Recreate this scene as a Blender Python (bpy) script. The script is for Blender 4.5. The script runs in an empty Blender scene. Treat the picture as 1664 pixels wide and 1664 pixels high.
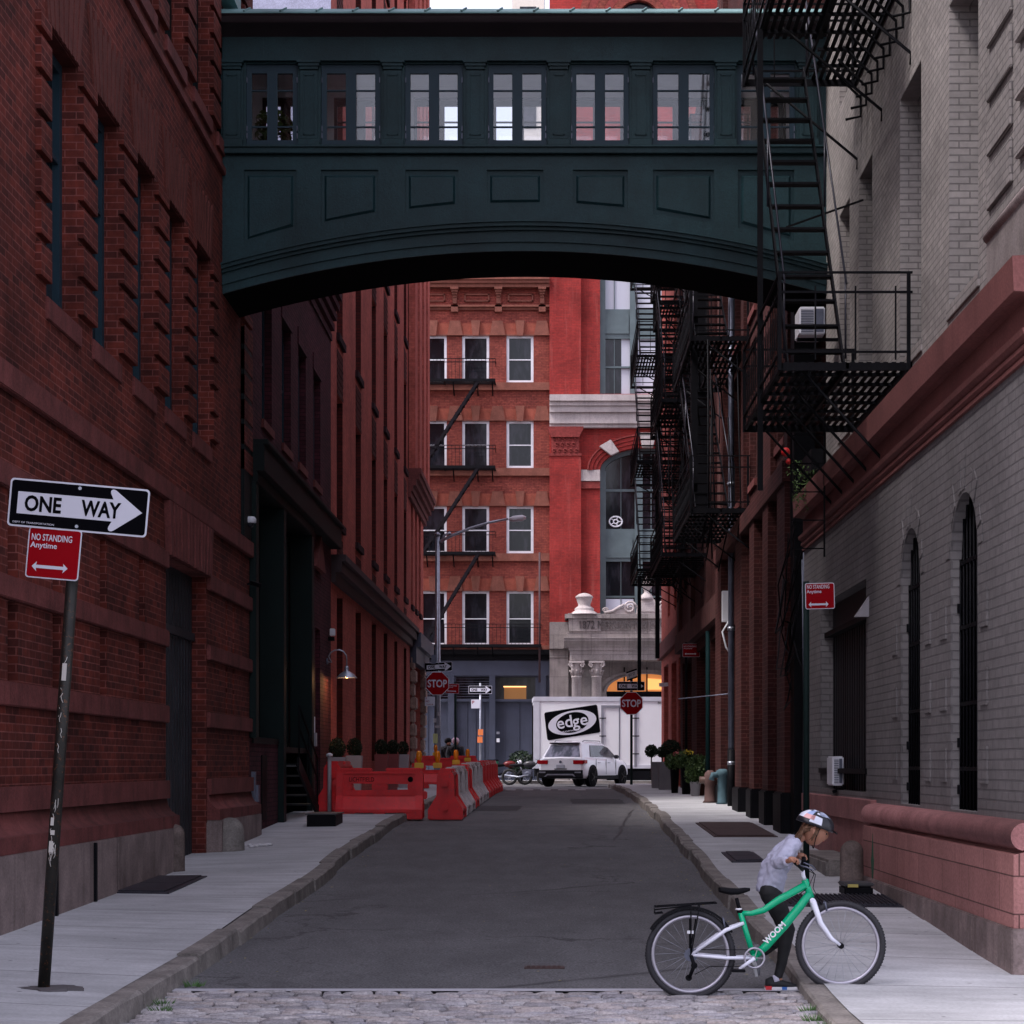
import bpy, bmesh, math, random
from mathutils import Vector, Matrix, noise
random.seed(7)
sc=bpy.context.scene; COL=sc.collection
F=3300.0; VX=900.0; VY=1243.0; CH=1.6
def P(x,y,d): return Vector(((x-VX)/F*d,d,CH+(VY-y)/F*d))
R=math.radians
# ---------------------------------------------------------------- tagging
def tag(o,label=None,cat=None,group=None,kind=None):
    if label: o['label']=label
    if cat: o['category']=cat
    if group: o['group']=group
    if kind: o['kind']=kind
    return o
def thing(name,label,cat,loc=(0,0,0),rz=0,group=None,rx=0,ry=0):
    o=bpy.data.objects.new(name,None); COL.objects.link(o); o.location=loc; o.rotation_euler=(rx,ry,rz)
    o.empty_display_size=.2
    return tag(o,label,cat,group)
def copy_tree(o,parent=None,loc=None,rz=None,label=None):
    c=o.copy(); COL.objects.link(c); c.parent=parent
    if loc is not None: c.location=loc
    if rz is not None: c.rotation_euler.z=rz
    if label: c['label']=label
    for k in list(o.children): copy_tree(k,c)
    return c
def root_loc(p):
    while p.parent: p=p.parent
    return Vector(p.location)
ID=lambda u,w,v:(u,w,v)
def TL(X): return lambda u,w,v:(X+w,u,v)      # wall on the left of the street, outward +X
def TR(X): return lambda u,w,v:(X-w,u,v)      # wall on the right, outward -X
def TB(Y): return lambda u,w,v:(u,Y-w,v)      # wall across the view, outward -Y
class M:
    def __init__(s,T=ID): s.v=[];s.f=[];s.T=T;s.sm=[]
    def pt(s,p): s.v.append(s.T(*p)); return len(s.v)-1
    def face(s,pts,sm=False):
        s.f.append([s.pt(p) for p in pts]); s.sm.append(sm)
    def box(s,a,b,c,d,e,f):
        i=[s.pt((x,y,z)) for x in (a,b) for y in (c,d) for z in (e,f)]
        for q in ((0,1,3,2),(4,6,7,5),(0,4,5,1),(2,3,7,6),(0,2,6,4),(1,5,7,3)): s.f.append([i[k] for k in q]); s.sm.append(False)
        return s
    def tbox(s,cx,cy,z0,z1,w0,d0,w1,d1):          # tapered box
        a=[(cx-w0/2,cy-d0/2,z0),(cx+w0/2,cy-d0/2,z0),(cx+w0/2,cy+d0/2,z0),(cx-w0/2,cy+d0/2,z0)]
        b=[(cx-w1/2,cy-d1/2,z1),(cx+w1/2,cy-d1/2,z1),(cx+w1/2,cy+d1/2,z1),(cx-w1/2,cy+d1/2,z1)]
        i=[s.pt(p) for p in a+b]
        for q in ((0,1,2,3),(4,7,6,5),(0,4,5,1),(1,5,6,2),(2,6,7,3),(3,7,4,0)): s.f.append([i[k] for k in q]); s.sm.append(False)
        return s
    def prism(s,poly,a,b,ax=1):                    # poly in the two other axes, extruded along axis ax
        def mk(p,t):
            q=list(p); q.insert(ax,t); return tuple(q)
        n=len(poly); A=[s.pt(mk(p,a)) for p in poly]; B=[s.pt(mk(p,b)) for p in poly]
        s.f.append(A); s.f.append(B[::-1]); s.sm+=[False,False]
        for k in range(n):
            j=(k+1)%n; s.f.append([A[k],A[j],B[j],B[k]]); s.sm.append(False)
        return s
    def ring(s,c,ax1,ax2,r,n): return [s.pt(tuple(c+ax1*(math.cos(2*math.pi*k/n)*r)+ax2*(math.sin(2*math.pi*k/n)*r))) for k in range(n)]
    def tube(s,pts,r,n=8,closed=False,caps=True):
        pts=[Vector(p) for p in pts]; rs=r if isinstance(r,(list,tuple)) else [r]*len(pts); prev=None; rings=[]
        for k,p in enumerate(pts):
            if closed: t=pts[(k+1)%len(pts)]-pts[k-1]
            else: t=(pts[min(k+1,len(pts)-1)]-pts[max(k-1,0)])
            t.normalize()
            if prev is None:
                a=t.orthogonal().normalized()
                if abs(t.z)<.99: a=t.cross(Vector((0,0,1))).normalized()
            else: a=(prev-t*prev.dot(t)).normalized()
            prev=a; rings.append(s.ring(p,a,t.cross(a),rs[k],n))
        m=len(rings)
        for k in range(m if closed else m-1):
            A=rings[k];B=rings[(k+1)%m]
            for j in range(n): s.f.append([A[j],A[(j+1)%n],B[(j+1)%n],B[j]]); s.sm.append(True)
        if caps and not closed: s.f.append(rings[0][::-1]); s.f.append(rings[-1]); s.sm+=[False,False]
        return s
    def bar(s,p,q,w,h=None):                       # square bar
        h=h or w; p=Vector(p);q=Vector(q);t=(q-p).normalized()
        a=t.cross(Vector((0,0,1)));
        if a.length<.01: a=Vector((1,0,0))
        a.normalize(); b=t.cross(a)
        i=[]
        for c in (p,q):
            for sa,sb in ((-1,-1),(1,-1),(1,1),(-1,1)): i.append(s.pt(tuple(c+a*(sa*w/2)+b*(sb*h/2))))
        for f in ((0,1,2,3),(7,6,5,4),(0,4,5,1),(1,5,6,2),(2,6,7,3),(3,7,4,0)): s.f.append([i[k] for k in f]); s.sm.append(False)
        return s
    def lathe(s,prof,c=(0,0,0),n=24,axis='z',sm=True):
        c=Vector(c); rings=[]
        for r,h in prof:
            ring=[]
            for k in range(n):
                a=2*math.pi*k/n; x,y=math.cos(a)*r,math.sin(a)*r
                v={'z':(x,y,h),'y':(x,h,y),'x':(h,x,y)}[axis]
                ring.append(s.pt(tuple(c+Vector(v))))
            rings.append(ring)
        for A,B in zip(rings,rings[1:]):
            for j in range(n): s.f.append([A[j],A[(j+1)%n],B[(j+1)%n],B[j]]); s.sm.append(sm)
        s.f.append(rings[0][::-1]); s.f.append(rings[-1]); s.sm+=[False,False]
        return s
    def ball(s,c,rx,ry=None,rz=None,n=12,m=8):
        ry=ry or rx; rz=rz or rx; c=Vector(c); rings=[]
        for i in range(1,m):
            t=math.pi*i/m; rings.append([s.pt((c.x+rx*math.sin(t)*math.cos(2*math.pi*k/n),c.y+ry*math.sin(t)*math.sin(2*math.pi*k/n),c.z+rz*math.cos(t))) for k in range(n)])
        a=s.pt((c.x,c.y,c.z+rz)); b=s.pt((c.x,c.y,c.z-rz))
        for k in range(n):
            s.f.append([a,rings[0][k],rings[0][(k+1)%n]]); s.sm.append(True)
            s.f.append([b,rings[-1][(k+1)%n],rings[-1][k]]); s.sm.append(True)
        for A,B in zip(rings,rings[1:]):
            for k in range(n): s.f.append([A[k],B[k],B[(k+1)%n],A[(k+1)%n]]); s.sm.append(True)
        return s
    def clusters(s,tol=.012):
        n=len(s.v); par=list(range(n))
        def fi(a):
            while par[a]!=a: par[a]=par[par[a]]; a=par[a]
            return a
        for f in s.f:
            r=fi(f[0])
            for k in f[1:]: par[fi(k)]=r
        bb={}
        for i,v in enumerate(s.v):
            r=fi(i); b=bb.get(r)
            if b is None: bb[r]=[v[0],v[0],v[1],v[1],v[2],v[2]]
            else:
                for a in range(3):
                    if v[a]<b[2*a]: b[2*a]=v[a]
                    if v[a]>b[2*a+1]: b[2*a+1]=v[a]
        ks=list(bb)
        if len(ks)<2 or len(ks)>900: return None
        g={k:k for k in ks}
        def gi(a):
            while g[a]!=a: g[a]=g[g[a]]; a=g[a]
            return a
        for i,a in enumerate(ks):
            A=bb[a]
            for b in ks[i+1:]:
                B=bb[b]
                if A[0]<=B[1]+tol and B[0]<=A[1]+tol and A[2]<=B[3]+tol and B[2]<=A[3]+tol and A[4]<=B[5]+tol and B[4]<=A[5]+tol: g[gi(a)]=gi(b)
        cl={}
        for i,f in enumerate(s.f): cl.setdefault(gi(fi(f[0])),[]).append(i)
        return list(cl.values()) if 1<len(cl)<=100 else None
    def build(s,name,mat,parent=None,world=True,bevel=0,solid=True,one=False):
        if parent is not None and solid and not one:
            cl=s.clusters()
            if cl:
                first=None; cl.sort(key=lambda c:-len(c))
                for c in cl:
                    m=M(); mp={}
                    for i in c:
                        q=[]
                        for k in s.f[i]:
                            if k not in mp: mp[k]=len(m.v); m.v.append(s.v[k])
                            q.append(mp[k])
                        m.f.append(q); m.sm.append(s.sm[i])
                    o=m.build(name,mat,parent,world,bevel,solid,True); first=first or o
                return first
        me=bpy.data.meshes.new(name)
        off=root_loc(parent) if (parent is not None and world) else Vector((0,0,0))
        me.from_pydata([tuple(Vector(v)-off) for v in s.v],[],s.f); me.update()
        for p,sm in zip(me.polygons,s.sm): p.use_smooth=sm
        if solid:
            bm=bmesh.new(); bm.from_mesh(me); bmesh.ops.recalc_face_normals(bm,faces=bm.faces)
            if bevel:
                bmesh.ops.remove_doubles(bm,verts=bm.verts,dist=1e-5)
                ed=[e for e in bm.edges if len(e.link_faces)==2 and e.calc_face_angle(0)>.6]
                bmesh.ops.bevel(bm,geom=ed,offset=bevel,segments=2,affect='EDGES',clamp_overlap=True)
            bm.to_mesh(me); bm.free()
        if mat: me.materials.append(mat)
        o=bpy.data.objects.new(name,me); COL.objects.link(o); o.parent=parent
        return o
# wall sheet with openings (u0,u1,v0,v1,depth[,arch_rise]) and a body behind it
def wall(name,mat,parent,T,u0,u1,v0,v1,ops,thick=5.0,parts=None):
    m=M(T); us={u0,u1}; vs={v0,v1}
    for o in ops: us|={max(o[0],u0),min(o[1],u1)}; vs|={max(o[2],v0),min(o[3],v1)}
    us=sorted(us); vs=sorted(vs)
    for a,b in zip(us,us[1:]):
        for c,d in zip(vs,vs[1:]):
            x=(a+b)/2;y=(c+d)/2
            if any(o[0]<x<o[1] and o[2]<y<o[3] for o in ops): continue
            m.face([(a,0,c),(b,0,c),(b,0,d),(a,0,d)])
    for o in ops:
        a,b,c,d,dep=o[:5]; rise=o[5] if len(o)>5 else 0
        sp=d-rise
        m.face([(a,0,c),(a,-dep,c),(a,-dep,sp),(a,0,sp)]); m.face([(b,0,c),(b,0,sp),(b,-dep,sp),(b,-dep,c)])
        m.face([(a,0,c),(b,0,c),(b,-dep,c),(a,-dep,c)])
        if not rise: m.face([(a,0,d),(a,-dep,d),(b,-dep,d),(b,0,d)])
        else:
            n=14; mid=(a+b)/2; hw=(b-a)/2
            A=[(mid-hw*math.cos(math.pi*k/n),sp+rise*math.sin(math.pi*k/n)) for k in range(n+1)]
            for p,q in zip(A,A[1:]):
                m.face([(p[0],0,p[1]),(q[0],0,q[1]),(q[0],0,d),(p[0],0,d)])
                m.face([(p[0],0,p[1]),(p[0],-dep,p[1]),(q[0],-dep,q[1]),(q[0],0,q[1])])
    t=-thick
    m.face([(u0,0,v0),(u0,0,v1),(u0,t,v1),(u0,t,v0)]); m.face([(u1,0,v0),(u1,t,v0),(u1,t,v1),(u1,0,v1)])
    m.face([(u0,0,v1),(u1,0,v1),(u1,t,v1),(u0,t,v1)]); m.face([(u0,t,v0),(u1,t,v0),(u1,t,v1),(u0,t,v1)])
    return m.build(name,mat,parent,solid=False)
# ---------------------------------------------------------------- materials
def sr(r,g,b):
    f=lambda c:(c/255/12.92) if c<=10 else ((c/255+.055)/1.055)**2.4
    return (f(r),f(g),f(b),1)
class NT:
    def __init__(s,name):
        s.m=bpy.data.materials.new(name); s.m.use_nodes=True; s.t=s.m.node_tree; s.b=s.t.nodes['Principled BSDF']
    def n(s,ty,**k):
        o=s.t.nodes.new(ty)
        for a,b in k.items():
            if a in o.inputs.keys() if isinstance(a,str) else False: o.inputs[a].default_value=b
            else: setattr(o,a,b)
        return o
    def l(s,a,b): s.t.links.new(a,b)
    def math(s,op,a,b=None):
        o=s.t.nodes.new('ShaderNodeMath'); o.operation=op
        for i,x in enumerate((a,b)):
            if x is None: continue
            if isinstance(x,(int,float)): o.inputs[i].default_value=x
            else: s.l(x,o.inputs[i])
        return o.outputs[0]
    def wallco(s):
        g=s.t.nodes.new('ShaderNodeNewGeometry'); a=s.t.nodes.new('ShaderNodeSeparateXYZ'); b=s.t.nodes.new('ShaderNodeSeparateXYZ')
        s.l(g.outputs['True Normal'],a.inputs[0]); s.l(g.outputs['Position'],b.inputs[0])
        k=s.math('GREATER_THAN',s.math('ABSOLUTE',a.outputs[0]),.5)
        u=s.math('ADD',s.math('MULTIPLY',b.outputs[1],k),s.math('MULTIPLY',b.outputs[0],s.math('SUBTRACT',1.0,k)))
        c=s.t.nodes.new('ShaderNodeCombineXYZ'); s.l(u,c.inputs[0]); s.l(b.outputs[2],c.inputs[1])
        return c.outputs[0],g.outputs['Position']
    def noise(s,co,scale,detail=5,vec=None,rough=.6):
        if vec:
            mp=s.t.nodes.new('ShaderNodeMapping'); mp.inputs['Scale'].default_value=vec; s.l(co,mp.inputs[0]); co=mp.outputs[0]
        o=s.t.nodes.new('ShaderNodeTexNoise'); o.inputs['Scale'].default_value=scale; o.inputs['Detail'].default_value=detail; o.inputs['Roughness'].default_value=rough; s.l(co,o.inputs['Vector']); return o.outputs['Fac']
    def ramp(s,fac,pts):
        o=s.t.nodes.new('ShaderNodeValToRGB'); e=o.color_ramp.elements
        while len(e)<len(pts): e.new(.5)
        for q,(p,c) in zip(e,pts): q.position=p; q.color=c if len(c)==4 else (*c,1)
        s.l(fac,o.inputs[0]); return o.outputs[0]
    def mix(s,a,b,f,mode='MIX'):
        o=s.t.nodes.new('ShaderNodeMix'); o.data_type='RGBA'; o.blend_type=mode
        for i,x in ((6,a),(7,b),(0,f)):
            if isinstance(x,(tuple,list,float,int)): o.inputs[i].default_value=x
            else: s.l(x,o.inputs[i])
        return o.outputs[2]
    def bump(s,h,st=.3,dist=.01):
        o=s.t.nodes.new('ShaderNodeBump'); o.inputs['Strength'].default_value=st; o.inputs['Distance'].default_value=dist; s.l(h,o.inputs['Height']); s.l(o.outputs[0],s.b.inputs['Normal'])
    def set(s,col=None,rough=.8,metal=0,spec=.3):
        if col is not None:
            if isinstance(col,tuple): s.b.inputs['Base Color'].default_value=col
            else: s.l(col,s.b.inputs['Base Color'])
        s.b.inputs['Roughness'].default_value=rough; s.b.inputs['Metallic'].default_value=metal; s.b.inputs['Specular IOR Level'].default_value=spec
        return s.m
g4=lambda v:(v,v,v,1)
def brick(name,c1,c2,mo,bw=.215,bh=.072,ms=.007,st=.6,stain=.5,streak=None,rough=.85,var=.35):
    k=NT(name); co,pos=k.wallco()
    wv=k.noise(pos,.9,3); # courses are never dead straight
    b=k.t.nodes.new('ShaderNodeTexBrick'); k.l(co,b.inputs['Vector']); b.inputs['Scale'].default_value=1
    b.inputs['Brick Width'].default_value=bw; b.inputs['Row Height'].default_value=bh; b.inputs['Mortar Size'].default_value=ms; b.inputs['Mortar Smooth'].default_value=.3; b.inputs['Bias'].default_value=-.1
    b.inputs['Color1'].default_value=c1; b.inputs['Color2'].default_value=c2; b.inputs['Mortar'].default_value=mo
    n1=k.noise(pos,.7,6); n2=k.noise(pos,9,4); n3=k.noise(co,1.0,5,(5,.35,1))
    col=k.mix(b.outputs['Color'],k.ramp(n1,[(.3,g4(1-stain)),(.7,g4(1+stain*.3))]),1.0,'MULTIPLY')
    col=k.mix(col,k.ramp(n2,[(.3,g4(1-var)),(.7,g4(1+var*.4))]),1.0,'MULTIPLY')
    if streak: col=k.mix(col,streak,k.ramp(n3,[(.56,g4(0)),(.78,g4(.45))]))
    h=k.math('ADD',k.math('MULTIPLY',b.outputs['Fac'],-1.0),k.math('MULTIPLY',n2,.5)); k.bump(h,st,.012)
    return k.set(col,rough,0,.2)
def stone(name,c,stain=.4,streak=.4,rough=.8,sc=3.0,bump=.25,joints=None,spec=.25,dark=(.25,.25,.25,1)):
    k=NT(name); co,pos=k.wallco()
    n1=k.noise(pos,sc,8); n2=k.noise(co,1.0,6,(7,.5,1)); n3=k.noise(pos,45,3)
    col=k.mix(c,k.ramp(n1,[(.3,g4(1-stain)),(.7,g4(1+stain*.35))]),1.0,'MULTIPLY')
    col=k.mix(col,k.mix(c,dark,.8,'MULTIPLY'),k.ramp(n2,[(.5,g4(0)),(.75,g4(streak))]))
    col=k.mix(col,k.ramp(n3,[(.35,g4(.8)),(.65,g4(1.12))]),1.0,'MULTIPLY')
    h=k.math('ADD',n1,k.math('MULTIPLY',n3,.35))
    if joints:
        b=k.t.nodes.new('ShaderNodeTexBrick'); k.l(co,b.inputs['Vector']); b.inputs['Scale'].default_value=1
        b.inputs['Brick Width'].default_value=joints[0]; b.inputs['Row Height'].default_value=joints[1]; b.inputs['Mortar Size'].default_value=.006
        b.inputs['Color1'].default_value=g4(.85); b.inputs['Color2'].default_value=g4(1.1); b.inputs['Mortar'].default_value=g4(.3)
        col=k.mix(col,b.outputs['Color'],1.0,'MULTIPLY'); h=k.math('SUBTRACT',h,b.outputs['Fac'])
    k.bump(h,bump,.02)
    return k.set(col,rough,0,spec)
def paint(name,c,rough=.5,metal=0,wear=.15,sc=2.0,bump=.1,spec=.4,wearc=None):
    k=NT(name); tc=k.t.nodes.new('ShaderNodeTexCoord'); co=tc.outputs['Object']
    n1=k.noise(co,sc,7); n2=k.noise(co,sc*9,4)
    col=k.mix(c,k.ramp(n1,[(.3,g4(1-wear)),(.7,g4(1+wear*.4))]),1.0,'MULTIPLY')
    if wearc: col=k.mix(col,wearc,k.ramp(n2,[(.58,g4(0)),(.68,g4(.8))]))
    k.bump(k.math('ADD',n1,k.math('MULTIPLY',n2,.3)),bump,.02)
    return k.set(col,rough,metal,spec)
def emis(name,c,st):
    k=NT(name); k.b.inputs['Emission Color'].default_value=c; k.b.inputs['Emission Strength'].default_value=st; return k.set(c,.5)
def glass(name,c=(.012,.014,.018,1),rough=.04,wav=.05):
    k=NT(name); tc=k.t.nodes.new('ShaderNodeTexCoord'); n=k.noise(tc.outputs['Object'],1.3,2)
    n2=k.noise(tc.outputs['Object'],2.5,4,(1,1,.3))
    col=k.mix(c,k.mix(c,(3.2,2.8,2.8,1),1.0,'MULTIPLY'),k.ramp(n2,[(.48,g4(0)),(.62,g4(1))]))
    k.bump(n,wav,.05); return k.set(col,rough,0,.32)
def clearglass(name):
    k=NT(name); t=k.t; tr=t.nodes.new('ShaderNodeBsdfTransparent'); gl=t.nodes.new('ShaderNodeBsdfGlossy'); gl.inputs['Roughness'].default_value=.03
    fr=t.nodes.new('ShaderNodeFresnel'); fr.inputs[0].default_value=1.5; mx=t.nodes.new('ShaderNodeMixShader')
    tr.inputs[0].default_value=(.93,.94,.95,1); k.l(k.math('MULTIPLY',fr.outputs[0],1.5),mx.inputs[0]); k.l(tr.outputs[0],mx.inputs[1]); k.l(gl.outputs[0],mx.inputs[2])
    k.l(mx.outputs[0],t.nodes['Material Output'].inputs[0]); t.nodes.remove(k.b); return k.m
B_L1=brick('brick_oxblood',(.20,.038,.026,1),(.080,.020,.017,1),(.29,.092,.078,1),ms=.006,stain=.62,streak=(.03,.02,.02,1))
B_PLUM=brick('brick_plum',(.105,.026,.038,1),(.068,.019,.028,1),(.035,.013,.018,1),st=.8)
B_RED=brick('brick_painted_red',(.56,.135,.10,1),(.47,.112,.088,1),(.42,.105,.085,1),stain=.3,streak=(.10,.02,.02,1))
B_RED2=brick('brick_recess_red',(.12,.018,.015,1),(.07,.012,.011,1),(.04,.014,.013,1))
B_GREY=brick('brick_painted_grey',(.235,.217,.217,1),(.215,.20,.20,1),(.17,.157,.16,1),bw=.22,bh=.078,ms=.009,st=1.0,stain=.28,var=.14)
B_GREY2=brick('brick_painted_light_grey',(.37,.335,.32,1),(.30,.275,.265,1),(.215,.197,.192,1),bw=.205,bh=.067,ms=.007,st=1.0,stain=.3,var=.18)
B_R2=brick('brick_dark_red',(.075,.018,.016,1),(.05,.014,.013,1),(.11,.042,.038,1),streak=(.03,.018,.018,1))
B_FAR=brick('brick_orange_red',(.33,.078,.056,1),(.23,.05,.040,1),(.17,.045,.035,1),ms=.009,stain=.35)
B_CRIM=brick('brick_crimson',(.40,.042,.035,1),(.31,.036,.032,1),(.22,.04,.038,1),stain=.4,streak=(.42,.12,.10,1),var=.2)
S_BROWN=stone('brownstone',(.185,.053,.049,1),stain=.45,streak=.65,sc=2.8,bump=.6)
S_PINK=stone('painted_pink_stone',(.38,.17,.165,1),stain=.35,streak=.55,sc=2.2,bump=.5,dark=(.4,.33,.33,1))
S_CORN=stone('cornice_pink_paint',(.225,.085,.078,1),stain=.25,streak=.45,sc=1.5,bump=.12,dark=(.5,.42,.42,1))
S_GRAN=stone('granite_base',(.27,.205,.195,1),stain=.45,streak=.75,sc=2.6)
S_GRAN2=stone('granite_kerb',(.24,.215,.20,1),stain=.45,streak=.15,sc=4,bump=.5)
S_LIME=stone('limestone',(.50,.44,.43,1),stain=.3,streak=.5,sc=1.2)
S_LIME2=stone('limestone_porch',(.33,.29,.28,1),stain=.35,streak=.6,sc=1.2,joints=(1.6,.9))
S_BLUE=stone('party_wall_paint',(.42,.43,.56,1),stain=.15,streak=.15)
S_CREAM=stone('cream_wall',(.75,.68,.6,1),stain=.1,streak=.1)
S_LINT=stone('lintel_brown',(.24,.085,.06,1),stain=.3,streak=.3)
S_LINTO=stone('lintel_orange',(.33,.085,.055,1),stain=.3,streak=.3)
TEAL=stone('bridge_teal_paint',(.0115,.041,.048,1),stain=.4,streak=.55,rough=.5,sc=1.3,bump=.4,spec=.25,dark=(.45,.5,.52,1))
TEALW=paint('bridge_window_paint',(.016,.038,.055,1),.5,0,.12,3,.05,.25)
DGREEN=paint('dark_green_paint',(.005,.009,.010,1),.6,0,.2,2,.1,.15)
DGREEN2=paint('green_panel_paint',(.006,.014,.014,1),.6,0,.2,2,.1,.15)
COPPER=paint('weathered_copper',(.17,.30,.30,1),.55,.2,.4,1.5,.2)
BLACK=paint('black_iron',(.005,.005,.007,1),.6,0,.3,6,.2,.10)
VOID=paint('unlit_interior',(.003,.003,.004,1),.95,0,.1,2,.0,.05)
STEEL=paint('galvanised_steel',(.36,.38,.44,1),.38,.7,.25,8)
STEELD=paint('dull_steel_pipe',(.13,.14,.19,1),.5,.4,.3,5)
WHITE=paint('white_paint',(.75,.75,.80,1),.45,0,.12,3)
WHITEM=paint('vehicle_white',(.88,.89,.93,1),.18,0,.03,1,.0,.6)
SLATE=paint('slate_shopfront_paint',(.052,.06,.092,1),.55,0,.25,1.2)
GREYG=paint('grey_green_window_paint',(.10,.135,.145,1),.5,0,.2)
GL=glass('window_glass',(.010,.011,.015,1)); GLD=glass('dark_window_glass',(.008,.009,.012,1),.08)
GLC=clearglass('clear_glass')
def rsimple(name,c,rough=.5,metal=0,spec=.4): return NT(name).set(c,rough,metal,spec)
SIGNW=rsimple('sign_white',(.60,.60,.68,1),.5,0,.2); SIGNK=rsimple('sign_black',(.0025,.0025,.004,1),.7,0,.03); SIGNR=rsimple('sign_red',(.27,.002,.007,1),.6,0,.05)
# ---------------------------------------------------------------- ground profile
def lin(tab,y):
    if y<=tab[0][0]: return tab[0][1]
    for (a,b),(c,d) in zip(tab,tab[1:]):
        if y<=c: return b+(d-b)*(y-a)/(c-a)
    return tab[-1][1]
RT=[(0,1.66),(12.6,1.57),(20.6,1.40),(27.7,1.17),(36,.98),(45,.86),(55,.78),(70,.79),(100,.80)]
def zr(y): return CH-lin(RT,y)
KL=[(0,.13),(100,.13)]; KR=[(0,.04),(12,.05),(13.7,.075),(16,.12),(19,.14),(100,.14)]
WLt=[(0,1.40),(12,1.36),(16.5,1.31),(24,1.21),(30,1.04),(36,.85),(45,.73),(55,.65),(70,.66),(100,.67)]
WRt=[(0,1.60),(12,1.55),(15.4,1.48),(19,1.31),(24,1.13),(30,.98),(36,.84),(45,.72),(55,.64),(70,.65),(100,.66)]
def XL(y): return -2.6+.035*math.sin(y*.9)*.6
def XR(y): return lin([(0,1.66),(12,1.67),(28,1.74),(43,1.85),(63,1.9),(100,1.9)],y)+.015*math.sin(y*1.3)
def zsl(x,y):   # left pavement height
    t=min(1,max(0,(XL(y)-.16-x)/(4.5-2.76))); return (zr(y)+.13)*(1-t)+(CH-lin(WLt,y))*t
def zsr(x,y):
    t=min(1,max(0,(x-XR(y)-.15)/(3.4-1.85))); return (zr(y)+lin(KR,y))*(1-t)+(CH-lin(WRt,y))*t
def asphalt():
    k=NT('asphalt'); g=k.t.nodes.new('ShaderNodeNewGeometry'); pos=g.outputs['Position']
    n1=k.noise(pos,.55,6); n2=k.noise(pos,60,3); n3=k.noise(pos,3,6,(1,.35,1))
    v=k.t.nodes.new('ShaderNodeTexVoronoi'); v.feature='DISTANCE_TO_EDGE'; v.inputs['Scale'].default_value=.22
    w=k.noise(pos,2.5,5); mp=k.t.nodes.new('ShaderNodeVectorMath'); mp.operation='ADD'; k.l(pos,mp.inputs[0])
    cmb=k.t.nodes.new('ShaderNodeCombineXYZ'); k.l(k.math('MULTIPLY',w,1.6),cmb.inputs[0]); k.l(k.math('MULTIPLY',w,1.1),cmb.inputs[1]); k.l(cmb.outputs[0],mp.inputs[1]); k.l(mp.outputs[0],v.inputs['Vector'])
    col=k.ramp(n1,[(.3,(.098,.096,.101,1)),(.7,(.130,.127,.133,1))])
    col=k.mix(col,k.ramp(n2,[(.35,g4(.55)),(.65,g4(1.4))]),1.0,'MULTIPLY')
    col=k.mix(col,k.ramp(n3,[(.38,g4(.88)),(.6,g4(1.06))]),1.0,'MULTIPLY')
    cr=k.ramp(v.outputs['Distance'],[(.0,g4(1)),(.012,g4(0))])
    col=k.mix(col,(.02,.019,.021,1),k.mix(g4(0),cr,k.ramp(n1,[(.45,g4(0)),(.6,g4(.8))])))
    k.bump(k.math('ADD',n2,k.math('MULTIPLY',n1,.5)),.5,.006)
    return k.set(col,.82,0,.3)
def concrete(name='pavement_concrete',c=(.53,.53,.55,1)):
    k=NT(name); g=k.t.nodes.new('ShaderNodeNewGeometry'); pos=g.outputs['Position']
    n1=k.noise(pos,.8,7); n2=k.noise(pos,40,4); n3=k.noise(pos,2.2,7,(.5,2.5,1))
    b=k.t.nodes.new('ShaderNodeTexBrick'); k.l(pos,b.inputs['Vector']); b.inputs['Scale'].default_value=1; b.inputs['Brick Width'].default_value=40; b.inputs['Row Height'].default_value=1.52; b.inputs['Mortar Size'].default_value=.011
    b.inputs['Color1'].default_value=g4(.90); b.inputs['Color2'].default_value=g4(1.04); b.inputs['Mortar'].default_value=g4(.42)
    col=k.mix(c,k.ramp(n1,[(.3,g4(.72)),(.7,g4(1.12))]),1.0,'MULTIPLY')
    col=k.mix(col,k.ramp(n3,[(.3,g4(.8)),(.65,g4(1.06))]),1.0,'MULTIPLY')
    col=k.mix(col,k.ramp(n2,[(.3,g4(.86)),(.6,g4(1.05))]),1.0,'MULTIPLY')
    col=k.mix(col,b.outputs['Color'],1.0,'MULTIPLY')
    v=k.t.nodes.new('ShaderNodeTexVoronoi'); v.inputs['Scale'].default_value=3.4; k.l(pos,v.inputs['Vector'])
    col=k.mix(col,(.07,.065,.07,1),k.ramp(v.outputs['Distance'],[(.035,g4(.75)),(.075,g4(0))]))
    k.bump(k.math('SUBTRACT',n2,b.outputs['Fac']),.25,.006)
    return k.set(col,.75,0,.3)
ASPH=asphalt(); CONC=concrete()
def strip(name,mat,xa,xb,ys,za,zb,nx=6,parent=None):
    m=M(); idx=[]
    for y in ys:
        a=xa(y);b=xb(y); idx.append([m.pt((a+(b-a)*i/nx,y,za(y)+(zb(y)-za(y))*i/nx)) for i in range(nx+1)])
    for A,B in zip(idx,idx[1:]):
        for i in range(nx): m.f.append([A[i],A[i+1],B[i+1],B[i]]); m.sm.append(True)
    o=m.build(name,mat,parent,solid=False); return o
def fr(a,b,st):
    n=max(1,int((b-a)/st)); return [a+(b-a)*i/n for i in range(n+1)]
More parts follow.
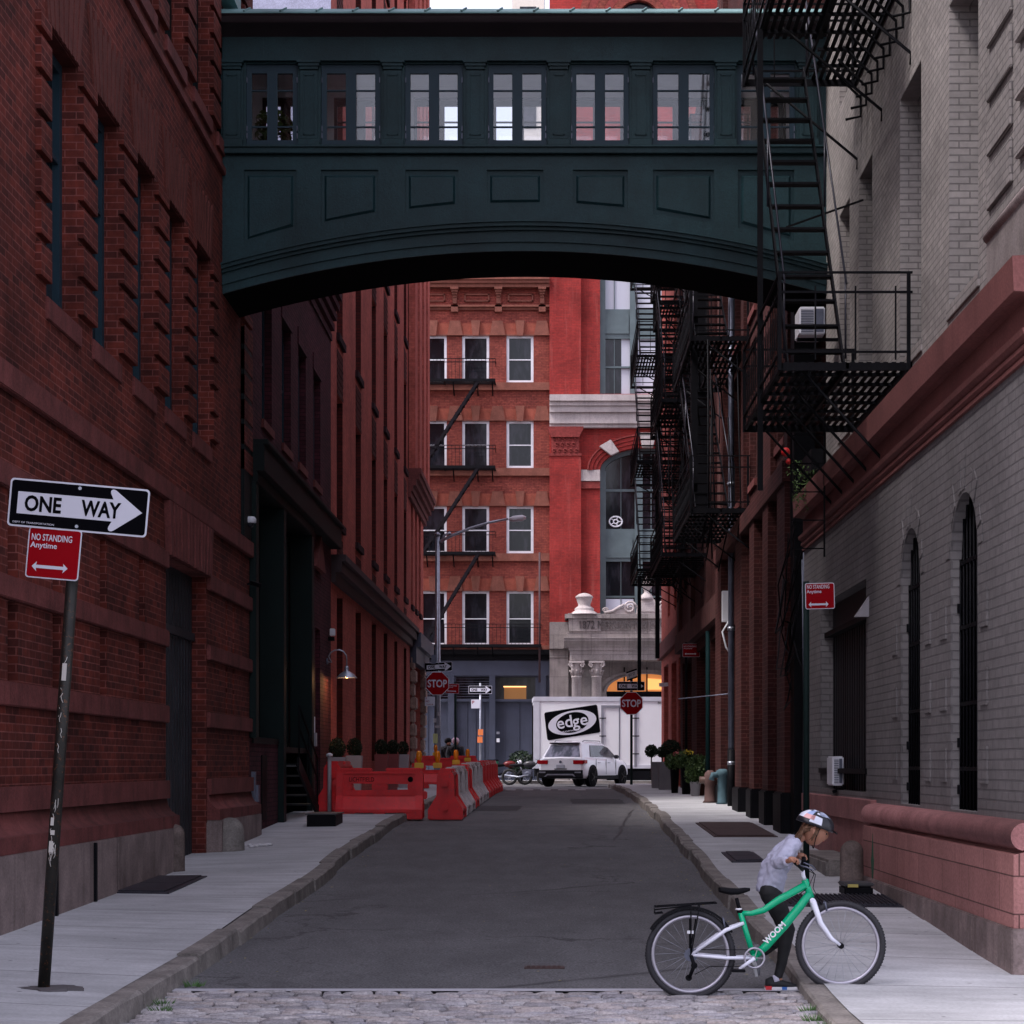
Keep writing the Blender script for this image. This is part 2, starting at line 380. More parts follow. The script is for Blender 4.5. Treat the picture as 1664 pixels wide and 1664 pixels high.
# the base sheet reaching the horizon, then road sheets
m=M(); ys=[-400,-50]+fr(0,100,2)+[160,400,900]
idx=[[m.pt((x,y,zr(min(100,max(0,y)))-.06)) for x in (-900,-60,-10,0,10,60,900)] for y in ys]
for A,B in zip(idx,idx[1:]):
    for i in range(6): m.f.append([A[i],A[i+1],B[i+1],B[i]]); m.sm.append(True)
tag(m.build('ground',ASPH,solid=False),kind='structure')
ys=fr(13.95,71.5,.5)
tag(strip('road',ASPH,lambda y:-2.64,lambda y:XR(y)+.03,ys,zr,zr),kind='structure')
tag(strip('cross_street',ASPH,lambda y:-60,lambda y:60,fr(71.5,86.2,1),zr,zr,4),kind='structure')
tag(strip('far_pavement',CONC,lambda y:-60,lambda y:60,fr(86.2,88.6,.6),lambda y:zr(y)+.13,lambda y:zr(y)+.13,4),kind='structure')
tag(M().box(-60,60,86.0,86.2,.6,.935).build('far_kerb',S_GRAN2),kind='structure')
tag(strip('near_street',ASPH,lambda y:-60,lambda y:60,fr(-40,9.6,1.6),lambda y:zr(y)-.01,lambda y:zr(y)-.01,4),kind='structure')
# concrete strip before the cobbles
tag(strip('concrete_strip',rsimple('pale_concrete',(.42,.41,.45,1),.8),lambda y:XL(y)-.02,lambda y:XR(y)+.02,[13.83,13.9,13.96],lambda y:zr(y)+.004,lambda y:zr(y)+.004,12),kind='structure')
# cobbles as real stones
k=NT('cobble_granite'); g_=k.t.nodes.new('ShaderNodeNewGeometry'); pos=g_.outputs['Position']; ri=g_.outputs['Random Per Island']
n1=k.noise(pos,1.2,5); n2=k.noise(pos,55,4)
c_=k.ramp(ri,[(0,(.22,.205,.22,1)),(.35,(.36,.34,.35,1)),(.6,(.36,.31,.30,1)),(.8,(.29,.28,.31,1)),(1,(.46,.42,.42,1))])
c_=k.mix(c_,k.ramp(n2,[(.3,g4(.65)),(.65,g4(1.2))]),1.0,'MULTIPLY'); c_=k.mix(c_,k.ramp(n1,[(.35,g4(.75)),(.6,g4(1.1))]),1.0,'MULTIPLY'); k.bump(n2,.6,.01)
COB=k.set(c_,.7,0,.35)
m=M(); y=9.6
while y<13.84:
    h=random.uniform(.055,.085); x=-2.58+random.uniform(-.1,.0)
    while x<1.66:
        w=random.uniform(.12,.27); x1=min(x+w,1.68)
        if x1-x>.05:
            z=zr(y)+random.uniform(-.012,.008); ti=random.uniform(-.006,.006); tj=random.uniform(-.006,.006); e=.012; gp=.006
            a=[(x+gp,y+gp),(x1-gp,y+gp),(x1-gp,y+h-gp),(x+gp,y+h-gp)]
            a=[(p+random.uniform(-.005,.005),q+random.uniform(-.004,.004)) for p,q in a]
            cx=sum(p for p,q in a)/4; cy=sum(q for p,q in a)/4
            lo=[m.pt((p,q,z-.05)) for p,q in a]; mi=[m.pt((p,q,z-.010)) for p,q in a]
            hi=[m.pt((p+(cx-p)*.12,q+(cy-q)*.22,z+(ti if i in(0,3) else -ti)+(tj if i<2 else -tj))) for i,(p,q) in enumerate(a)]
            ce=m.pt((cx,cy,z+.006))
            for i in range(4):
                j=(i+1)%4; m.f+= [[lo[i],lo[j],mi[j],mi[i]],[mi[i],mi[j],hi[j],hi[i]],[hi[i],hi[j],ce]]; m.sm+=[False,True,True]
        x=x1
    y+=h
tag(m.build('cobblestones',COB),kind='structure')
tag(strip('cobble_bedding',rsimple('bedding_sand',(.15,.14,.14,1),.95),lambda y:-2.65,lambda y:XR(y)+.03,fr(9.5,13.85,.4),lambda y:zr(y)-.028,lambda y:zr(y)-.028),kind='structure')
# kerbs: separate long granite stones
def kerb(name,X,side,kh,y0,y1,wid):
    m=M(); y=y0
    while y<y1:
        L=random.uniform(1.1,2.3); ye=min(y+L,y1); dx=random.uniform(-.018,.018); dz=random.uniform(-.012,.012); n=5
        pr=[]
        for i in range(n+1):
            yy=y+.006+(ye-y-.012)*i/n; x=X(yy)+dx; z=zr(yy)+lin(kh,yy)+dz; jt=lambda s:random.uniform(-s,s)
            e=.035 if 0<i<n else .05
            e=.012 if 0<i<n else .016
            pr.append([m.pt((x+side*.012,yy,zr(yy)-.05)),m.pt((x-side*jt(.008),yy,z-e-abs(jt(.010)))),m.pt((x-side*(e+abs(jt(.014))),yy,z+jt(.003))),m.pt((x-side*wid,yy,z)),m.pt((x-side*wid,yy,zr(yy)-.05))])
        for A,B in zip(pr,pr[1:]):
            for i in range(4): m.f.append([A[i],A[i+1],B[i+1],B[i]]); m.sm.append(False)
        m.f.append(pr[0][::-1]); m.f.append(pr[-1]); m.sm+=[False]*2
        y=ye
    return tag(m.build(name,S_GRAN2),kind='structure')
kerb('left_kerb',XL,1,KL,9.5,70.5,.17)
kerb('right_kerb',XR,-1,KR,9.5,70.5,.16)
tag(strip('left_pavement',CONC,lambda y:-4.7,lambda y:XL(y)-.165,fr(9.5,70.5,.75),lambda y:zsl(-4.6,y),lambda y:zr(y)+.125,4),kind='structure')
tag(strip('right_pavement',CONC,lambda y:XR(y)+.155,lambda y:3.95,fr(9.5,70.5,.75),lambda y:zr(y)+lin(KR,y)-.004,lambda y:zsr(3.9,y),4),kind='structure')
for nm,x0,x1 in (('left_pavement',-30,-4.7),('right_pavement',3.95,30)):
    tag(strip(nm,CONC,lambda y:x0,lambda y:x1,fr(9.5,16.5,1),lambda y:(zsl(-4.6,y) if x0<0 else zsr(3.9,y))-.004,lambda y:(zsl(-4.6,y) if x0<0 else zsr(3.9,y))-.004,2),kind='structure')
# utility cuts and tar seams in the asphalt
def patch(x0,x1,y0,y1,mt,nm='road_patch'):
    m=M(); n=10; P_=[]
    for k in range(n): P_.append((x0+(x1-x0)*k/n,y0+random.uniform(-.05,.05)))
    for k in range(n): P_.append((x1+random.uniform(-.03,.03),y0+(y1-y0)*k/n))
    for k in range(n): P_.append((x1-(x1-x0)*k/n,y1+random.uniform(-.05,.05)))
    for k in range(n): P_.append((x0+random.uniform(-.03,.03),y1-(y1-y0)*k/n))
    c=m.pt(((x0+x1)/2,(y0+y1)/2,zr((y0+y1)/2)+.006)); I=[m.pt((x,y,zr(y)+.006)) for x,y in P_]
    for k in range(len(I)): m.f.append([c,I[k],I[(k+1)%len(I)]]); m.sm.append(True)
    tag(m.build(nm,mt,solid=False),kind='structure')
PD=stone('dark_road_patch',(.062,.060,.066,1),stain=.3,streak=0,sc=3,bump=.3); PL=stone('pale_road_patch',(.15,.145,.15,1),stain=.3,streak=0,sc=3,bump=.3)
patch(-.9,.7,52,60,PL); patch(-1.8,-.7,40.5,43.5,PD); patch(.4,1.6,45,49,PD); patch(-2.2,-1.4,61,62.6,PD)
TAR=rsimple('tar_seam',(.022,.021,.023,1),.6); random.seed(21)
for (xa,ya,xb,yb) in ((-2.3,47,-.2,49.5),(-.2,49.5,1.5,46.5),(-1.2,37,1.0,38.2),(.9,30,1.6,41),(-2.4,29.5,-1.0,30.2)):
    m=M(); n=16; pr=None
    for k in range(n+1):
        t=k/n; x=xa+(xb-xa)*t+random.uniform(-.05,.05); y=ya+(yb-ya)*t+random.uniform(-.12,.12); w_=random.uniform(.008,.022)
        cur=(m.pt((x-w_,y-w_,zr(y)+.0075)),m.pt((x+w_,y+w_,zr(y)+.0075)))
        if pr: m.f.append([pr[0],pr[1],cur[1],cur[0]]); m.sm.append(False)
        pr=cur
    tag(m.build('road_crack',TAR,solid=False),kind='structure')
random.seed(8)
# painted stop line dashes at the far end
STL=rsimple('worn_road_paint',(.55,.54,.56,1),.8)
m=M()
for x0 in (1.0,.45,-.1,-.65,-1.2,-1.75): m.box(x0-.32,x0,63.4,64.3,zr(64)-.02,zr(64)+.006)
tag(m.build('road_marking',STL),kind='structure')
m=M(); m.box(-2.55,1.85,66.5,66.62,zr(66)-.02,zr(66)+.012); tag(m.build('road_marking',STL),kind='structure')
m=M(); m.box(-1.6,1.5,34.0,34.05,zr(34)-.02,zr(34)+.005)
tag(m.build('road_seam',rsimple('pale_seam',(.16,.15,.16,1),.9)),kind='structure')
# hatches, covers
HAT=paint('chequer_plate',(.035,.033,.045,1),.5,.5,.3,9,.4); RUSTP=paint('rusty_plate',(.075,.045,.042,1),.7,.3,.4,6,.3)
def plate(name,label,cat,x0,x1,y0,y1,zf,mat,n=2,bars=0):
    t=thing(name,label,cat,((x0+x1)/2,(y0+y1)/2,zf((x0+x1)/2,(y0+y1)/2)))
    def q(m,a,b,c,d,h):
        lo=[m.pt((x,y,zf(x,y)-.02)) for x,y in ((a,c),(b,c),(b,d),(a,d))]; hi=[m.pt((x,y,zf(x,y)+h)) for x,y in ((a,c),(b,c),(b,d),(a,d))]
        m.f+=[hi,lo[::-1]]+[[lo[i],lo[(i+1)%4],hi[(i+1)%4],hi[i]] for i in range(4)]; m.sm+=[False]*6
    m=M(); q(m,x0-.05,x1+.05,y0-.06,y1+.06,.008); m.build('frame',mat,t)
    m=M(); st=(y1-y0)/n
    for i in range(n): q(m,x0,x1,y0+st*i+.01,y0+st*(i+1)-.01,.022)
    if bars:
        for i in range(bars): x=x0+(x1-x0)*(i+.5)/bars; q(m,x-.008,x+.008,y0,y1,.034)
    m.build('lid',mat,t); return t
plate('cellar_hatch','dark metal cellar hatch set in the pavement below the sign post wall','hatch',-4.42,-3.85,20.1,22.2,lambda x,y:zsl(x,y)+.004,HAT)
plate('cellar_hatch','large rusty steel cellar hatch in the right pavement before the black column bases','hatch',2.3,3.1,28.6,32.2,lambda x,y:zsr(x,y)+.004,RUSTP)
plate('utility_cover','small black metal cover in the pavement behind the child','cover',2.15,2.45,24.0,25.4,lambda x,y:zsr(x,y)+.004,HAT)
plate('pavement_grating','black grating across the pavement beside the black box','grating',2.2,3.2,18.8,19.7,lambda x,y:zsr(x,y)+.004,HAT,1,24)
t=thing('manhole_cover','rusty oblong iron cover in the asphalt near the cobbles','cover',(-.05,15.2,zr(15.2)))
m=M(); m.box(-.22,.08,15.1,15.24,zr(15.2)-.03,zr(15.2)+.008); m.build('frame',RUSTP,t)
m=M()
for i in range(7): m.box(-.20+i*.038,-.178+i*.038,15.12,15.22,zr(15.2)-.02,zr(15.2)+.014)
m.build('lid',RUSTP,t)
# fallen leaves and grit
LEAF=rsimple('fallen_leaf',(.42,.36,.12,1),.8); m=M()
def leaf(x,y,z,s):
    a=random.uniform(0,6.28); c,d=math.cos(a)*s,math.sin(a)*s
    m.face([(x+c,y+d,z+.004),(x-d*.5,y+c*.5,z+.002+random.uniform(0,s*.4)),(x-c,y-d,z+.004),(x+d*.5,y-c*.5,z+.004+random.uniform(0,s*.3))])
for i in range(330):
    y=14.2+abs(random.gauss(0,1))*26
    if y>69: continue
    r=random.random()
    if r<.55: x=XR(y)-.02-abs(random.gauss(0,.18)); z=zr(y)
    elif r<.75: x=XL(y)+.03+abs(random.gauss(0,.15)); z=zr(y)
    elif r<.86: x=random.uniform(2.1,3.1); z=zsr(x,y)
    else: x=random.uniform(-2.4,1.5); z=zr(y)
    leaf(x,y,z+.004,random.uniform(.006,.019))
tag(m.build('fallen_leaves',LEAF,solid=False),'scattered small yellow leaves and grit lying along the gutters','leaves',kind='stuff')
GRASS=rsimple('weed_green',(.06,.13,.035,1),.7); m=M()
for (cx,cy) in ((-2.5,14.1),(-2.55,13.2),(-2.5,12.9),(1.62,12.9),(1.6,12.5),(1.66,12.2)):
    for i in range(60):
        a=random.uniform(0,6.28); r=random.uniform(0,.07); h=random.uniform(.02,.06); x=cx+math.cos(a)*r;y=cy+math.sin(a)*r;z=zr(y)-.01
        m.face([(x,y,z),(x+.008,y,z),(x+math.cos(a)*h*.7,y+math.sin(a)*h*.7,z+h)])
tag(m.build('weeds',GRASS,solid=False),'small tufts of weeds growing at the foot of the near kerbs','weeds',kind='stuff')
LIT=rsimple('crumpled_paper',(.6,.58,.6,1),.8); m=M()
for i in range(14):
    x=-4.05+random.uniform(-.25,.25); y=27.3+random.uniform(-.25,.25); m.ball((x,y,zsl(x,y)+.02),random.uniform(.02,.07),random.uniform(.02,.05),.02,6,4)
tag(m.build('litter',LIT),'crumpled white paper litter beside the far guard stone','litter')
# ================================================================= LEFT SIDE
def win_unit(name,T,w,h,fm,gm,parent,loc,rows=(.5,),cols=(),ft=.06,fd=.08,gap=None):
    """window frame (with glazing bars) in wall coordinates, its pane a sub-part; loc=(u,w,v) of the lower near corner"""
    m=M(T); u,ww,v=loc
    for a,b,c,d in ((0,ft,0,h),(w-ft,w,0,h),(ft,w-ft,0,ft),(ft,w-ft,h-ft,h)): m.box(u+a,u+b,ww-fd,ww,v+c,v+d)
    for r in rows: m.box(u+ft,u+w-ft,ww-fd*.8,ww-.01,v+h*r-.022,v+h*r+.022)
    for c in cols: m.box(u+w*c-.02,u+w*c+.02,ww-fd*.75,ww-.014,v+ft,v+h-ft)
    o=m.build(name,fm,parent)
    m=M(T); m.box(u+ft*.5,u+w-ft*.5,ww-fd*.62,ww-fd*.5,v+ft*.5,v+h-ft*.5); m.build('pane',gm,o)
    return o
WSTRIP=rsimple('pale_blind_edge',(.42,.40,.47,1),.6)
# ---------------- L1 red brick warehouse with rusticated piers
L1=thing('brick_warehouse','dark red brick warehouse with brownstone bands and granite base at the left of the street','building',(-4.5,20,zsl(-4.5,20)))
T=TL(-4.5)
winL=[(18.0,19.2),(19.8,21.0),(21.7,22.85),(23.5,24.7),(25.3,26.55)]
pit=[16.75,18.25,20.1,21.95]
ops=[]
for a,b in winL: ops+= [(a,b,5.75,8.2,.42)]
for a,b in [(u,v) for u,v in winL]+[(27.1,28.3)]: ops+=[(a,b,10.05,12.9,.42)]
ops.append((23.55,26.3,-.5,4.03,.62))                       # door
slots=[]
for c in (15.2,16.85,18.35,20.25,22.15): slots+=[(c-.12,c+.20,3.16,3.86,.5),(c-.12,c+.20,2.29,2.96,.5)]
slots=[s for s in slots if s[1]<23.3]
for c in (27.9,28.5): slots+=[(c-.07,c+.10,3.16,3.86,.4),(c-.07,c+.10,2.29,2.96,.4)]
ops+=slots
wall('brick_wall',B_L1,L1,T,9,30,.85,20,ops,9)
m=M(T)
for s in slots: m.box(s[0]-.01,s[1]+.01,-s[4]-.05,-s[4]+.002,s[2]-.01,s[3]+.01)
m.build('slot_backing',B_L1,L1)
for k,(a,b) in enumerate(winL):
    fo=win_unit('window',T,b-a,2.45,TEALW,GLD,L1,(a,-.15,5.75),rows=(.62,),cols=(.5,),ft=.10,fd=.14)
    m=M(T); m.box(a+.12,a+.18,-.28,-.16,5.82,7.15); m.build('blind',WSTRIP,fo)
for a,b in winL+[(27.1,28.3)]: win_unit('window',T,b-a,2.85,DGREEN,GLD,L1,(a,-.15,10.05),ft=.1,fd=.14)
# sills
for a,b in winL:
    M(T).box(a-.03,b+.06,-.15,.028,5.55,5.75).build('sill',S_BROWN,L1,bevel=.008)
for a,b in winL+[(27.1,28.3)]: M(T).box(a-.03,b+.06,-.15,.035,9.86,10.05).build('sill',S_BROWN,L1,bevel=.008)
# rusticated brick blocks on the piers, one mesh
m=M(T)
edges=[17.4]+[x for ab in winL for x in ab]
piers=[(17.45,18.0)]+[(winL[i][1],winL[i+1][0]) for i in range(4)]+[(26.55,27.15),(29.2,30.0)]
for za,zb9 in ((5.86,8.1),(10.1,13)):
    for a,b in piers:
        m=M(T); z=za; a0=17.62 if (a==17.45 and za<6) else a; b0=27.0 if (a==26.55 and za<6) else b
        m.box(a0+.02,b0-.02,0,.004,za,min(8.14 if za<6 else 13,99))
        while z<zb9: m.box(a0,b0,0,.055,z,min(z+.285,8.16 if za<6 else 99)); z+=.36
        m.build('rusticated_pier',B_L1,L1,bevel=.006)
# flat arches of splayed upright bricks over the windows
VOUS=stone('gauged_brick',(.15,.042,.034,1),stain=.3,streak=.2,sc=4)
def fan(T,a,b,z0,z1,splay,n,prj,parent,mat,step=False,g=.012):
    m=M(T); 
    for i in range(n):
        t0=i/n;t1=(i+1)/n; A=a+(b-a)*t0+g/2; B=a+(b-a)*t1-g/2
        C=(a-splay)+(b-a+2*splay)*t0+g/2; D=(a-splay)+(b-a+2*splay)*t1-g/2
        zz=z1-(.10 if (step and i%2) else 0)
        m.prism([(A,z0),(B,z0),(D,zz),(C,zz)],0,prj+(.006*(i%2)),1)
    return m.build('flat_arch',mat,parent)
for a,b in winL: fan(T,a,b,8.2,8.95,.22,15,.022,L1,VOUS,True)
# brownstone bands
def cutband(m,T,u0,u1,c,d,prj,cuts):
    x=u0
    for a,b in sorted(cuts):
        if a>x: m.box(x,a,0,prj,c,d)
        x=b
    if x<u1: m.box(x,u1,0,prj,c,d)
door=(23.53,26.32)
m=M(T); m.box(9,30,0,.07,4.66,4.88); m.box(9,30,0,.05,9.60,9.70); m.box(9,30,0,.1,13.4,13.65); m.box(9,30,0,.25,19.7,20.1)
for c,d in ((3.87,4.07),(2.965,3.155),(2.085,2.285)): cutband(m,T,9,30.03,c,d,.05,[door])
m.build('stone_band',S_BROWN,L1,bevel=.01)
# little rounded notches where the slots meet the bands
# plinth with a flare
m=M(T)
for a,b in ((9,23.5),(26.35,30.05)):
    m.box(a,b,0,.06,1.215,1.42)
    pf=[(0,1.215),(.02,1.215),(.035,1.14),(.075,1.07),(.13,1.03),(.17,1.02),(.17,.885),(0,.885)]
    A=[m.pt((a,p,q)) for p,q in pf];B=[m.pt((b,p,q)) for p,q in pf]
    for i in range(len(pf)):
        j=(i+1)%len(pf); m.f.append([A[i],A[j],B[j],B[i]]); m.sm.append(i in(1,2,3,4))
    m.f+=[A,B[::-1]]; m.sm+=[False,False]
m.build('stone_plinth',S_BROWN,L1)
m=M(T)
for a,b in ((9,23.5),(26.35,30.05)):
    x=a
    while x<b:
        L=random.uniform(.85,1.5); e=min(x+L,b); m.box(x+.006,e-.006,-.2,.185+random.uniform(-.008,.008),-.3,.883); x=e
m.build('granite_base',S_GRAN,L1,bevel=.008)
m=M(T)
for x in (17.55,19.05): m.box(x-.025,x+.025,.17,.215,.1,.87)
m.build('base_pipe',BLACK,L1)
# door and its splayed stone arch
DOORM=paint('scarred_door_metal',(.028,.033,.042,1),.55,.2,.5,2.5,.3,.4,(.07,.07,.09,1))
dd=M(T); dd.box(23.55,26.3,-.24,-.19,.1,4.03)
do=dd.build('door',DOORM,L1)
m=M(T)
for i in range(14): m.box(23.6+i*.196,23.615+i*.196,-.19,-.183,.2,3.95)
m.box(23.55,26.3,-.19,-.15,3.2,3.3); m.build('door_ribs',DOORM,do)
fan(T,23.5,26.35,4.035,4.655,.12,13,.075,L1,S_BROWN,g=.07)
M(T).box(23.53,26.33,0,.02,4.04,4.66).build('arch_backing',B_L1,L1)
# roof flashing of the warehouse next to the footbridge
m=M(); m.box(-4.5,-4.30,27.3,27.9,11.9,14.5); m.build('copper_flashing',COPPER,L1)
# downpipe at the far end and lintel bracket under the bridge
m=M(T); m.box(29.2,29.9,-.0,.05,4.9,7.9); m.build('dark_panel',DGREEN,L1)
# guard stones
GDARK=stone('sooty_granite',(.15,.115,.105,1),stain=.5,streak=.3,sc=5,bump=.5)
def guard(label,x,y,r,h,zf,mat=None):
    z=zf(x,y)-.02
    pf=[(r*1.02,0),(r,.05),(r*.97,h-r)]+[(r*math.cos(a*.17453)*.97,h-r+r*math.sin(a*.17453)) for a in (1,2,3,4,5,6,7,8)]
    o=M().lathe(pf,(x,y,z),20).build('guard_stone',mat or S_GRAN2); tag(o,label,'guard stone','guard stones')
guard('brown stained granite guard stone at the near side of the left doorway',-4.33,23.2,.115,.56,zsl,GDARK)
guard('thicker pale granite guard stone at the far side of the left doorway',-4.24,26.6,.19,.46,zsl)
guard('rough round topped guard stone against the pink plinth behind the child',3.08,21.0,.125,.48,zsr,GDARK)
# CCTV cameras
def cctv(x,y,d,label):
    p=P(x,y,d); t=thing('security_camera',label,'camera',tuple(p))
    M().box(p.x-.16,p.x-.02,p.y-.04,p.y+.04,p.z-.05,p.z+.06).build('bracket',WHITE,t)
    M().lathe([(.01,.07),(.06,.065),(.085,.03),(.085,-.02),(.06,-.03)],tuple(p),16).build('housing',WHITE,t)
    M().ball((p.x,p.y,p.z-.03),.058,.058,.06).build('dome',GLD,t)
cctv(407,847,29.6,'white dome security camera on the corner of the brick warehouse')
p=P(411,947,29.8); t=thing('security_camera','small black bullet security camera below the white dome camera','camera',tuple(p))
M().bar((p.x-.15,p.y,p.z-.04),p,.03).build('bracket',BLACK,t); M().bar(p+Vector((-.02,0,0)),p+Vector((.12,-.12,-.05)),.06).build('housing',BLACK,t)
# ---------------- L2 plum brick building with dark green loading bays
L2=thing('plum_brick_building','low plum painted brick building with tall dark green loading bays on the left','building',(-4.5,35,zsl(-4.5,35)))
T=TL(-4.5)
w2=[(31.3,32.4),(33.6,34.75),(35.75,36.85),(38.0,39.15)]
ops=[(a,b,6.93,9.0,.35) for a,b in w2]+[(30.12,33.25,2.0,5.9,.5),(33.25,37.1,.3,5.9,.7),(38.3,39.1,.3,4.2,.35)]
wall('brick_wall',B_PLUM,L2,T,30.02,40.98,.3,11.1,ops,7)
for a,b in w2:
    o=win_unit('window',T,b-a,2.07,TEALW,GLD,L2,(a,-.12,6.93),rows=(.5,),ft=.09,fd=.12)
    M(T).box(a+.02,a+.07,-.22,-.119,6.97,8.0).build('blind',WSTRIP,o)
    M(T).box(a-.05,b+.05,-.1,.04,6.80,6.93).build('sill',S_BROWN,L2)
    M(T).box(a-.1,b+.1,0,.02,9.0,9.3).build('lintel',B_PLUM,L2)
m=M(T)
for i,z in enumerate((10.15,10.35,10.55,10.75,10.95)): m.box(30.02,40.98,0,.03+.05*i,z,z+.13)
m.build('corbelled_cornice',B_PLUM,L2)
m=M(T); m.box(30.02,40.98,0,.22,5.95,6.35); m.box(30.02,40.98,0,.28,6.35,6.42); m.box(30.02,37.2,-.3,.12,5.78,5.95)
m.build('bay_fascia',DGREEN,L2,bevel=.01)
m=M(T)
for a,b in ((30.02,30.3),(33.1,33.42),(36.95,37.28)): m.box(a,b,-.3,.10,.3 if a>31 else 2.0,5.78)
m.build('bay_column',DGREEN2,L2,bevel=.01)
# bay infill: panels
for a,b,z0 in ((30.3,33.1,2.02),(33.42,36.95,1.9)):
    g=M(T); g.box(a,b,-.42,-.38,z0,5.78); o=g.build('bay_infill',DGREEN2,L2)
    g=M(T); n=4; st=(b-a)/n
    for i in range(n+1): g.box(a+st*i-.05,a+st*i+.05,-.38,-.33,z0,5.78)
    for z in (z0+.05,3.35,5.6): g.box(a,b,-.38,-.325,z,z+.12)
    g.build('bay_mullions',DGREEN2,o)
    g=M(T)
    for i in range(n): g.box(a+st*i+.08,a+st*i+st-.08,-.379,-.37,3.5,5.55)
    g.build('pane',GLD,o)
    M(T).box(a,b,-.35,.02,z0-.09,z0).build('bay_sill',DGREEN,L2)
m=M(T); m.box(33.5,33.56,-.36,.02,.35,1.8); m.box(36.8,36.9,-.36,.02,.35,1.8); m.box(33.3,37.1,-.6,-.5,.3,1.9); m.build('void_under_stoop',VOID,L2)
M(T).box(38.3,39.1,-.34,-.30,.3,4.2).build('side_door',DGREEN,L2)
m=M(T); m.prism([(37.7,5.3),(39.3,5.3),(38.6,5.95)],0,.09,1); m.build('pediment_hood',S_BROWN,L2)
m=M(T); m.box(31.2,31.75,-.1,.02,.75,1.75); m.build('wall_grille',BLACK,L2)
m=M(T); m.box(30.25,30.4,0,.1,1.05,1.3); m.box(30.2,30.3,0,.06,.5,1.5); m.build('gas_meter',STEELD,L2)
# stoop: black steps against the bay
ST=thing('iron_stoop','black iron stoop stairs with sloping handrails at the green loading bay','stairs',(-4.1,35.5,zsl(-4.1,35.5)))
zb=zsl(-4.1,36); m=M()
for i in range(5):
    y=36.0-i*.55; z=zb+.17*(i+1); m.box(-4.74,-4.25,y-.4,y,z-.03,z)
m.build('treads',paint('grey_iron_tread',(.05,.05,.055,1),.6),ST)  # treads a paler grey than the black iron around them
m=M(); m.bar((-4.22,36.3,zb+.02),(-4.22,33.5,zb+.88),.04,.22); m.box(-4.9,-4.22,33.45,34.0,zb+.83,zb+.88); m.build('stringer',BLACK,ST)
m=M()
for dz in (.95,.6): m.tube([(-4.22,36.3,zb+dz),(-4.22,33.6,zb+.88+dz)],.018,6)
for y in (36.25,35,33.65): m.tube([(-4.22,y,zb+(36.3-y)*.31),(-4.22,y,zb+.95+(36.3-y)*.32)],.016,6)
m.build('handrail',BLACK,ST)
t=thing('step_block','low black timber step block on the pavement at the foot of the stoop','step',(-3.65,32.3,zsl(-3.65,32.3)))
z=zsl(-3.65,32.3); M().box(-3.87,-3.42,31.8,32.9,z-.04,z+.17).build('riser_box',BLACK,t,bevel=.01); M().box(-3.89,-3.40,31.78,32.92,z+.17,z+.19).build('tread',paint('worn_tread',(.06,.06,.065,1),.6),t)
# gooseneck lamp lit warm
LAMPW=emis('warm_bulb',(1,.45,.13,1),30)
p=P(548,1105,41.2); wy=40.2
t=thing('gooseneck_lamp','galvanised gooseneck barn lamp glowing orange on the plum brick pier','lamp',(-4.5,wy,3.55))
base=Vector((-4.5,wy,3.65)); sh=Vector((-4.10,wy,3.42))
pts=[base,base+Vector((.10,0,-.02))]+[Vector((-4.28+.18*-math.cos(a),wy,3.72+.16*math.sin(a))) for a in [R(x) for x in (10,40,70,100,130,160,180)]]+[sh+Vector((0,0,.12))]
M().tube(pts,.014,8).build('arm',STEEL,t); M().lathe([(.06,-.02),(.06,.02)],(-4.49,wy,3.65),16,'x').build('wall_plate',STEELD,t)
M().lathe([(.03,.14),(.045,.10),(.045,.04),(.08,.02),(.15,-.03),(.205,-.095),(.21,-.10),(.195,-.09),(.14,-.02),(.03,.02)],tuple(sh),24).build('lamp_shade',STEEL,t)
M().ball((sh.x,sh.y,sh.z-.05),.045).build('bulb',LAMPW,t)
l=bpy.data.lights.new('lamp_glow','POINT'); l.energy=9; l.color=(1,.5,.2); l.shadow_soft_size=.04; lo=bpy.data.objects.new('lamp_glow',l); COL.objects.link(lo); lo.parent=t; lo.location=(.40,0,3.42-3.55-.10)
# intercom plates, flood lamp
t=thing('intercom','small grey intercom panel on a conduit beside the side door','intercom',(-4.48,37.9,2.2)); M(TL(-4.5)).box(37.9,38.1,0,.06,1.95,2.2).build('panel',STEEL,t); M(TL(-4.5)).box(37.97,38.03,.0,.03,2.2,2.5).build('conduit',WHITE,t)
p=P(536,1032,40.6); t=thing('flood_lamp','small white flood lamp on the corner of the plum brick pier','lamp',(-4.44,40.6,p.z)); M().box(-4.5,-4.38,40.5,40.6,p.z-.12,p.z-.04).build('bracket',BLACK,t); M().box(-4.46,-4.36,40.4,40.56,p.z-.02,p.z+.12).build('lamp_head',WHITE,t,bevel=.01)
# ---------------- L3 tall painted red building
L3=thing('painted_red_building','tall red painted brick building with many narrow windows beyond the plum building','building',(-4.5,55,zsl(-4.5,55)))
c3=[(42.1,43.3),(46.1,47.4),(50.2,51.4),(53.7,54.9),(57.3,58.4),(60.9,62.0)]; c3b=[(64.0,64.8),(65.9,66.7),(67.8,68.6)]
ops=[];rows=[(6.65,9.3),(10.55,13.2),(14.45,17.1),(18.35,21.0),(22.25,24.9),(26.15,28.8)]
for a,b in c3:
    for c,d in rows: ops.append((a,b,c,d,.45))
    ops.append((a,b,1.7,5.15,.45))
for a,b in c3b: ops+=[(a,b,6.65,10.0,.4)]
ops+=[(64.2,68.3,.5,4.8,.5)]
wall('brick_wall',B_RED,L3,T,41,70,.3,32,ops,9)
pr=None
for a,b in c3:
    for c,d in rows:
        win_unit('window',T,b-a,d-c,DGREEN,GLD,L3,(a,-.25,c),ft=.08,fd=.1)
    win_unit('window',T,b-a,3.45,BLACK,GLD,L3,(a,-.2,1.7),ft=.08,fd=.1)
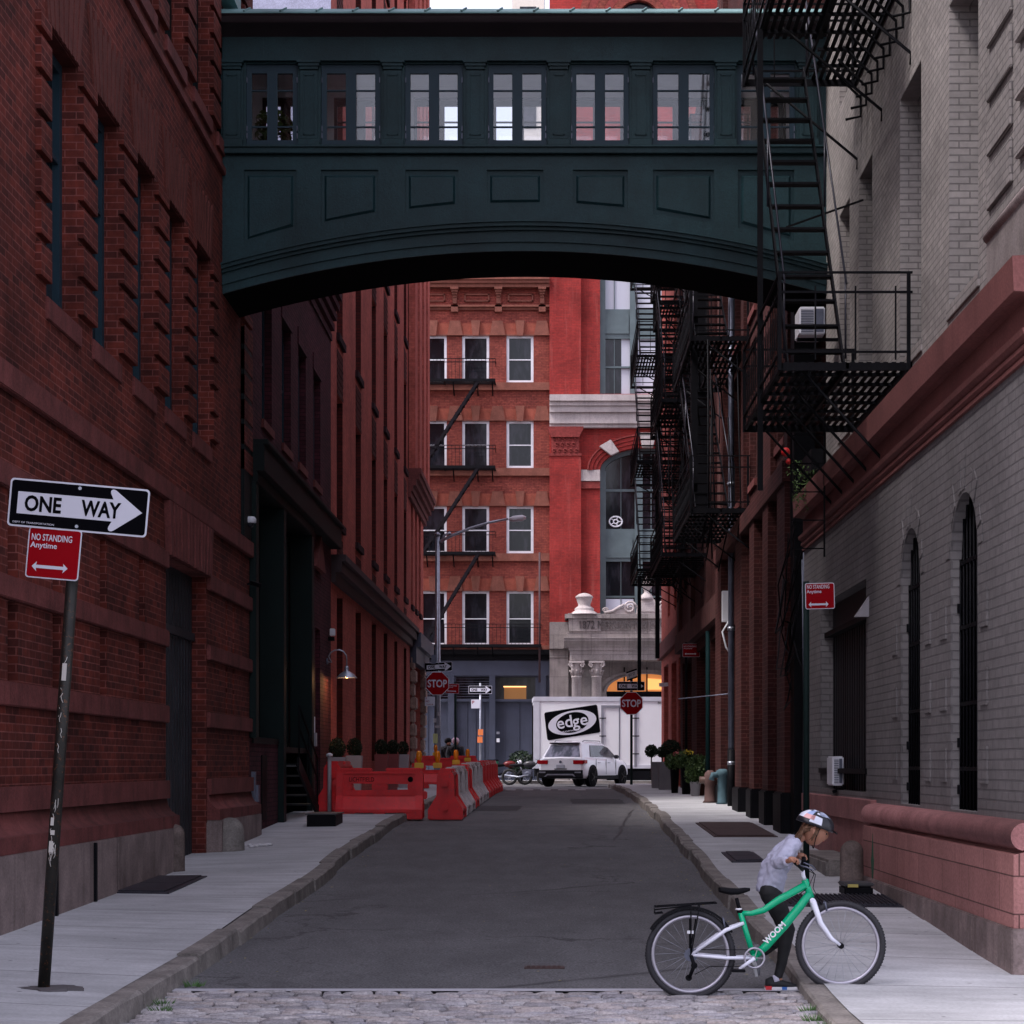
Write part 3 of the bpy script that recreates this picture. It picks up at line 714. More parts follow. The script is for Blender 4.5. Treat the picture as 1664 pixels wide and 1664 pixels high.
for a,b in c3b: win_unit('window',T,b-a,3.35,DGREEN,GLD,L3,(a,-.25,6.65),ft=.06,fd=.1)
m=M(T)
for a,b in c3:
    for c,d in rows: m.box(a-.08,b+.08,-.2,.07,c-.15,c)
for a,b in c3b: m.box(a-.1,b+.1,-.2,.07,6.5,6.65)
m.build('sills',paint('shadow_dark_sill',(.035,.018,.022,1),.9,0,.3,2,.1,.1),L3)  # sill colour darkened to paint in the shadows at the sills
for a,b in c3:
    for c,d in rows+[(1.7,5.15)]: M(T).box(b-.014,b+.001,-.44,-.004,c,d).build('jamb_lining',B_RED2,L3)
m=M(T)                                        # darker recessed toothed bands between windows
for a,b in c3:
    for (c,d),(c2,d2) in zip([(4,5.9)]+rows,rows+[(30,31)]):
        z=d+.02; m.box(a,b,-.06,.004,z,c2-.3)
        while z<c2-.35: 
            m.box(a+(.03 if int(z/.15)%2 else 0),b-(.03 if int(z/.15)%2 else 0),-.06,.012,z,z+.07); z+=.15
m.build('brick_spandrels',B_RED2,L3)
m=M(T)
for y in (63.3,65.4,67.5,69.5): m.box(y-.55,y+.55,0,.22,10.7,32)
m.build('pilaster_ribs',B_RED,L3)
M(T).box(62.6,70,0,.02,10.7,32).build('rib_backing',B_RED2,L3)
m=M(T)
for i,(p_,z) in enumerate(((.10,9.85),(.16,10.03),(.26,10.21),(.36,10.39),(.42,10.56))): m.box(62.5,70.2,0,p_,z,z+.175)
m.build('hood_cornice',S_BROWN,L3)
m=M(T); m.box(41,63.5,0,.10,5.3,5.5); m.box(41,63.5,0,.22,5.5,5.72); m.box(41,63.5,0,.3,5.72,5.85); m.build('shop_cornice',paint('dark_cornice',(.05,.03,.035,1),.7),L3)
m=M(T); m.box(63.5,70.2,0,.35,5.3,5.75); m.prism([(63.5,4.8),(70.2,4.8),(70.2,5.3),(63.5,5.3)],0,.2,1); m.build('shop_canopy',SLATE,L3)
m=M(T)
for y0 in (63.5,68.4):
    z=.4
    while z<4.7: m.box(y0+random.uniform(-.03,.03),y0+.9+random.uniform(-.03,.03),0,.14+random.uniform(-.03,.05),z,z+.40); z+=.42
m.build('rough_stone_quoins',stone('rough_quoin_stone',(.34,.24,.20,1),bump=.8,sc=6),L3,bevel=.04)
m=M(T); m.box(64.4,68.4,-.4,-.36,.5,4.8); o=m.build('shopfront',BLACK,L3); m=M(T)
for y in (64.4,65.7,67.0,68.3): m.box(y,y+.1,-.36,-.28,.5,4.8)
m.build('mullions',BLACK,o)
# party wall above the plum building
M(TB(41-.01)).box(-13.4,-4.5,-.02,.02,11.15,32).build('party_wall',S_BLUE,L3)
# planters with round bushes at the foot of L3
def bush(m,c,r,n,s=.035,sq=1):
    for i in range(n):
        v=Vector((random.gauss(0,1),random.gauss(0,1),random.gauss(0,1))).normalized()*r*(random.random()**.25)*(1+.12*noise.noise(Vector((i*.1,0,0)))); v.z*=sq; p=Vector(c)+v
        a=Vector((random.gauss(0,1),random.gauss(0,1),random.gauss(0,1))).normalized()*s; b=a.orthogonal().normalized()*s*.5; b=Matrix.Rotation(random.uniform(0,6.28),3,a.normalized())@b
        m.face([tuple(p-a),tuple(p+b),tuple(p+a),tuple(p-b)])
def folmat(name,c1,c2):
    k=NT(name); g=k.t.nodes.new('ShaderNodeNewGeometry'); return k.set(k.ramp(g.outputs['Random Per Island'],[(0,c1),(1,c2)]),.6,0,.3)
BOX=folmat('boxwood_leaf',(.006,.015,.007,1),(.016,.034,.013,1)); FERN=folmat('plant_leaf',(.02,.05,.015,1),(.07,.11,.03,1)); IVY=folmat('ivy_leaf',(.03,.07,.02,1),(.12,.2,.06,1))
PLW=paint('pale_planter',(.36,.33,.35,1),.6); PLR=paint('red_planter',(.22,.05,.05,1),.6)
for k,(x,mt,lb) in enumerate(((548,PLW,'tall whitish planter with round bush nearest the plum building'),(576,PLW,'whitish planter with round bush second along the red painted wall'),(620,PLR,'red planter with round bush beside the third shop window'),(638,PLR,'red planter with round bush just behind the near red barrier'),(655,PLW,'pale planter with round bush by the rough stone pier'))):
    d=4.28*F/(900-x); z=zsl(-4.28,min(d,69))
    t=thing('planter',lb,'planter',(-4.28,d,z),group='planters along the red painted wall'); t['label']=lb
    M().tbox(-4.28,d,z-.03,z+.95,.24,.24,.34,.34).build('pot',mt,t,bevel=.01)
    m=M(); bush(m,(-4.28,d,z+1.12),.17,1600,.020,1.25); m.build('bush',BOX,t,solid=False)
# ================================================================= FOOTBRIDGE
BD0,BD1=27.6,29.05
BR=thing('footbridge','dark teal covered footbridge with seven double windows arching over the street','footbridge',(-.4,28.3,8.0))
T=TB(BD0); s0=F/BD0
bx=lambda x:(x-VX)/s0
bz=lambda y:CH+(VY-y)/s0
XA,XB=-4.5,3.72
arc=lambda X,off=0: 8.58+off-.585*((X+.4)/4.1)**2*(1+.0*off)
casex=[(400,484),(522,618),(658,752),(793,888),(928,1022),(1060,1162),(1196,1292)]
zt,zb_=bz(104),bz(239)
ZP=bz(277)
N=60
def body(face_y,nrm,name):
    """one long side of the bridge: wall sheet with window openings and arched lower edge; nrm=-1 faces camera"""
    m=M(); T=(lambda u,w,v:(u,face_y+nrm*w,v)) ; m.T=T
    us=sorted({XA,XB}|{bx(a) for ab in casex for a in ab}); 
    # upper zone with openings
    for a,b in zip(us,us[1:]):
        mid=(a+b)/2; op=any(bx(p)<mid<bx(q) for p,q in casex)
        if op: m.face([(a,0,zt),(b,0,zt),(b,0,11.6),(a,0,11.6)])
        else: m.face([(a,0,zb_),(b,0,zb_),(b,0,11.6),(a,0,11.6)])
    g=[XA+(XB-XA)*i/N for i in range(N+1)]
    for a,b in zip(g,g[1:]): m.face([(a,0,arc(a)),(b,0,arc(b)),(b,0,zb_),(a,0,zb_)])
    for p,q in casex:
        a,b=bx(p),bx(q)
        for f in ([(a,0,zb_),(a,-.12,zb_),(a,-.12,zt),(a,0,zt)],[(b,0,zb_),(b,-.12,zb_),(b,-.12,zt),(b,0,zt)],[(a,0,zb_),(b,0,zb_),(b,-.12,zb_),(a,-.12,zb_)],[(a,0,zt),(b,0,zt),(b,-.12,zt),(a,-.12,zt)]): m.face(f)
    return m.build(name,TEAL,BR,solid=False)
body(BD0,-1,'side_wall'); body(BD1,1,'side_wall')
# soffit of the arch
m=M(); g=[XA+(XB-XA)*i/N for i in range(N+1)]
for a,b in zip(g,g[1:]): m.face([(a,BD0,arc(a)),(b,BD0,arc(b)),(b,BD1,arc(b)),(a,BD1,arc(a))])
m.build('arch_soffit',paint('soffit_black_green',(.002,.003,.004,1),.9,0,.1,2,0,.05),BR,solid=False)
# interior: floor, ceiling, far side lining
INT=paint('interior_off_white',(.9,.86,.87,1),.8)
m=M(); m.box(XA,XB,BD0+.14,BD1-.14,9.55,9.62); m.box(XA,XB,BD0+.14,BD1-.14,11.25,11.3); 
us=sorted({XA,XB}|{bx(a)+.03 for ab in casex for a in ab})
Y=BD1-.13
for a,b in zip(us,us[1:]):
    mid=(a+b)/2; op=any(bx(p)<mid<bx(q) for p,q in casex)
    if op: m.box(a,b,Y,Y+.01,9.6,zb_+.02); m.box(a,b,Y,Y+.01,zt-.02,11.28)
    else: m.box(a,b,Y,Y+.01,9.6,11.28)
m.build('interior_lining',INT,BR)
# mouldings along the arch (both faces share one mesh per line)
def arcmould(off,h,prj,mat=TEAL,name='arch_moulding'):
    m=M()
    for a,b in zip(g,g[1:]):
        pts=[(a,BD0-prj,arc(a,off)),(b,BD0-prj,arc(b,off)),(b,BD0-prj,arc(b,off+h)),(a,BD0-prj,arc(a,off+h))]
        bk=[(p[0],BD0,p[2]) for p in pts]
        m.face(pts); m.face([pts[0],pts[1],bk[1],bk[0]]); m.face([pts[3],pts[2],bk[2],bk[3]])
    return m.build(name,mat,BR,solid=False)
arcmould(-.0,.115,.035); arcmould(.115,.15,.065); arcmould(.265,.045,.11); arcmould(.31,.05,.16); arcmould(.36,.025,.19); 
# raised stiles framing the lower panels, following the arch
m=M(); m.T=TB(BD0)
pan=[(397,482),(522,615),(659,745),(791,883),(931,1020),(1061,1160),(1199,1290)]
def px(i): return bx(pan[i][0]),bx(pan[i][1])
xs=[XA]+[v for i in range(7) for v in px(i)]+[XB]
prj=.035
top=bz(256)
for i in range(0,len(xs),2):
    a,b=xs[i],xs[i+1]; n=6; gg=[a+(b-a)*k/n for k in range(n+1)]
    for c,d in zip(gg,gg[1:]): m.prism([(c,arc(c,.385)),(d,arc(d,.385)),(d,top),(c,top)],0,prj,1)
for i in range(7):
    a,b=px(i); m.box(a,b,0,prj,ZP,top); n=6; gg=[a+(b-a)*k/n for k in range(n+1)]
    for c,d in zip(gg,gg[1:]): m.prism([(c,arc(c,.385)),(d,arc(d,.385)),(d,arc(d,.60)),(c,arc(c,.60))],0,prj,1)
m.build('panel_stiles',TEAL,BR)
for i in range(7):
    a,b=px(i); e=.045; m=M(TB(BD0)); A,B=a+e,b-e
    # raised field with bevelled edge
    o=[(A,arc(a,.62)+.05),(B,arc(b,.62)+.05),(B,ZP-.07),(A,ZP-.07)]
    i_=[(A+.03,o[0][1]+.03),(B-.03,o[1][1]+.03),(B-.03,ZP-.10),(A+.03,ZP-.10)]
    O=[m.pt((p,0,q)) for p,q in o]; I=[m.pt((p,.028,q)) for p,q in i_]
    m.f.append(I); m.sm.append(False)
    for k in range(4): m.f.append([O[k],O[(k+1)%4],I[(k+1)%4],I[k]]); m.sm.append(False)
    m.build('panel',TEAL,BR)
# sill course, frieze, cornice
m=M(TB(BD0)); m.box(XA,XB,0,.10,bz(252),bz(239)); m.box(XA,XB,0,.13,bz(243),bz(239.5)); m.build('sill_course',TEAL,BR,bevel=.006)
m=M(TB(BD0)); m.box(XA,XB,0,.05,bz(98),bz(62)); m.box(XA,XB,0,.07,bz(101),bz(97)); m.build('frieze',TEAL,BR)
GUT=paint('brown_gutter',(.055,.04,.045,1),.4,.3,.2)
m=M(TB(BD0)); m.prism([(0,bz(62)),(.10,bz(58)),(.22,bz(50)),(0,bz(50))],XA,XB,0); m.T=ID
m=M(); a=[(BD0-.05,bz(62)),(BD0-.14,bz(57)),(BD0-.30,bz(51)),(BD0-.34,bz(50)),(BD0-.36,bz(42)),(BD0-.40,bz(37.5)),(BD0,bz(37.5))]
A=[m.pt((XA,y,z)) for y,z in a];B=[m.pt((XB,y,z)) for y,z in a]
for i in range(len(a)-1): m.f.append([A[i],A[i+1],B[i+1],B[i]]); m.sm.append(i<4)
m.build('gutter',GUT,BR,solid=False)
m=M(); zz=bz(37); A=[(XA,BD0-.41,zz),(XB,BD0-.41,zz),(XB,BD0-.24,zz+.10),(XA,BD0-.24,zz+.10)]; m.face(A)
m.face([(XA,BD0-.41,zz-.02),(XB,BD0-.41,zz-.02),(XB,BD0-.41,zz),(XA,BD0-.41,zz)])
yc=(BD0+BD1)/2; m.face([(XA,BD0-.24,zz+.10),(XB,BD0-.24,zz+.10),(XB,yc,zz+.22),(XA,yc,zz+.22)]); m.face([(XA,yc,zz+.22),(XB,yc,zz+.22),(XB,BD1+.35,zz-.02),(XA,BD1+.35,zz-.02)])
m.build('roof',COPPER,BR,solid=False)
m=M()
x=XA+.35
while x<XB: m.bar((x,BD0-.42,zz+.006),(x+.06,BD0-.24,zz+.112),.022,.02); x+=.485
m.build('roof_seams',COPPER,BR)
m=M(TB(BD0))
for x in [XA+.55+1.37*k for k in range(6)]:
    m.box(x,x+.012,.05,.054,bz(97),bz(63)); m.box(x+.3,x+.312,.035,.040,arc(x+.3,.40),arc(x+.3,.40)+.16); m.box(x+.1,x+.11,.065,.069,arc(x+.1,.125),arc(x+.1,.255))
m.build('sheet_seam',TEAL,BR)
# pilasters
pc=[378,503,638.5,772.5,908,1041,1179,1312]
for c in pc:
    w=.155; x=bx(c); m=M(TB(BD0)); z0,z1=bz(239),bz(98)
    m.box(x-w,x+w,0,.035,z0,z1); m.box(x-w*.78,x+w*.78,.035,.075,z0+.09,z1-.16); m.box(x-w*.95,x+w*.95,.03,.10,z0,z0+.085); 
    for k,(e,zz_) in enumerate(((.82,.15),(.92,.11),(1.05,.07))): m.box(x-w*e,x+w*e,.03,.09+.02*k,z1-zz_,z1-zz_+.045)
    o=m.build('pilaster',TEAL,BR,bevel=.005)
    m=M(TB(BD0)); a_,b_,c_,d_=x-w*.5,x+w*.5,z0+.14,z1-.22
    for q in ((a_,a_+.015,c_,d_),(b_-.015,b_,c_,d_),(a_,b_,c_,c_+.015),(a_,b_,d_-.015,d_)): m.box(q[0],q[1],.075,.087,q[2],q[3])
    m.build('moulding',TEAL,o)
# casement windows, front and back
def casement(x0,x1,yf,nr,name):
    m=M(lambda u,w,v:(u,yf+nr*w,v)); z0,z1=zb_+.0,zt; W=x1-x0; hw=W/2
    m.box(x0,x1,-.09,-.03,z1-.05,z1); m.box(x0,x1,-.09,-.03,z0,z0+.035)
    f=.07
    for k in (0,1):
        a=x0+.003+k*(hw-.003); b=a+hw-.0025
        m.box(a,a+f,-.075,-.02,z0+.035,z1-.05); m.box(b-f,b,-.075,-.02,z0+.035,z1-.05); m.box(a+f,b-f,-.075,-.02,z0+.035,z0+.10); m.box(a+f,b-f,-.075,-.02,z1-.12,z1-.05)
        for y in (146,205): m.box(a+f,b-f,-.065,-.03,bz(y)-.009,bz(y)+.009)
    o=m.build('window',TEALW,BR)
    m=M(lambda u,w,v:(u,yf+nr*w,v)); m.box(x0+.05,x1-.05,-.050,-.046,z0+.05,z1-.07); m.build('pane',GLC,o)
    m=M(lambda u,w,v:(u,yf+nr*w,v))
    for xx in (x0+.004,x1-.016):
        for z in (z0+.12,z0+.2+.02,z1-.25): m.box(xx,xx+.012,-.02,.0,z,z+.07)
    m.build('hinges',STEELD,o)
for a,b in casex: casement(bx(a),bx(b),BD0,-1,'w')
for a,b in casex: casement(bx(a),bx(b),BD1,1,'w')
# a potted plant standing inside the bridge behind the first window
t=thing('potted_plant','leafy pot plant standing inside the footbridge behind its first window','plant',(bx(437),28.4,9.62))
c=(bx(430),28.45,10.45)
M().lathe([(.10,0),(.13,.25),(.13,.27),(.11,.25)],(c[0],c[1],9.62),14).build('pot',rsimple('dark_pot',(.05,.045,.06,1)),t)
m=M(); bush(m,c,.28,260,.06,1.3); m.build('foliage',IVY,t,solid=False)
# ================================================================= RIGHT SIDE
R1=thing('grey_brick_building','grey painted brick building with pink stone cornice and plinth at the right of the street','building',(3.6,20,zsr(3.9,20)))
XW=3.4; XU=3.7
T=TR(XW)
arches=[(16.3,17.4),(18.85,19.9)]
ops=[(a,b,1.22,3.86,.095,.5) for a,b in arches]+[(22.1,25.9,1.3,3.63,.16)]
wall('brick_wall',B_GREY,R1,T,14.45,27.6,-.4,4.5,ops,6)
# upper wall
T2=TR(XU); wu=[(17.7,19.0),(20.45,21.7),(23.6,24.6),(25.4,26.3)]
wall('upper_wall',B_GREY2,R1,T2,15.5,27.6,5.2,19,[(a,b,5.88,8.7,.42) for a,b in wu]+[(a,b,10.1,12.9,.42) for a,b in wu],6)
for a,b in wu:
    for z in (5.88,10.1):
        m=M(T2); m.box(a,b,-.46,-.40,z,z+2.82); o=m.build('window',GLD,R1); m=M(T2)
        for q in ((a,a+.07,z,z+2.8),(b-.07,b,z,z+2.8),(a,b,z+1.38,z+1.45)): m.box(q[0],q[1],-.40,-.34,q[2],q[3])
        m.build('sash',BLACK,o)
    M(T2).box(a-.06,b+.06,-.1,.02,5.76,5.88).build('sill',B_GREY2,R1)
# arched windows: bars and glass
for a,b in arches:
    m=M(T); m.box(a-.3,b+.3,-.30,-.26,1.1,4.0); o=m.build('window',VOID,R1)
    m=M(T); n=8
    for i in range(n+1):
        u=a+(b-a)*i/n; hw=(b-a)/2; t=min(1,abs(u-(a+b)/2)/hw); zt_=3.36+.5*math.sqrt(max(0,1-t*t)); m.tube([(u,-.085,1.22),(u,-.085,max(zt_,3.3))],.011,6)
    for z in (1.55,2.1,2.75,3.3): m.box(a,b,-.10,-.075,z,z+.035)
    m.build('window_bars',BLACK,o)
    m=M(T)
    for z in (1.35,1.75,2.9): m.box(b-.02,b+.0,-.085,-.055,z,z+.08)
    m.build('hinges',BLACK,o)
# raised voussoir surround
    m=M(T); mid=(a+b)/2; hw=(b-a)/2
    for k in range(13):
        if k%3==2: continue
        t0=math.pi*(k+.06)/13; t1=math.pi*(k+.94)/13; r0,r1=1.05,1.32+(.14 if k==6 else (.07 if k%3==0 else 0))
        pt=lambda r,t:(mid-hw*r*math.cos(t),3.36+.5*r*math.sin(t)*(1 if r<1.2 else 1.12))
        m.prism([pt(r0,t0),pt(r0,t1),pt(r1,t1),pt(r1,t0)],0,.007+.003*(k%2),1)
    m.build('arch_stones',B_GREY,R1,bevel=.004)
m=M(T)
for u in (16.05,17.72,18.45,20.25):
    z=1.45
    while z<3.3: m.box(u-.16,u+.13,0,.014,z,z+.30); z+=.62
m.build('raised_blocks',B_GREY,R1,bevel=.004)
# boarded loading bay
m=M(T); m.box(22.1,25.9,-.22,-.16,1.3,3.64); o=m.build('shutter',paint('black_boards',(.014,.014,.021,1),.6,0,.3),R1)
m=M(T)
for i in range(20): m.box(22.1+i*.19,22.115+i*.19,-.16,-.152,1.3,3.3)
m.box(22.1,25.9,-.16,-.05,3.22,3.28); m.box(22.05,25.95,-.16,.02,1.5,1.56); m.build('boards',BLACK,o)
m=M(T); m.prism([(0,3.2),(.15,3.2),(0,3.42)],21.9,22.02,0); m.build('floodlight_hood',rsimple('grey_hood',(.3,.28,.3,1)),R1)
# cornice
cor=[(0,4.5),(.03,4.5),(.03,4.53),(.015,4.55),(.05,4.57),(.05,4.60),(.03,4.62),(.08,4.65),(.09,4.69),(.02,4.70),(.02,4.93),(.06,4.945),(.15,4.95),(.16,5.2),(.0,5.205),(-.32,5.205)]
def run(prof,T,u0,u1,name,mat,par,smooth=()):
    m=M(T); A=[m.pt((u0,p,q)) for p,q in prof];B=[m.pt((u1,p,q)) for p,q in prof]
    for i in range(len(prof)-1): m.f.append([A[i],A[i+1],B[i+1],B[i]]); m.sm.append(i in smooth)
    m.f+=[A,B[::-1]]; m.sm+=[False,False]
    return m.build(name,mat,par,solid=False)
run([(a+(.0),b) for a,b in cor],T,14.35,27.55,'cornice',S_CORN,R1)
# a torus above the cornice near the corner
M(TR(XU)).tube([(15.4,.02,6.06),(17.2,.02,6.06)],.05,10).build('corner_moulding',stone('tan_moulding',(.32,.26,.25,1)),R1)
M(TR(XU)).box(15.5,17.2,-.0,.035,5.2,6.02).build('corner_block',stone('tan_block',(.30,.26,.25,1)),R1)
m=M(T2); z=6.3
while z<12.5: m.box(16.35,17.25,0,.03,z,z+.36); m.box(15.5,16.1,0,.05,z+.1,z+.42); z+=.46
m.build('quoins',B_GREY2,R1,bevel=.008)
# corner face to the near street
m=M(); m.box(3.6,12,14.46,14.5,-.4,4.5); m.build('front_wall',B_GREY,R1); M().box(3.45,12,14.42,15.6,4.503,5.19).build('front_frieze',S_CORN,R1); M().box(3.55,12,14.43,15.0,5.19,5.5).build('front_ledge',S_BROWN,R1)
# plinth: torus on pink blocks near, plain band far
tor=[(0,.98),(.06,.98),(.06,1.0)]+[(.06+.10*math.cos(a)*1.0,1.09+.10*math.sin(a)) for a in [R(x) for x in range(-80,91,17)]]+[(.0,1.20)]
run(tor,T,14.4,21.4,'plinth_torus',S_PINK,R1,range(3,14)); run([(0,.44),(.14,.44),(.14,.96),(.06,.98),(0,.98)],T,14.4,21.4,'pink_plinth',stone('pink_blocks',(.40,.185,.17,1),stain=.2,streak=.45,sc=1.5,bump=.12,joints=(1.1,.27),dark=(.5,.42,.42,1)),R1)
run([(0,.30),(.02,.30),(.02,.98),(.06,.99),(.06,1.22),(0,1.23)],T,21.4,27.4,'far_plinth',S_PINK,R1)
m=M(T); x=14.36
while x<21.3:
    L=random.uniform(.8,1.5); e=min(x+L,21.35); m.box(x+.005,e-.005,-.1,.165+random.uniform(-.008,.008),-.5,.438); x=e
m.build('granite_base',S_GRAN,R1,bevel=.01)
m=M(T); m.box(21.4,27.4,-.1,.03,.1,.32); m.build('granite_base',S_GRAN,R1)
m=M(T); m.prism([(20.75,1.02+.0-.12),(20.82,.68),(20.86,.62),(20.80,.45),(20.74,.40),(20.68,.62),(20.72,.68)],.14,.144,1); m.build('green_paint_mark',rsimple('green_spray',(.02,.09,.05,1),.8),R1)
t=thing('stone_step','worn granite doorstep slab beside the far pink plinth','step',(3.2,23,zsr(3.2,23)))
z=zsr(3.2,23.2); M().box(2.95,3.42,22.0,24.6,z-.1,z+.13).build('slab',S_GRAN2,t,bevel=.03)
# AC unit on bracket at the bay
p=P(1370,1252,24.6); t=thing('air_conditioner','white louvred air conditioner sticking out of the boarded bay','air conditioner',(3.3,24.3,p.z-.2))
def acunit(t,x0,x1,y0,y1,z0,z1,mat=WHITE):
    M().box(x0,x1,y0,y1,z0,z1).build('case',mat,t,bevel=.015); m=M(); n=14
    for i in range(n):
        z=z0+.03+(z1-z0-.06)*i/n; m.box(x0+.02,x0+(x1-x0)*.55,y0-.006,y0,z,z+.006+.004)
    m.box(x0+(x1-x0)*.6,x1-.02,y0-.004,y0,z0+.03,z1-.03)
    m.build('louvres',STEELD,t)
acunit(t,3.32,3.455,24.2,24.7,p.z-.18,p.z+.17); M().bar((3.5,24.4,p.z-.2),(3.35,24.4,p.z-.26),.04).build('bracket',BLACK,t)
y=26.2; s_=F/y; x0=(1299-VX)/s_; x1=(1341-VX)/s_; z1=CH+(VY-498)/s_; z0=CH+(VY-543)/s_
t=thing('air_conditioner','white air conditioner high on the wall behind the fire escape railings','air conditioner',(x1,y,z0)); acunit(t,x0,x1,y,y+.5,z0,z1); M().bar((x0,y+.25,z0-.02),(3.7,y+.25,z0-.02),.04).build('bracket',BLACK,t)
t=thing('black_case','small black case with yellow latch lying on the pavement against the granite base','case',(2.98,20.2,zsr(2.98,20.2)))
z=zsr(2.98,19.9); M().box(2.82,3.10,19.7,20.1,z,z+.10).build('body',BLACK,t,bevel=.02); M().box(2.81,3.11,19.69,20.11,z+.10,z+.13).build('lid',rsimple('case_lid',(.05,.05,.055,1)),t,bevel=.01); M().box(2.85,2.95,19.68,19.69,z+.09,z+.12).build('latch',rsimple('yellow_latch',(.5,.42,.12,1)),t)
# dark gap and column between R1 and R2
GP=thing('dark_passage','narrow unlit service passage with black iron column between the grey and red brick buildings','passage',(3.6,28.5,zsr(3.6,28.5)))
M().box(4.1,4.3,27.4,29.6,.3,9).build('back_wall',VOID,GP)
M().box(3.42,3.72,28.9,29.35,.3,10.5).build('column',BLACK,GP,bevel=.01)
m=M(); m.box(3.5,4.2,27.6,28.9,5.6,5.9); m.build('beam',BLACK,GP)
m=M()
for i in range(5): x=3.40+i*.02; m.tube([(x,27.66+i*.03,.8),(x+.01,27.66+i*.03,2.5),(x-.01,27.7,4.4+i*.1)],.014,6)
m.build('conduits',STEELD,GP)
# tangled cables
m=M()
for i in range(16):
    a=Vector((random.uniform(3.15,3.6),27.9,random.uniform(2.6,5.2))); b=Vector((random.uniform(3.3,3.6),29.6,random.uniform(2.4,5.2))); c=(a+b)/2+Vector((-.15,0,-random.uniform(.1,.7)))
    m.tube([a,(a+c)/2+Vector((0,0,-.08)),c,(b+c)/2+Vector((0,0,-.08)),b],.010,5)
m.build('cables',BLACK,GP)
# -------- R2 / R3 / R4
R2=thing('dark_red_brick_building','dark red brick building with tall pilasters beyond the footbridge on the right','building',(3.5,36,zsr(3.5,36)))
TT=TR(3.48)
pil=[(29.4,30.4),(31.7,32.5),(33.9,34.7),(36.2,37.4),(40.6,42.0)]
ops=[(30.5,31.6,1.0,5.2,.35),(32.6,33.8,1.0,5.2,.35),(34.8,36.1,1.0,5.2,.35),(37.6,40.4,.9,4.3,.5)]+[(a,b,z,z+2.4,.35) for a,b in ((30.5,31.6),(34.9,36.0),(37.8,39.6)) for z in (6.6,9.6,12.6)]
wall('brick_wall',B_R2,R2,TT,29.36,42,.3,17,ops,6)
m=M(TT)
for a,b in pil: m.box(a,b,0,.14,1.2,5.7)
m.box(29.36,42,0,.18,5.7,6.0)
for a,b in pil[:2]+pil[3:]: m.box(a,a+.45,0,.10,6.0,17)
m.build('pilasters',B_R2,R2)
m=M(TT)
for a,b in pil: m.box(a-.03,b+.03,0,.2,.3,1.2)
m.build('pilaster_bases',BLACK,R2,bevel=.02)
for o_ in ops: 
    w_=M(TT); w_.box(o_[0],o_[1],-.34,-.28,o_[2],o_[3]); q=w_.build('window',GLD,R2); w_=M(TT); mm=(o_[0]+o_[1])/2
    for r_ in ((o_[0],o_[0]+.06),(o_[1]-.06,o_[1]),(mm-.03,mm+.03)): w_.box(r_[0],r_[1],-.28,-.22,o_[2],o_[3])
    w_.box(o_[0],o_[1],-.28,-.22,(o_[2]+o_[3])/2,(o_[2]+o_[3])/2+.06); w_.build('sash',BLACK,q)
m=M(TT)
for z in (6.4,9.4,12.4):
    for a,b in ((30.4,31.7),(34.8,36.1),(37.7,39.7)): m.box(a,b,-.1,.05,z,z+.12)
m.build('sills',S_BROWN,R2)
R3=thing('brown_brick_building','brown red brick building with dark shopfront behind the green pole on the right','building',(3.6,49,zsr(3.6,49)))
TT3=TR(3.55); ops=[(43.2,46.0,.95,4.4,.5),(47.5,50.5,.95,4.4,.5),(52.3,56.0,.95,4.4,.5)]+[(a,a+1.4,z,z+2.5,.35) for a in (43.5,47.0,50.5,54.0) for z in (6.3,9.9,13.5)]
wall('brick_wall',B_R2,R3,TT3,42,57,.3,18,ops,6)
for o_ in ops:
    w_=M(TT3); w_.box(o_[0],o_[1],-.4,-.33,o_[2],o_[3]); q=w_.build('window',GLD,R3); w_=M(TT3); n=3 if o_[3]<5 else 2
    for i in range(n+1): x=o_[0]+(o_[1]-o_[0]-.07)*i/n; w_.box(x,x+.07,-.33,-.25,o_[2],o_[3])
    w_.build('sash',GREYG if o_[3]<5 else BLACK,q)
m=M(TT3); m.box(42,57,0,.16,4.7,5.2); 
for a in (42.05,45.9,51.2,56.2): m.box(a,a+.8,0,.10,5.2,18)
m.build('stone_band',stone('dark_band',(.10,.038,.034,1)),R3)  # a darker tone than the brownstone bands elsewhere
M().tube([(3.45,45.5,.9),(3.45,45.5,4.6)],.05,8).build('downpipe',rsimple('green_pipe',(.008,.030,.032,1),.7,0,.1),R3)
R4=thing('red_corner_building','red painted corner building with cream framed shop windows ending the right side','building',(3.7,63,zsr(3.7,63)))
TT4=TR(3.72); ops=[(57.8,60.6,1.0,4.8,.4),(61.6,64.2,1.0,4.8,.4),(66.0,68.6,1.0,4.9,.4)]+[(a,a+1.3,z,z+2.5,.35) for a in (58.3,61.5,65.0) for z in (6.4,10.0,13.6)]
wall('brick_wall',B_RED,R4,TT4,57,70.2,.3,20,ops,7)
for o_ in ops:
    w_=M(TT4); w_.box(o_[0],o_[1],-.36,-.30,o_[2],o_[3]); q=w_.build('window',GL,R4); w_=M(TT4); n=3 if o_[3]<5 else 2
    for i in range(n+1): x=o_[0]+(o_[1]-o_[0]-.08)*i/n; w_.box(x,x+.08,-.30,-.2,o_[2],o_[3])
    w_.box(o_[0],o_[1],-.30,-.2,o_[2]+(2.3 if o_[3]<5 else 1.2),o_[2]+(2.4 if o_[3]<5 else 1.3)); w_.build('sash',S_LIME if o_[3]<5 else BLACK,q)
M().box(3.745,12,70.0,70.18,.3,20).build('corner_wall',B_RED,R4)
m=M(TT4); m.box(57,70.25,0,.14,5.2,5.7); m.build('stone_band',S_BROWN,R4)
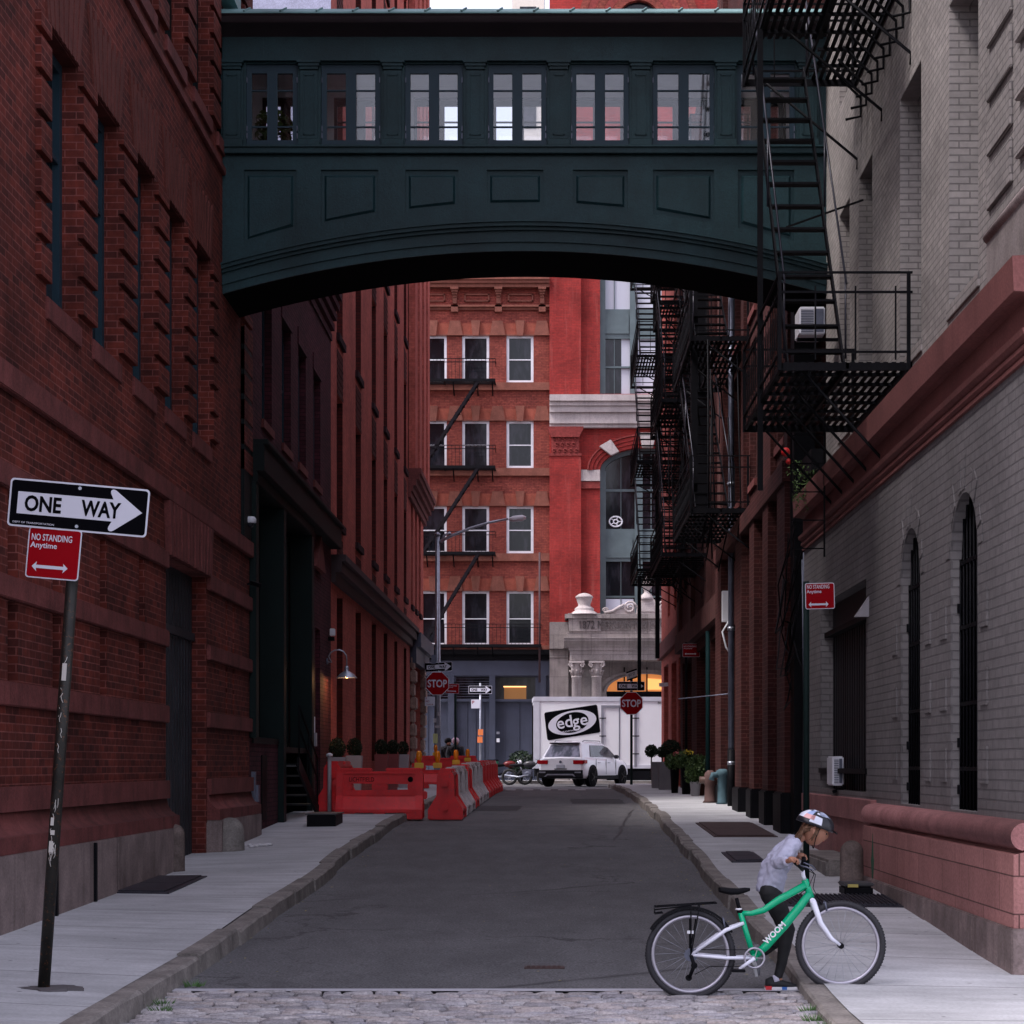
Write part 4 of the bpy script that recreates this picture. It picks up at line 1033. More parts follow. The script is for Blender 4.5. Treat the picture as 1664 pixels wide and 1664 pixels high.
t=thing('wall_lamp','small white bullet lamp on the red corner building','lamp',(3.6,66,2.8)); p=P(1076,1113,67); M().bar((p.x-.1,67,p.z),(p.x+.2,67,p.z+.02),.12).build('lamp_head',WHITE,t,world=True); M().bar((p.x+.2,67,p.z),(3.75,67,p.z),.04).build('arm',BLACK,t)
# long grey downpipe
t=thing('downpipe','tall blue grey downpipe running down the dark red brick building','pipe',(3.43,39.3,zsr(3.4,39.3)))
M().tube([(3.43,39.3,.62),(3.43,39.3,11.2)],.058,12).build('pipe',STEELD,t); m=M()
for z in (1.6,4.2,7.0,9.6): m.lathe([(.075,0),(.075,.07)],(3.43,39.3,z),12)
m.build('brackets',STEEL,t)
M().tube([(3.43,39.3,.62),(3.43,39.3,1.9)],.072,12).build('base_sleeve',BLACK,t)
# ================================================================= FIRE ESCAPES
def platform(m,xo,xi,y0,y1,z,slat=.085,hole=None):
    for x in (xo,(xo+xi)/2,xi-.03): m.box(x,x+.03,y0,y1,z-.06,z)
    for y in (y0,y1-.03): m.box(xo,xi,y,y+.03,z-.08,z)
    n=max(3,int((y1-y0)/.52))
    for i in range(1,n):
        y=y0+(y1-y0)*i/n; x=hole[2] if (hole and hole[0]<y<hole[1]) else xo
        m.box(x,xi,y-.018,y+.018,z-.035,z)
    x=xo+.05
    while x<xi-.03:
        m.box(x,x+.048,y0,hole[0] if (hole and x<hole[2]) else y1,z,z+.008); x+=slat
def railing(m,xo,xi,y0,y1,z,h=.92,st=.23,twist=True):
    for zz in (z+.10,z+h*.78,z+h): 
        m.box(xo-.012,xo+.012,y0,y1,zz,zz+.022)
        for y in (y0,y1): m.box(xo,xi,y-.012,y+.012,zz,zz+.022)
    y=y0
    while y<=y1: m.box(xo-.0035,xo+.0035,y-.007,y+.007,z+.0,z+h*.86); m.tube([(xo,y+st*.5+.06*math.cos(a),z+h*.42+.2*math.sin(a)) for a in [k_*.785 for k_ in range(9)]],.003,4) if y<y1-st else None; y+=st
    for y in (y0,y1):
        x=xo+st*1.6
        while x<xi-.1: m.box(x-.008,x+.008,y-.008,y+.008,z+.03,z+h*.86); x+=st*1.8
    for y in (y0,y1):
        for x in (xo,xi-.04): m.box(x-.018,x+.018,y-.018,y+.018,z-.08,z+h+.02)
def strut(m,xo,xi,y0,y1,z,dz,n):
    for i in range(n):
        y=y0+(y1-y0)*i/(n-1); m.tube([(xo+.25,y,z-.07),(xi,y,z-dz),(xi,y,z-dz-.12)],.017,6)
def stair(m,x0,x1,ya,za,yb,zb2,n,rail=.85):
    for x in (x0,x1): m.bar((x,ya,za),(x,yb,zb2),.02,.10)
    for i in range(n):
        t=(i+.5)/n; y=ya+(yb-ya)*t; z=za+(zb2-za)*t; m.box(x0,x1,y-.07,y+.07,z-.012,z+.012)
def rails(m,x0,x1,ya,za,yb,zb2,h=.85):
    for x in (x0-.03,x1+.03):
        m.tube([(x,ya,za+h),(x,yb,zb2+h)],.012,6); 
        for t in (.02,.5,.98): m.tube([(x,ya+(yb-ya)*t,za+(zb2-za)*t),(x,ya+(yb-ya)*t,za+(zb2-za)*t+h)],.011,6)
BLK2=paint('black_rail_paint',(.030,.030,.042,1),.35,.3,.2,6,.1)
def fire_escape(label,xo,xi,y0,y1,levels,group='black fire escapes along the right side',stairs=True,sn=11,dd_=1.15,ly=None):
    t=thing('fire_escape',label,'fire escape',(xo,(y0+y1)/2,levels[0]),group=group)
    for k,z in enumerate(levels):
        m=M(); platform(m,xo,xi,y0,y1,z,hole=(y1-1.4,y1-.1,xo+.75) if k else None); o=m.build('platform',BLACK,t)
        m=M(); railing(m,xo,xi,y0,y1,z); m.build('railing',BLACK,o)
        m=M(); strut(m,xo,(3.42 if (k==0 and xi==3.70) else xi),y0+.1,y1-.1,z,(1.0 if xi==3.70 else .7),5 if (k==0 and xi==3.70) else 3); m.build('struts',BLACK,o)
    for za,zb2 in zip(levels[1:],levels):
        m=M(); stair(m,xo+.1,xo+.68,y1-.35,za,y0+.15,zb2,13); o=m.build('stair',BLACK,t)
        m=M(); rails(m,xo+.1,xo+.68,y1-.35,za,y0+.15,zb2); m.build('handrail',BLK2,o)
    return t
fe=fire_escape('large black iron fire escape with stairs fixed to the grey brick building','x' and 2.33,3.70,20.95,24.85,[5.75,9.98,14.2])
# curved end guards above and drop ladder
m=M()
for i in range(9):
    y=21.0+i*.42; m.tube([(3.35,y,9.92),(3.68,y,9.6),(3.68,y,9.38),(3.5,y,9.34)],.016,6)
m.build('hook_brackets',BLACK,fe)
m=M(); zt2,zb3=5.7,4.1
for x in (2.85,3.25): m.bar((x,24.4,zt2),(x,24.4,zb3),.02,.02)
for i in range(5): z=zb3+.1+i*.34; m.bar((2.85,24.4,z),(3.25,24.4,z),.015)
m.build('drop_ladder',BLACK,fe)
m=M(); m.box(2.3,2.36,22.9,22.96,4.7,9.9); m.bar((2.9,25.3,8.3),(3.9-.2,24.3,8.36),.02); m.build('hanger_rod',BLACK,fe)
# decorations hanging off the escape
t=thing('hanging_ivy','green ivy with a red lantern flower hanging from the iron platform','plant',(3.25,26.2,5.1)); m=M()
for i in range(5): bush(m,(3.24+random.uniform(-.2,.2),26.2+random.uniform(-.3,.4),5.40-.10*i),.15,55,.024)
m.build('ivy_leaves',IVY,t,solid=False); m=M(); m.ball((2.98,26.1,5.62),.06); m.ball((3.02,26.1,5.50),.04); m.build('red_flower',rsimple('red_petals',(.55,.02,.02,1)),t)
fe2=fire_escape('black fire escape in the shade on the dark red brick building just beyond the footbridge',2.42,3.48,36.0,41.0,[6.15,9.2,12.2])
fe3=fire_escape('middle black fire escape on the brown brick building',2.45,3.55,46.0,51.2,[6.4,9.9,13.3])
fe4=fire_escape('farthest black fire escape, its stairs seen against the exchange building',2.36,3.72,57.4,62.2,[7.15,10.2,13.2,16.2])
m=M(); m.box(2.86,2.98,57.2,57.3,4.6,16.2); m.box(2.36,2.46,57.2,57.3,3.7,6.9); m.build('counterweight_rod',BLACK,fe4)
fe5=fire_escape('black fire escape squeezed between the middle and the farthest ones',2.75,3.55,52.6,56.0,[6.9,9.0,11.2,13.6])
for f_,y_,z_ in ((fe2,36.2,6.2),(fe3,46.3,6.5),(fe3,49.0,9.9),(fe2,39.0,9.3)):
    m=M()
    for k in range(7):
        x=2.5+random.uniform(0,.9); m.tube([(x,y_+random.uniform(-.3,.3),z_+random.uniform(1.5,3)),(x+random.uniform(-.1,.1),y_,z_),(x+random.uniform(-.2,.2),y_+random.uniform(-.2,.2),z_-random.uniform(.3,1.3))],.014,5)
    m.build('hanging_rods',BLACK,f_,one=True)
m=M(); m.box(2.5,2.62,37,37.12,6.2,12.2); m.box(2.9,3.1,41,41.1,6.2,12.2); m.build('hanger_rod',BLACK,fe2)
t=thing('junction_box','white junction box with hanging cables on the brick wall by the downpipe','box',(3.3,40.5,3.9)); p=P(1184,985,39.6); M().box(p.x-.12,p.x+.08,39.6,39.8,p.z-.3,p.z+.3).build('cover',WHITE,t); M().tube([(p.x,39.6,p.z-.3),(p.x-.12,39.6,p.z-.5),(p.x-.05,39.6,p.z-.8),(p.x+.05,39.6,p.z-.95)],.02,6).build('cable',WHITE,t)
m=M(); m.tube([(3.48,39.9,3.0),(2.2+.35,41.5,2.95)],.012,6); tag(m.build('support_wire',STEELD),'thin wire stay between the downpipe and the far no standing sign','wire')
# ================================================================= FAR SIDE OF THE CROSS STREET
D=88.0; sB=F/D
fx=lambda x:(x-VX)/sB
fz=lambda y:CH+(VY-y)/sB
T=TB(D)
H1=thing('tenement_building','five storey orange red brick tenement with white sash windows facing down the street','building',(-4,D,.93))
cols=[635,704,773,845]; rowsy=[(545,622),(683.5,761),(822,899.5),(960,1049)]
ops=[]
for c in cols:
    for a,b in rowsy: ops.append((fx(c-22),fx(c+22),fz(b),fz(a),.28))
wall('brick_wall',B_FAR,H1,T,-18,fx(893),fz(1072),fz(452),ops,8)
for c in cols:
    for a,b in rowsy:
        w=fx(c+22)-fx(c-22); h=fz(a)-fz(b); o=win_unit('window',T,w,h,WHITE,GLD,H1,(fx(c-22),-.06,fz(b)),rows=(.49,),ft=.115,fd=.14)
m=M(T)
for a,b in rowsy[:4]: m.box(-18,fx(893),0,.12,fz(b)-.33,fz(b)-.0)
m.build('sill_band',S_LINT,H1)
# lintel bands: alternating trapezoid blocks and keystones
m1=M(T); m2=M(T)
for a,b in rowsy:
    z0=fz(a)+.04; z1=z0+.48
    m2.box(-18,fx(893),0,.03,z0,z1)
    for c in cols:
        x=fx(c); m1.prism([(x-.13,z0-.08),(x+.13,z0-.08),(x+.2,z1+.1),(x-.2,z1+.1)],.03,.16,1)
        x=fx(c+35.5); m1.prism([(x-.34,z0-.05),(x+.34,z0-.05),(x+.22,z1+.1),(x-.22,z1+.1)],.03,.10,1)
    m1.box(-18,fx(893),0,.06,z0-.06,z0)
m2.build('lintel_band',S_LINTO,H1); m1.build('keystones',S_LINT,H1)
# cornice
m=M(T)
for i,(p_,y0,y1) in enumerate(((.5,452,458),(.42,458,463),(.32,463,469),(.22,497,500),(.10,500,504))): m.box(-18,fx(893),0,p_,fz(y1),fz(y0)) 
for c in (739,810,881,668):
    x=fx(c)
    for k in range(4): m.box(x-.17+.03*k,x+.17-.03*k,0,.40-.08*k,fz(469)-.10*(k+1),fz(469)-.10*k)
    m.box(x-.09,x+.09,0,.12,fz(494),fz(480)); m.box(x-.15,x+.15,0,.22,fz(508),fz(497))
for c in (703,775,846):
    x=fx(c); a,b,c_,d=x-.54,x+.54,fz(490.5),fz(478)
    for q in ((a,b,c_,c_+.05),(a,b,d-.05,d),(a,a+.05,c_,d),(b-.05,b,c_,d)): m.box(q[0],q[1],0,.07,q[2],q[3])
m.build('cornice',S_LINT,H1)
# shopfront
wall('shop_wall',SLATE,H1,TB(D+.02),-18,fx(893),.5,fz(1072),[(fx(657),fx(728),1.0,fz(1100),.3),(fx(741),fx(797),1.0,fz(1100),.3),(fx(804),fx(870),1.0,fz(1100),.3)],8)
m=M(T); m.box(-18,fx(893),0,.32,fz(1064),fz(1056)); m.box(-18,fx(893),0,.18,fz(1072),fz(1064)); m.build('shop_cornice',BLACK,H1); 
m=M(T); m.box(-18,fx(893),0,.09,fz(1098),fz(1074)); 
for c in (688+45,800,882): m.box(fx(c)-.13,fx(c)+.13,0,.10,.7,fz(1098))
m.box(fx(657),fx(870),-.12,-.02,fz(1140),fz(1136)); m.build('shop_frame',SLATE,H1)
m=M(T)
for a,b in ((657,728),(741,797),(804,870)): m.box(fx(a),fx(b),-.28,-.2,.9,fz(1138)); 
o=m.build('shop_doors',SLATE,H1); m=M(T)
for a in (659,676,693,710,743,757,771,785,818,842,866): m.box(fx(a),fx(a)+.05,-.2,-.16,.9,fz(1140))
m.build('door_battens',SLATE,o)
m=M(T)
for a,b in ((657,728),(741,797),(804,870)): m.box(fx(a),fx(b),-.32,-.26,fz(1138),fz(1100))
o=m.build('transom_glass',GLD,H1); m=M(T)
for k in range(9): z=fz(1136)+.11*k; m.box(fx(657),fx(797),-.26,-.24,z,z+.02)
m.build('transom_bars',STEELD,o)
m=M(T); m.box(fx(819),fx(855),-.255,-.25,fz(1163),fz(1115)); m.build('lit_window',emis('dim_amber_interior',(.32,.15,.05,1),.12),H1)
m=M(T); m.box(fx(818),fx(855),-.25,-.2,fz(1116.5),fz(1114.5)); m.build('light_strip',emis('warm_strip',(1,.52,.2,1),.7),H1)
t=thing('intercom','small pair of pale bell panels on the slate shopfront','intercom',(fx(810),D-.1,2.0)); M(T).box(fx(807),fx(812),.1,.14,fz(1206),fz(1200)).build('panel',WHITE,t); M(T).box(fx(807),fx(812),.1,.14,fz(1193),fz(1189)).build('panel',STEEL,t)
# its fire escape
t=thing('fire_escape','thin black fire escape zigzagging down the front of the orange tenement','fire escape',(fx(740),D-1,5.5))
for k,(y,xr) in enumerate(((622,806),(761.5,806),(900,806),(1049,880))):
    z=fz(y)-.0; m=M(); xa,xb=fx(640),fx(xr)
    [m.box(xa,xb,D-.93+.19*q_,D-.85+.19*q_,z-.09,z-.07) for q_ in range(5)]; [m.box(x_,x_+.05,D-.95,D,z-.12,z-.09) for x_ in (xa,(xa+xb)/2,xb-.05)]; m.box(xa,xb,D-.97,D-.93,z-.12,z-.0); o=m.build('platform',BLACK,t)
    m=M()
    for zz in (z+.85,z+.70): m.box(xa,xb,D-.96,D-.94,zz,zz+.03); m.box(xb-.02,xb,D-.96,D,zz,zz+.03)
    x=xa
    while x<=xb: m.box(x-.008,x+.008,D-.957,D-.943,z-.05,z+.85); x+=.16
    m.build('railing',BLACK,o)
    m=M()
    for x in (fx(695),fx(738),fx(777),fx(801)): m.bar((x,D-.9,z-.1),(x,D-.02,z-.55),.05)
    m.build('struts',BLACK,o)
for y0,y1 in ((622,761),(761,900),(900,1049)):
    m=M(); a=Vector((fx(778),D-.7,fz(y0)-.1)); b=Vector((fx(690),D-.7,fz(y1)))
    for dy in (0,.5): m.bar(a+Vector((0,dy-.25,0)),b+Vector((0,dy-.25,0)),.02,.12)
    for i in range(12): p_=a.lerp(b,(i+.5)/12); m.box(p_.x-.1,p_.x+.1,D-.95,D-.45,p_.z-.01,p_.z+.01)
    m.build('stair',paint('escape_stair_paint',(.014,.012,.015,1),.8,0,.1,2,0,.05),t)
# vertical drainpipe
t=thing('downpipe','thin dark drainpipe down the right edge of the orange tenement','pipe',(fx(877),D-.1,1)); M().tube([(fx(877),D-.65,fz(1110)),(fx(877),D-.65,fz(900))],.045,8).build('pipe',paint('rust_pipe',(.06,.03,.035,1),.7),t)
# ---------------- H2 crimson exchange building
H2=thing('exchange_building','crimson brick exchange building with pale stone entablature, arched windows and columned stone porch','building',(3,D,.93))
ops=[(fx(975),fx(1129),fz(1012),fz(727),.5,1.0),(fx(975),fx(1180),fz(640),fz(300),.45),(fx(965),fx(1110),fz(90),fz(-60),.4,1.9)]
wall('brick_wall',B_CRIM,H2,T,fx(893),14,fz(1072),60,ops,9)
m=M(T); m.box(fx(893),fx(944),0,.22,fz(1012),fz(742)); m.box(fx(893),fx(944),0,.22,fz(645),fz(446)+4); m.build('brick_pilaster',B_CRIM,H2)
m=M(T)
for p_,y0,y1 in ((.62,645,655),(.50,655,662),(.42,662,672),(.30,672,684),(.34,684,690),(.24,690,696)): m.box(fx(893),14,0,p_,fz(y1),fz(y0))
m.build('entablature',S_LIME,H2)
# capital with carved leaves
CAPM=stone('carved_terracotta',(.26,.045,.04,1),bump=.6,sc=8)
m=M(T); m.box(fx(892),fx(945),0,.26,fz(742),fz(738)); m.box(fx(896),fx(941),0,.24,fz(738),fz(702)); m.prism([(fx(896),fz(712)),(fx(941),fz(712)),(fx(948),fz(698)),(fx(948),fz(695)),(fx(890),fz(695)),(fx(890),fz(698))],0,.34,1)
for i in range(3):
    for j in range(5-i%2):
        x=fx(900+j*9+(i%2)*4.5); z=fz(734-i*10)
        c=Vector((x,D-.26,z)); m2=M()
        m.T=ID; m.tube([c+Vector((.09*math.cos(a)*(1-a/9),-.02,.11*math.sin(a)*(1-a/9))) for a in [k*.7 for k in range(9)]],.022,5); m.T=T
m.build('capital',CAPM,H2)
# impost block, frieze bit and arch ring
m=M(T); m.box(fx(943),fx(975),0,.14,fz(782),fz(764)); m.build('impost_stone',S_LIME,H2); m=M(T); m.box(fx(943),fx(975),0,.10,fz(794),fz(783)); m.build('carved_frieze',CAPM,H2)
cx=fx(1052); hw=fx(1129)-cx; sp=fz(727)-1.0
for r0,r1,pj in ((0,.14,.10),(.16,.30,.14),(.32,.48,.18),(.50,.56,.24)):
    m=M(T); n=30
    for k in range(n):
        a,b=math.pi*k/n,math.pi*(k+1)/n; f=lambda r,t:(cx-(hw+r)*math.cos(t),sp+(1.0+r)*math.sin(t)); m.prism([f(r0,a),f(r0,b),f(r1,b),f(r1,a)],0,pj,1)
    m.build('arch_ring',B_CRIM if pj<.2 else CAPM,H2)
m=M(T)
for t_ in (.80,1.571,):
    e=.12; f=lambda r,t:(cx-(hw+r)*math.cos(t),sp+(1.0+r)*math.sin(t)); m.prism([f(-.03,t_-e),f(-.03,t_+e),f(.62,t_+e*1.1),f(.62,t_-e*1.1)],0,.30,1)
m.build('keystone',S_LIME,H2,bevel=.02)
# big window infill
m=M(T); m.box(fx(975),fx(1129),-.52,-.45,fz(1012),fz(727)); o=m.build('window',GLD,H2); m=M(T)
for c in (975,1032,1090): m.box(fx(c),fx(c)+(.26 if c!=1032 else .34),-.45,-.25,fz(1012),fz(764) if c!=1032 else fz(732))
for y0,y1 in ((868,858),(911,868),(797,793)): m.box(fx(975),fx(1129),-.45,-.36 if y1!=793 else -.4,fz(y0),fz(y1))
m.box(fx(1009),fx(1010),-.45,-.4,fz(1012),fz(735)); m.box(fx(1058),fx(1059.5),-.45,-.4,fz(1012),fz(735)); m.box(fx(975),fx(1180),-.45,-.4,fz(970),fz(967))
m.box(fx(984),fx(1028),-.36,-.31,fz(905),fz(874)); m.build('window_frame',GREYG,o)
m=M(T); 
for k in range(14):
    a,b=math.pi*k/14,math.pi*(k+1)/14; f=lambda r,t:(cx-(hw+r)*math.cos(t),sp+(1.0+r)*math.sin(t)); m.prism([f(-.2,a),f(-.2,b),f(0,b),f(0,a)],-.45,-.28,1)
m.build('arched_frame',GREYG,o)
m=M(T); m.box(fx(984),fx(1030),-.44,-.43,fz(1012),fz(972)); m.build('white_blind',rsimple('white_blind',(.6,.62,.72,1),.7),o)
t=thing('window_emblem','round white wheel emblem standing in the lower arched window','emblem',(fx(1001),D+.3,fz(846)))
m=M(); c=Vector((fx(1001),D+.36,fz(846))); m.tube([c+Vector((.28*math.cos(a),0,.22*math.sin(a))) for a in [k*math.pi/10 for k in range(20)]],.035,6,closed=True); m.tube([c+Vector((.10*math.cos(a),0,.09*math.sin(a))) for a in [k*math.pi/6 for k in range(12)]],.03,6,closed=True)
for k in range(5): a=k*1.2566; m.tube([c+Vector((.1*math.cos(a),0,.09*math.sin(a))),c+Vector((.27*math.cos(a),0,.21*math.sin(a)))],.02,5)
m.build('wheel',WHITE,t)
# upper bay window (gray frames)
m=M(T); m.box(fx(975),fx(1180),-.46,-.40,fz(640),fz(300)); o=m.build('window',rsimple('blind_white_pane',(.5,.51,.58,1),.4),H2); m=M(T)
for c in (975,1024,1080): m.box(fx(c),fx(c)+.24,-.4,-.2,fz(640),fz(300))
for y0,y1 in ((548,500),(596,593),(440,395)): m.box(fx(975),fx(1180),-.4,-.30,fz(y0),fz(y1))
m.box(fx(998),fx(999.3),-.4,-.34,fz(640),fz(300)); m.box(fx(982),fx(1022),-.30,-.25,fz(540),fz(508)); m.build('window_frame',GREYG,o)
m=M(T); m.box(fx(975),fx(1010),-.395,-.39,fz(640),fz(548)); m.build('dark_pane',GLD,o)
# top arch above the bridge
m=M(T); m.box(fx(965),fx(1110),-.45,-.4,fz(90),fz(-60)); m.build('window',GL,H2)
cx2=fx(1037.5); hw2=fx(1110)-cx2; sp2=fz(-60)-1.9
sp3=fz(22)+.05
for k,(r,pj) in enumerate(((1.0,.30),(1.35,.26),(1.75,.20),(2.1,.12),(2.45,.06))):
    m=M(T); n=24; R0=.95+.34*k; 
    for i in range(n):
        a,b=math.pi*i/n,math.pi*(i+1)/n; f=lambda r,t:(cx2-r*math.cos(t),fz(40)+r*math.sin(t)); m.prism([f(R0,a),f(R0,b),f(R0+.32,b),f(R0+.32,a)],0,pj,1)
    m.build('arch_ring',CAPM if k%2 else B_FAR,H2)
M(T).prism([(cx2-.95*math.cos(math.pi*i/16),fz(40)+.95*math.sin(math.pi*i/16)) for i in range(17)],.0,.04,1).build('window',GL,H2)
# ---------------- stone porch
PO=thing('stone_porch','pale stone columned porch with carved parapet at the foot of the exchange building','porch',(3,D-2,.93))
Dp=86.6; sP=F/Dp; qx=lambda x:(x-VX)/sP; qz=lambda y:CH+(VY-y)/sP; Tp=TB(Dp); XE=9.5
m=M(T)
for y0,y1,p_ in ((1012,1042,.5),(1042,1056,.7),(1056,1070,.45),(1070,1280,.40)): m.box(fx(893),fx(924),0,p_,fz(y1),fz(y0))
m.build('corner_pier',S_LIME2,PO,bevel=.02)
m=M(Tp); m.box(qx(924),XE,-1.2,.0,qz(1026),qz(1005)); m.box(qx(922),XE,-1.2,.05,qz(1036),qz(1026)); m.box(qx(918),XE,-1.2,.14,qz(1005),qz(998)); 
m.box(qx(924),qx(976),-1.0,.10,qz(1026),qz(1005)); m.box(qx(921),qx(979),-1.0,.20,qz(1005),qz(999)); m.build('parapet',S_LIME2,PO)
run([(-1.2,qz(1052)),(.12,qz(1052)),(.16,qz(1049)),(.32,qz(1044)),(.40,qz(1042)),(.40,qz(1040)),(.44,qz(1039)),(.46,qz(1037)),(0,qz(1035.5))],Tp,qx(916),XE,'cornice',S_LIME2,PO)
m=M(Tp); m.box(qx(926),XE,-1.2,.06,qz(1073),qz(1053)); m.box(qx(924),XE,-1.2,.10,qz(1057),qz(1052)); m.build('architrave',S_LIME2,PO)
for c in (937,969.5):
    X=qx(c); rr=.22
    M().lathe([(rr*1.25,0),(rr*1.25,.12),(rr*1.05,.2),(rr,.3),(rr*.93,qz(1101)-.93),(rr*1.1,qz(1100)-.93),(rr*.95,qz(1098)-.93)],(X,Dp-.0+.15,.93),24).build('column',S_LIME,PO)
    m=M(); z0=qz(1099); z1=qz(1074)
    m.lathe([(rr*.9,z0),(rr*.95,z0+.2),(rr*1.25,z1-.12),(rr*1.3,z1-.08)],(X,Dp+.15,0),20); m.box(X-rr*1.5,X+rr*1.5,Dp-.2,Dp+.5,z1-.09,z1)
    for sx in (-1,1):
        cc=Vector((X+sx*rr*1.15,Dp-.16,z1-.2)); m.tube([cc+Vector((sx*.10*math.cos(a)*(1-a/11),0,.10*math.sin(a)*(1-a/11))) for a in [k*.7 for k in range(12)]],.03,6)
    for k in range(8):
        a=k*math.pi/4; m.tube([(X+math.cos(a)*rr*.95,Dp+.15+math.sin(a)*rr*.95,z0+.03),(X+math.cos(a)*rr*1.15,Dp+.15+math.sin(a)*rr*1.15,z0+.2),(X+math.cos(a)*rr*1.4,Dp+.15+math.sin(a)*rr*1.4,z0+.27)],.035,5)
    m.build('capital',S_LIME,PO)
# urn on the pier and centre pedestal with scrolls
X=qx(949.5); z=qz(998.5)
M().lathe([(.62,0),(.60,.03),(.42,.16),(.40,.18),(.42,.24),(.36,.30),(.27,.36),(.26,.42),(.32,.60),(.35,.70),(.38,.72),(.38,.76),(.34,.80),(.22,.88),(.06,.92)],(X,Dp-.0+.1,z),28).build('finial_urn',S_LIME,PO)
m=M(); m.box(qx(923),qx(976),Dp-.2,Dp+.5,z-.02,z+.04); m.build('pier_cap',S_LIME2,PO)
X=qx(1051); m=M(Tp); m.prism([(X-.48,z),(X+.48,z),(X+.34,z+.62),(X+.28,z+.66),(X-.28,z+.66),(X-.34,z+.62)],-.4,.05,1); m.prism([(X-.34,z+.12),(X+.34,z+.12),(X+.24,z+.52),(X-.24,z+.52)],.05,.08,1); m.build('pedestal',S_LIME,PO)
M().lathe([(.30,.64),(.28,.74),(.2,.86),(.12,.92),(.11,1.02),(.16,1.1),(.24,1.2),(.28,1.28),(.26,1.36),(.1,1.42),(.07,1.5),(.02,1.62)],(X,Dp+.1,z),20).build('finial_urn',S_LIME,PO)
m=M()
for sx in (-1,1):
    c=Vector((X+sx*.72,Dp-.02,z+.30)); m.tube([c+Vector((-sx*.28*math.cos(a)*(1-a/14),0,.28*math.sin(a)*(1-a/14))) for a in [k*.6 for k in range(18)]],.05,6)
    m.tube([(X+sx*.95,Dp-.02,z+.42),(X+sx*1.2,Dp-.02,z+.30),(X+sx*1.45,Dp-.02,z+.14),(X+sx*1.8,Dp-.02,z+.08)],.07,6)
    c=Vector((X+sx*1.75,Dp-.02,z+.16)); m.tube([c+Vector((sx*.14*math.cos(a)*(1-a/14),0,.14*math.sin(a)*(1-a/14))) for a in [k*.6 for k in range(16)]],.035,6)
    m.prism([(X+sx*.5,z),(X+sx*1.9,z),(X+sx*1.8,z+.06),(X+sx*1.2,z+.22),(X+sx*.9,z+.36),(X+sx*.5,z+.3)],Dp,Dp+.2,1)
m.build('scrolls',S_LIME,PO)
# arched doorway in the shade with a warm lit fanlight
m=M(TB(D-.02)); m.box(fx(893)+.02,14,0,.12,.5,qz(1072)); m.build('porch_back_wall',S_LIME2,PO)
cx=qx(1053); hw=1.6; m=M(TB(D-.14)); n=24; sz=fz(1124)
f=lambda r,t:(cx-r*math.cos(t),sz+r*.44*math.sin(t))
for k in range(n):
    a,b=math.pi*k/n,math.pi*(k+1)/n
    m.prism([f(1.72,a),f(1.72,b),f(1.86,b),f(1.86,a)],0,.20,1); m.prism([f(1.9,a),f(1.9,b),f(2.15,b),f(2.15,a)],0,.14,1)
m.box(cx-2.2,cx-1.75,0,.18,.93,sz); m.build('arch_surround',S_LIME2,PO)
m=M(TB(D-.14)); m.prism([f(1.72,math.pi*k/n) for k in range(n+1)],.0,.03,1); o=m.build('fanlight',emis('amber_fanlight',(1,.36,.10,1),.13),PO)
m=M(TB(D-.17)); 
for x in (cx-1.0,cx-.02,cx+.95): m.box(x,x+.06,0,.05,sz,sz+1.05)
m.box(cx-1.75,cx+1.75,0,.1,sz-.12,sz); m.build('glazing_bars',BLACK,o)
m=M(TB(D-.17)); m.prism([(cx-.02,sz+.08),(cx+1.35,sz+.08),(cx+.95,sz+.5),(cx-.02,sz+.58)],0.0,.01,1); m.build('bright_pane',emis('bright_amber',(1,.47,.14,1),.42),o)
m=M(TB(D-.14)); m.box(cx-1.72,cx+1.72,0,.02,.93,sz-.12); m.build('door',BLACK,PO)
# ---------------- farther buildings seen over the bridge
def slab(nm,lb,x0,x1,y,z1,mat,wins=None):
    t=thing(nm,lb,'building',((x0+x1)/2,y,.9)); M().box(x0,x1,y,y+14,.9,z1).build('wall',mat,t)
    if wins:
        for i in range(wins[0]):
            for j in range(wins[1]):
                x=x0+(x1-x0)*(i+.5)/wins[0]; z=z1-3-3.6*j; w_=M(); w_.box(x-.6,x+.6,y-.04,y,z-1.8,z); w_.build('window',GL,t)
    return t
slab('cream_tower','pale cream tower rising far behind the street seen above the footbridge roof',(832-900)/3300*150,(884-900)/3300*150,150,75,S_CREAM,(1,8))
# ================================================================= LETTERING
def text_mesh(body,w,h,dx=0,off=.012,ex=.0012,sp=1.0):
    c=bpy.data.curves.new('lettering','FONT'); c.body=body; c.extrude=.01; c.offset=off; c.space_character=sp; c.resolution_u=3
    o=bpy.data.objects.new('tmp',c); COL.objects.link(o); bpy.context.view_layer.update()
    me=bpy.data.meshes.new_from_object(o.evaluated_get(bpy.context.evaluated_depsgraph_get())); bpy.data.objects.remove(o); bpy.data.curves.remove(c)
    xs=[v.co.x for v in me.vertices]; ys=[v.co.y for v in me.vertices]; x0,x1,y0,y1=min(xs),max(xs),min(ys),max(ys)
    if w is None: w=(x1-x0)*h/(y1-y0)
    for v in me.vertices:
        x=(v.co.x-x0)/(x1-x0)*w; y=(v.co.y-y0)/(y1-y0)*h; z=v.co.z/.01*ex
        v.co=(x-w/2,-z,y-h/2)
    return me
def lettering(body,x,z,w,h,mat,parent,y=-.003,off=.012,rot=0,sp=1.0,name='lettering',ex=.0012):
    me=text_mesh(body,w,h,off=off,sp=sp,ex=ex); me.name=name; me.materials.append(mat); o=bpy.data.objects.new(name,me); COL.objects.link(o); o.parent=parent; o.location=(x,y,z); o.rotation_euler=(0,rot,0); return o
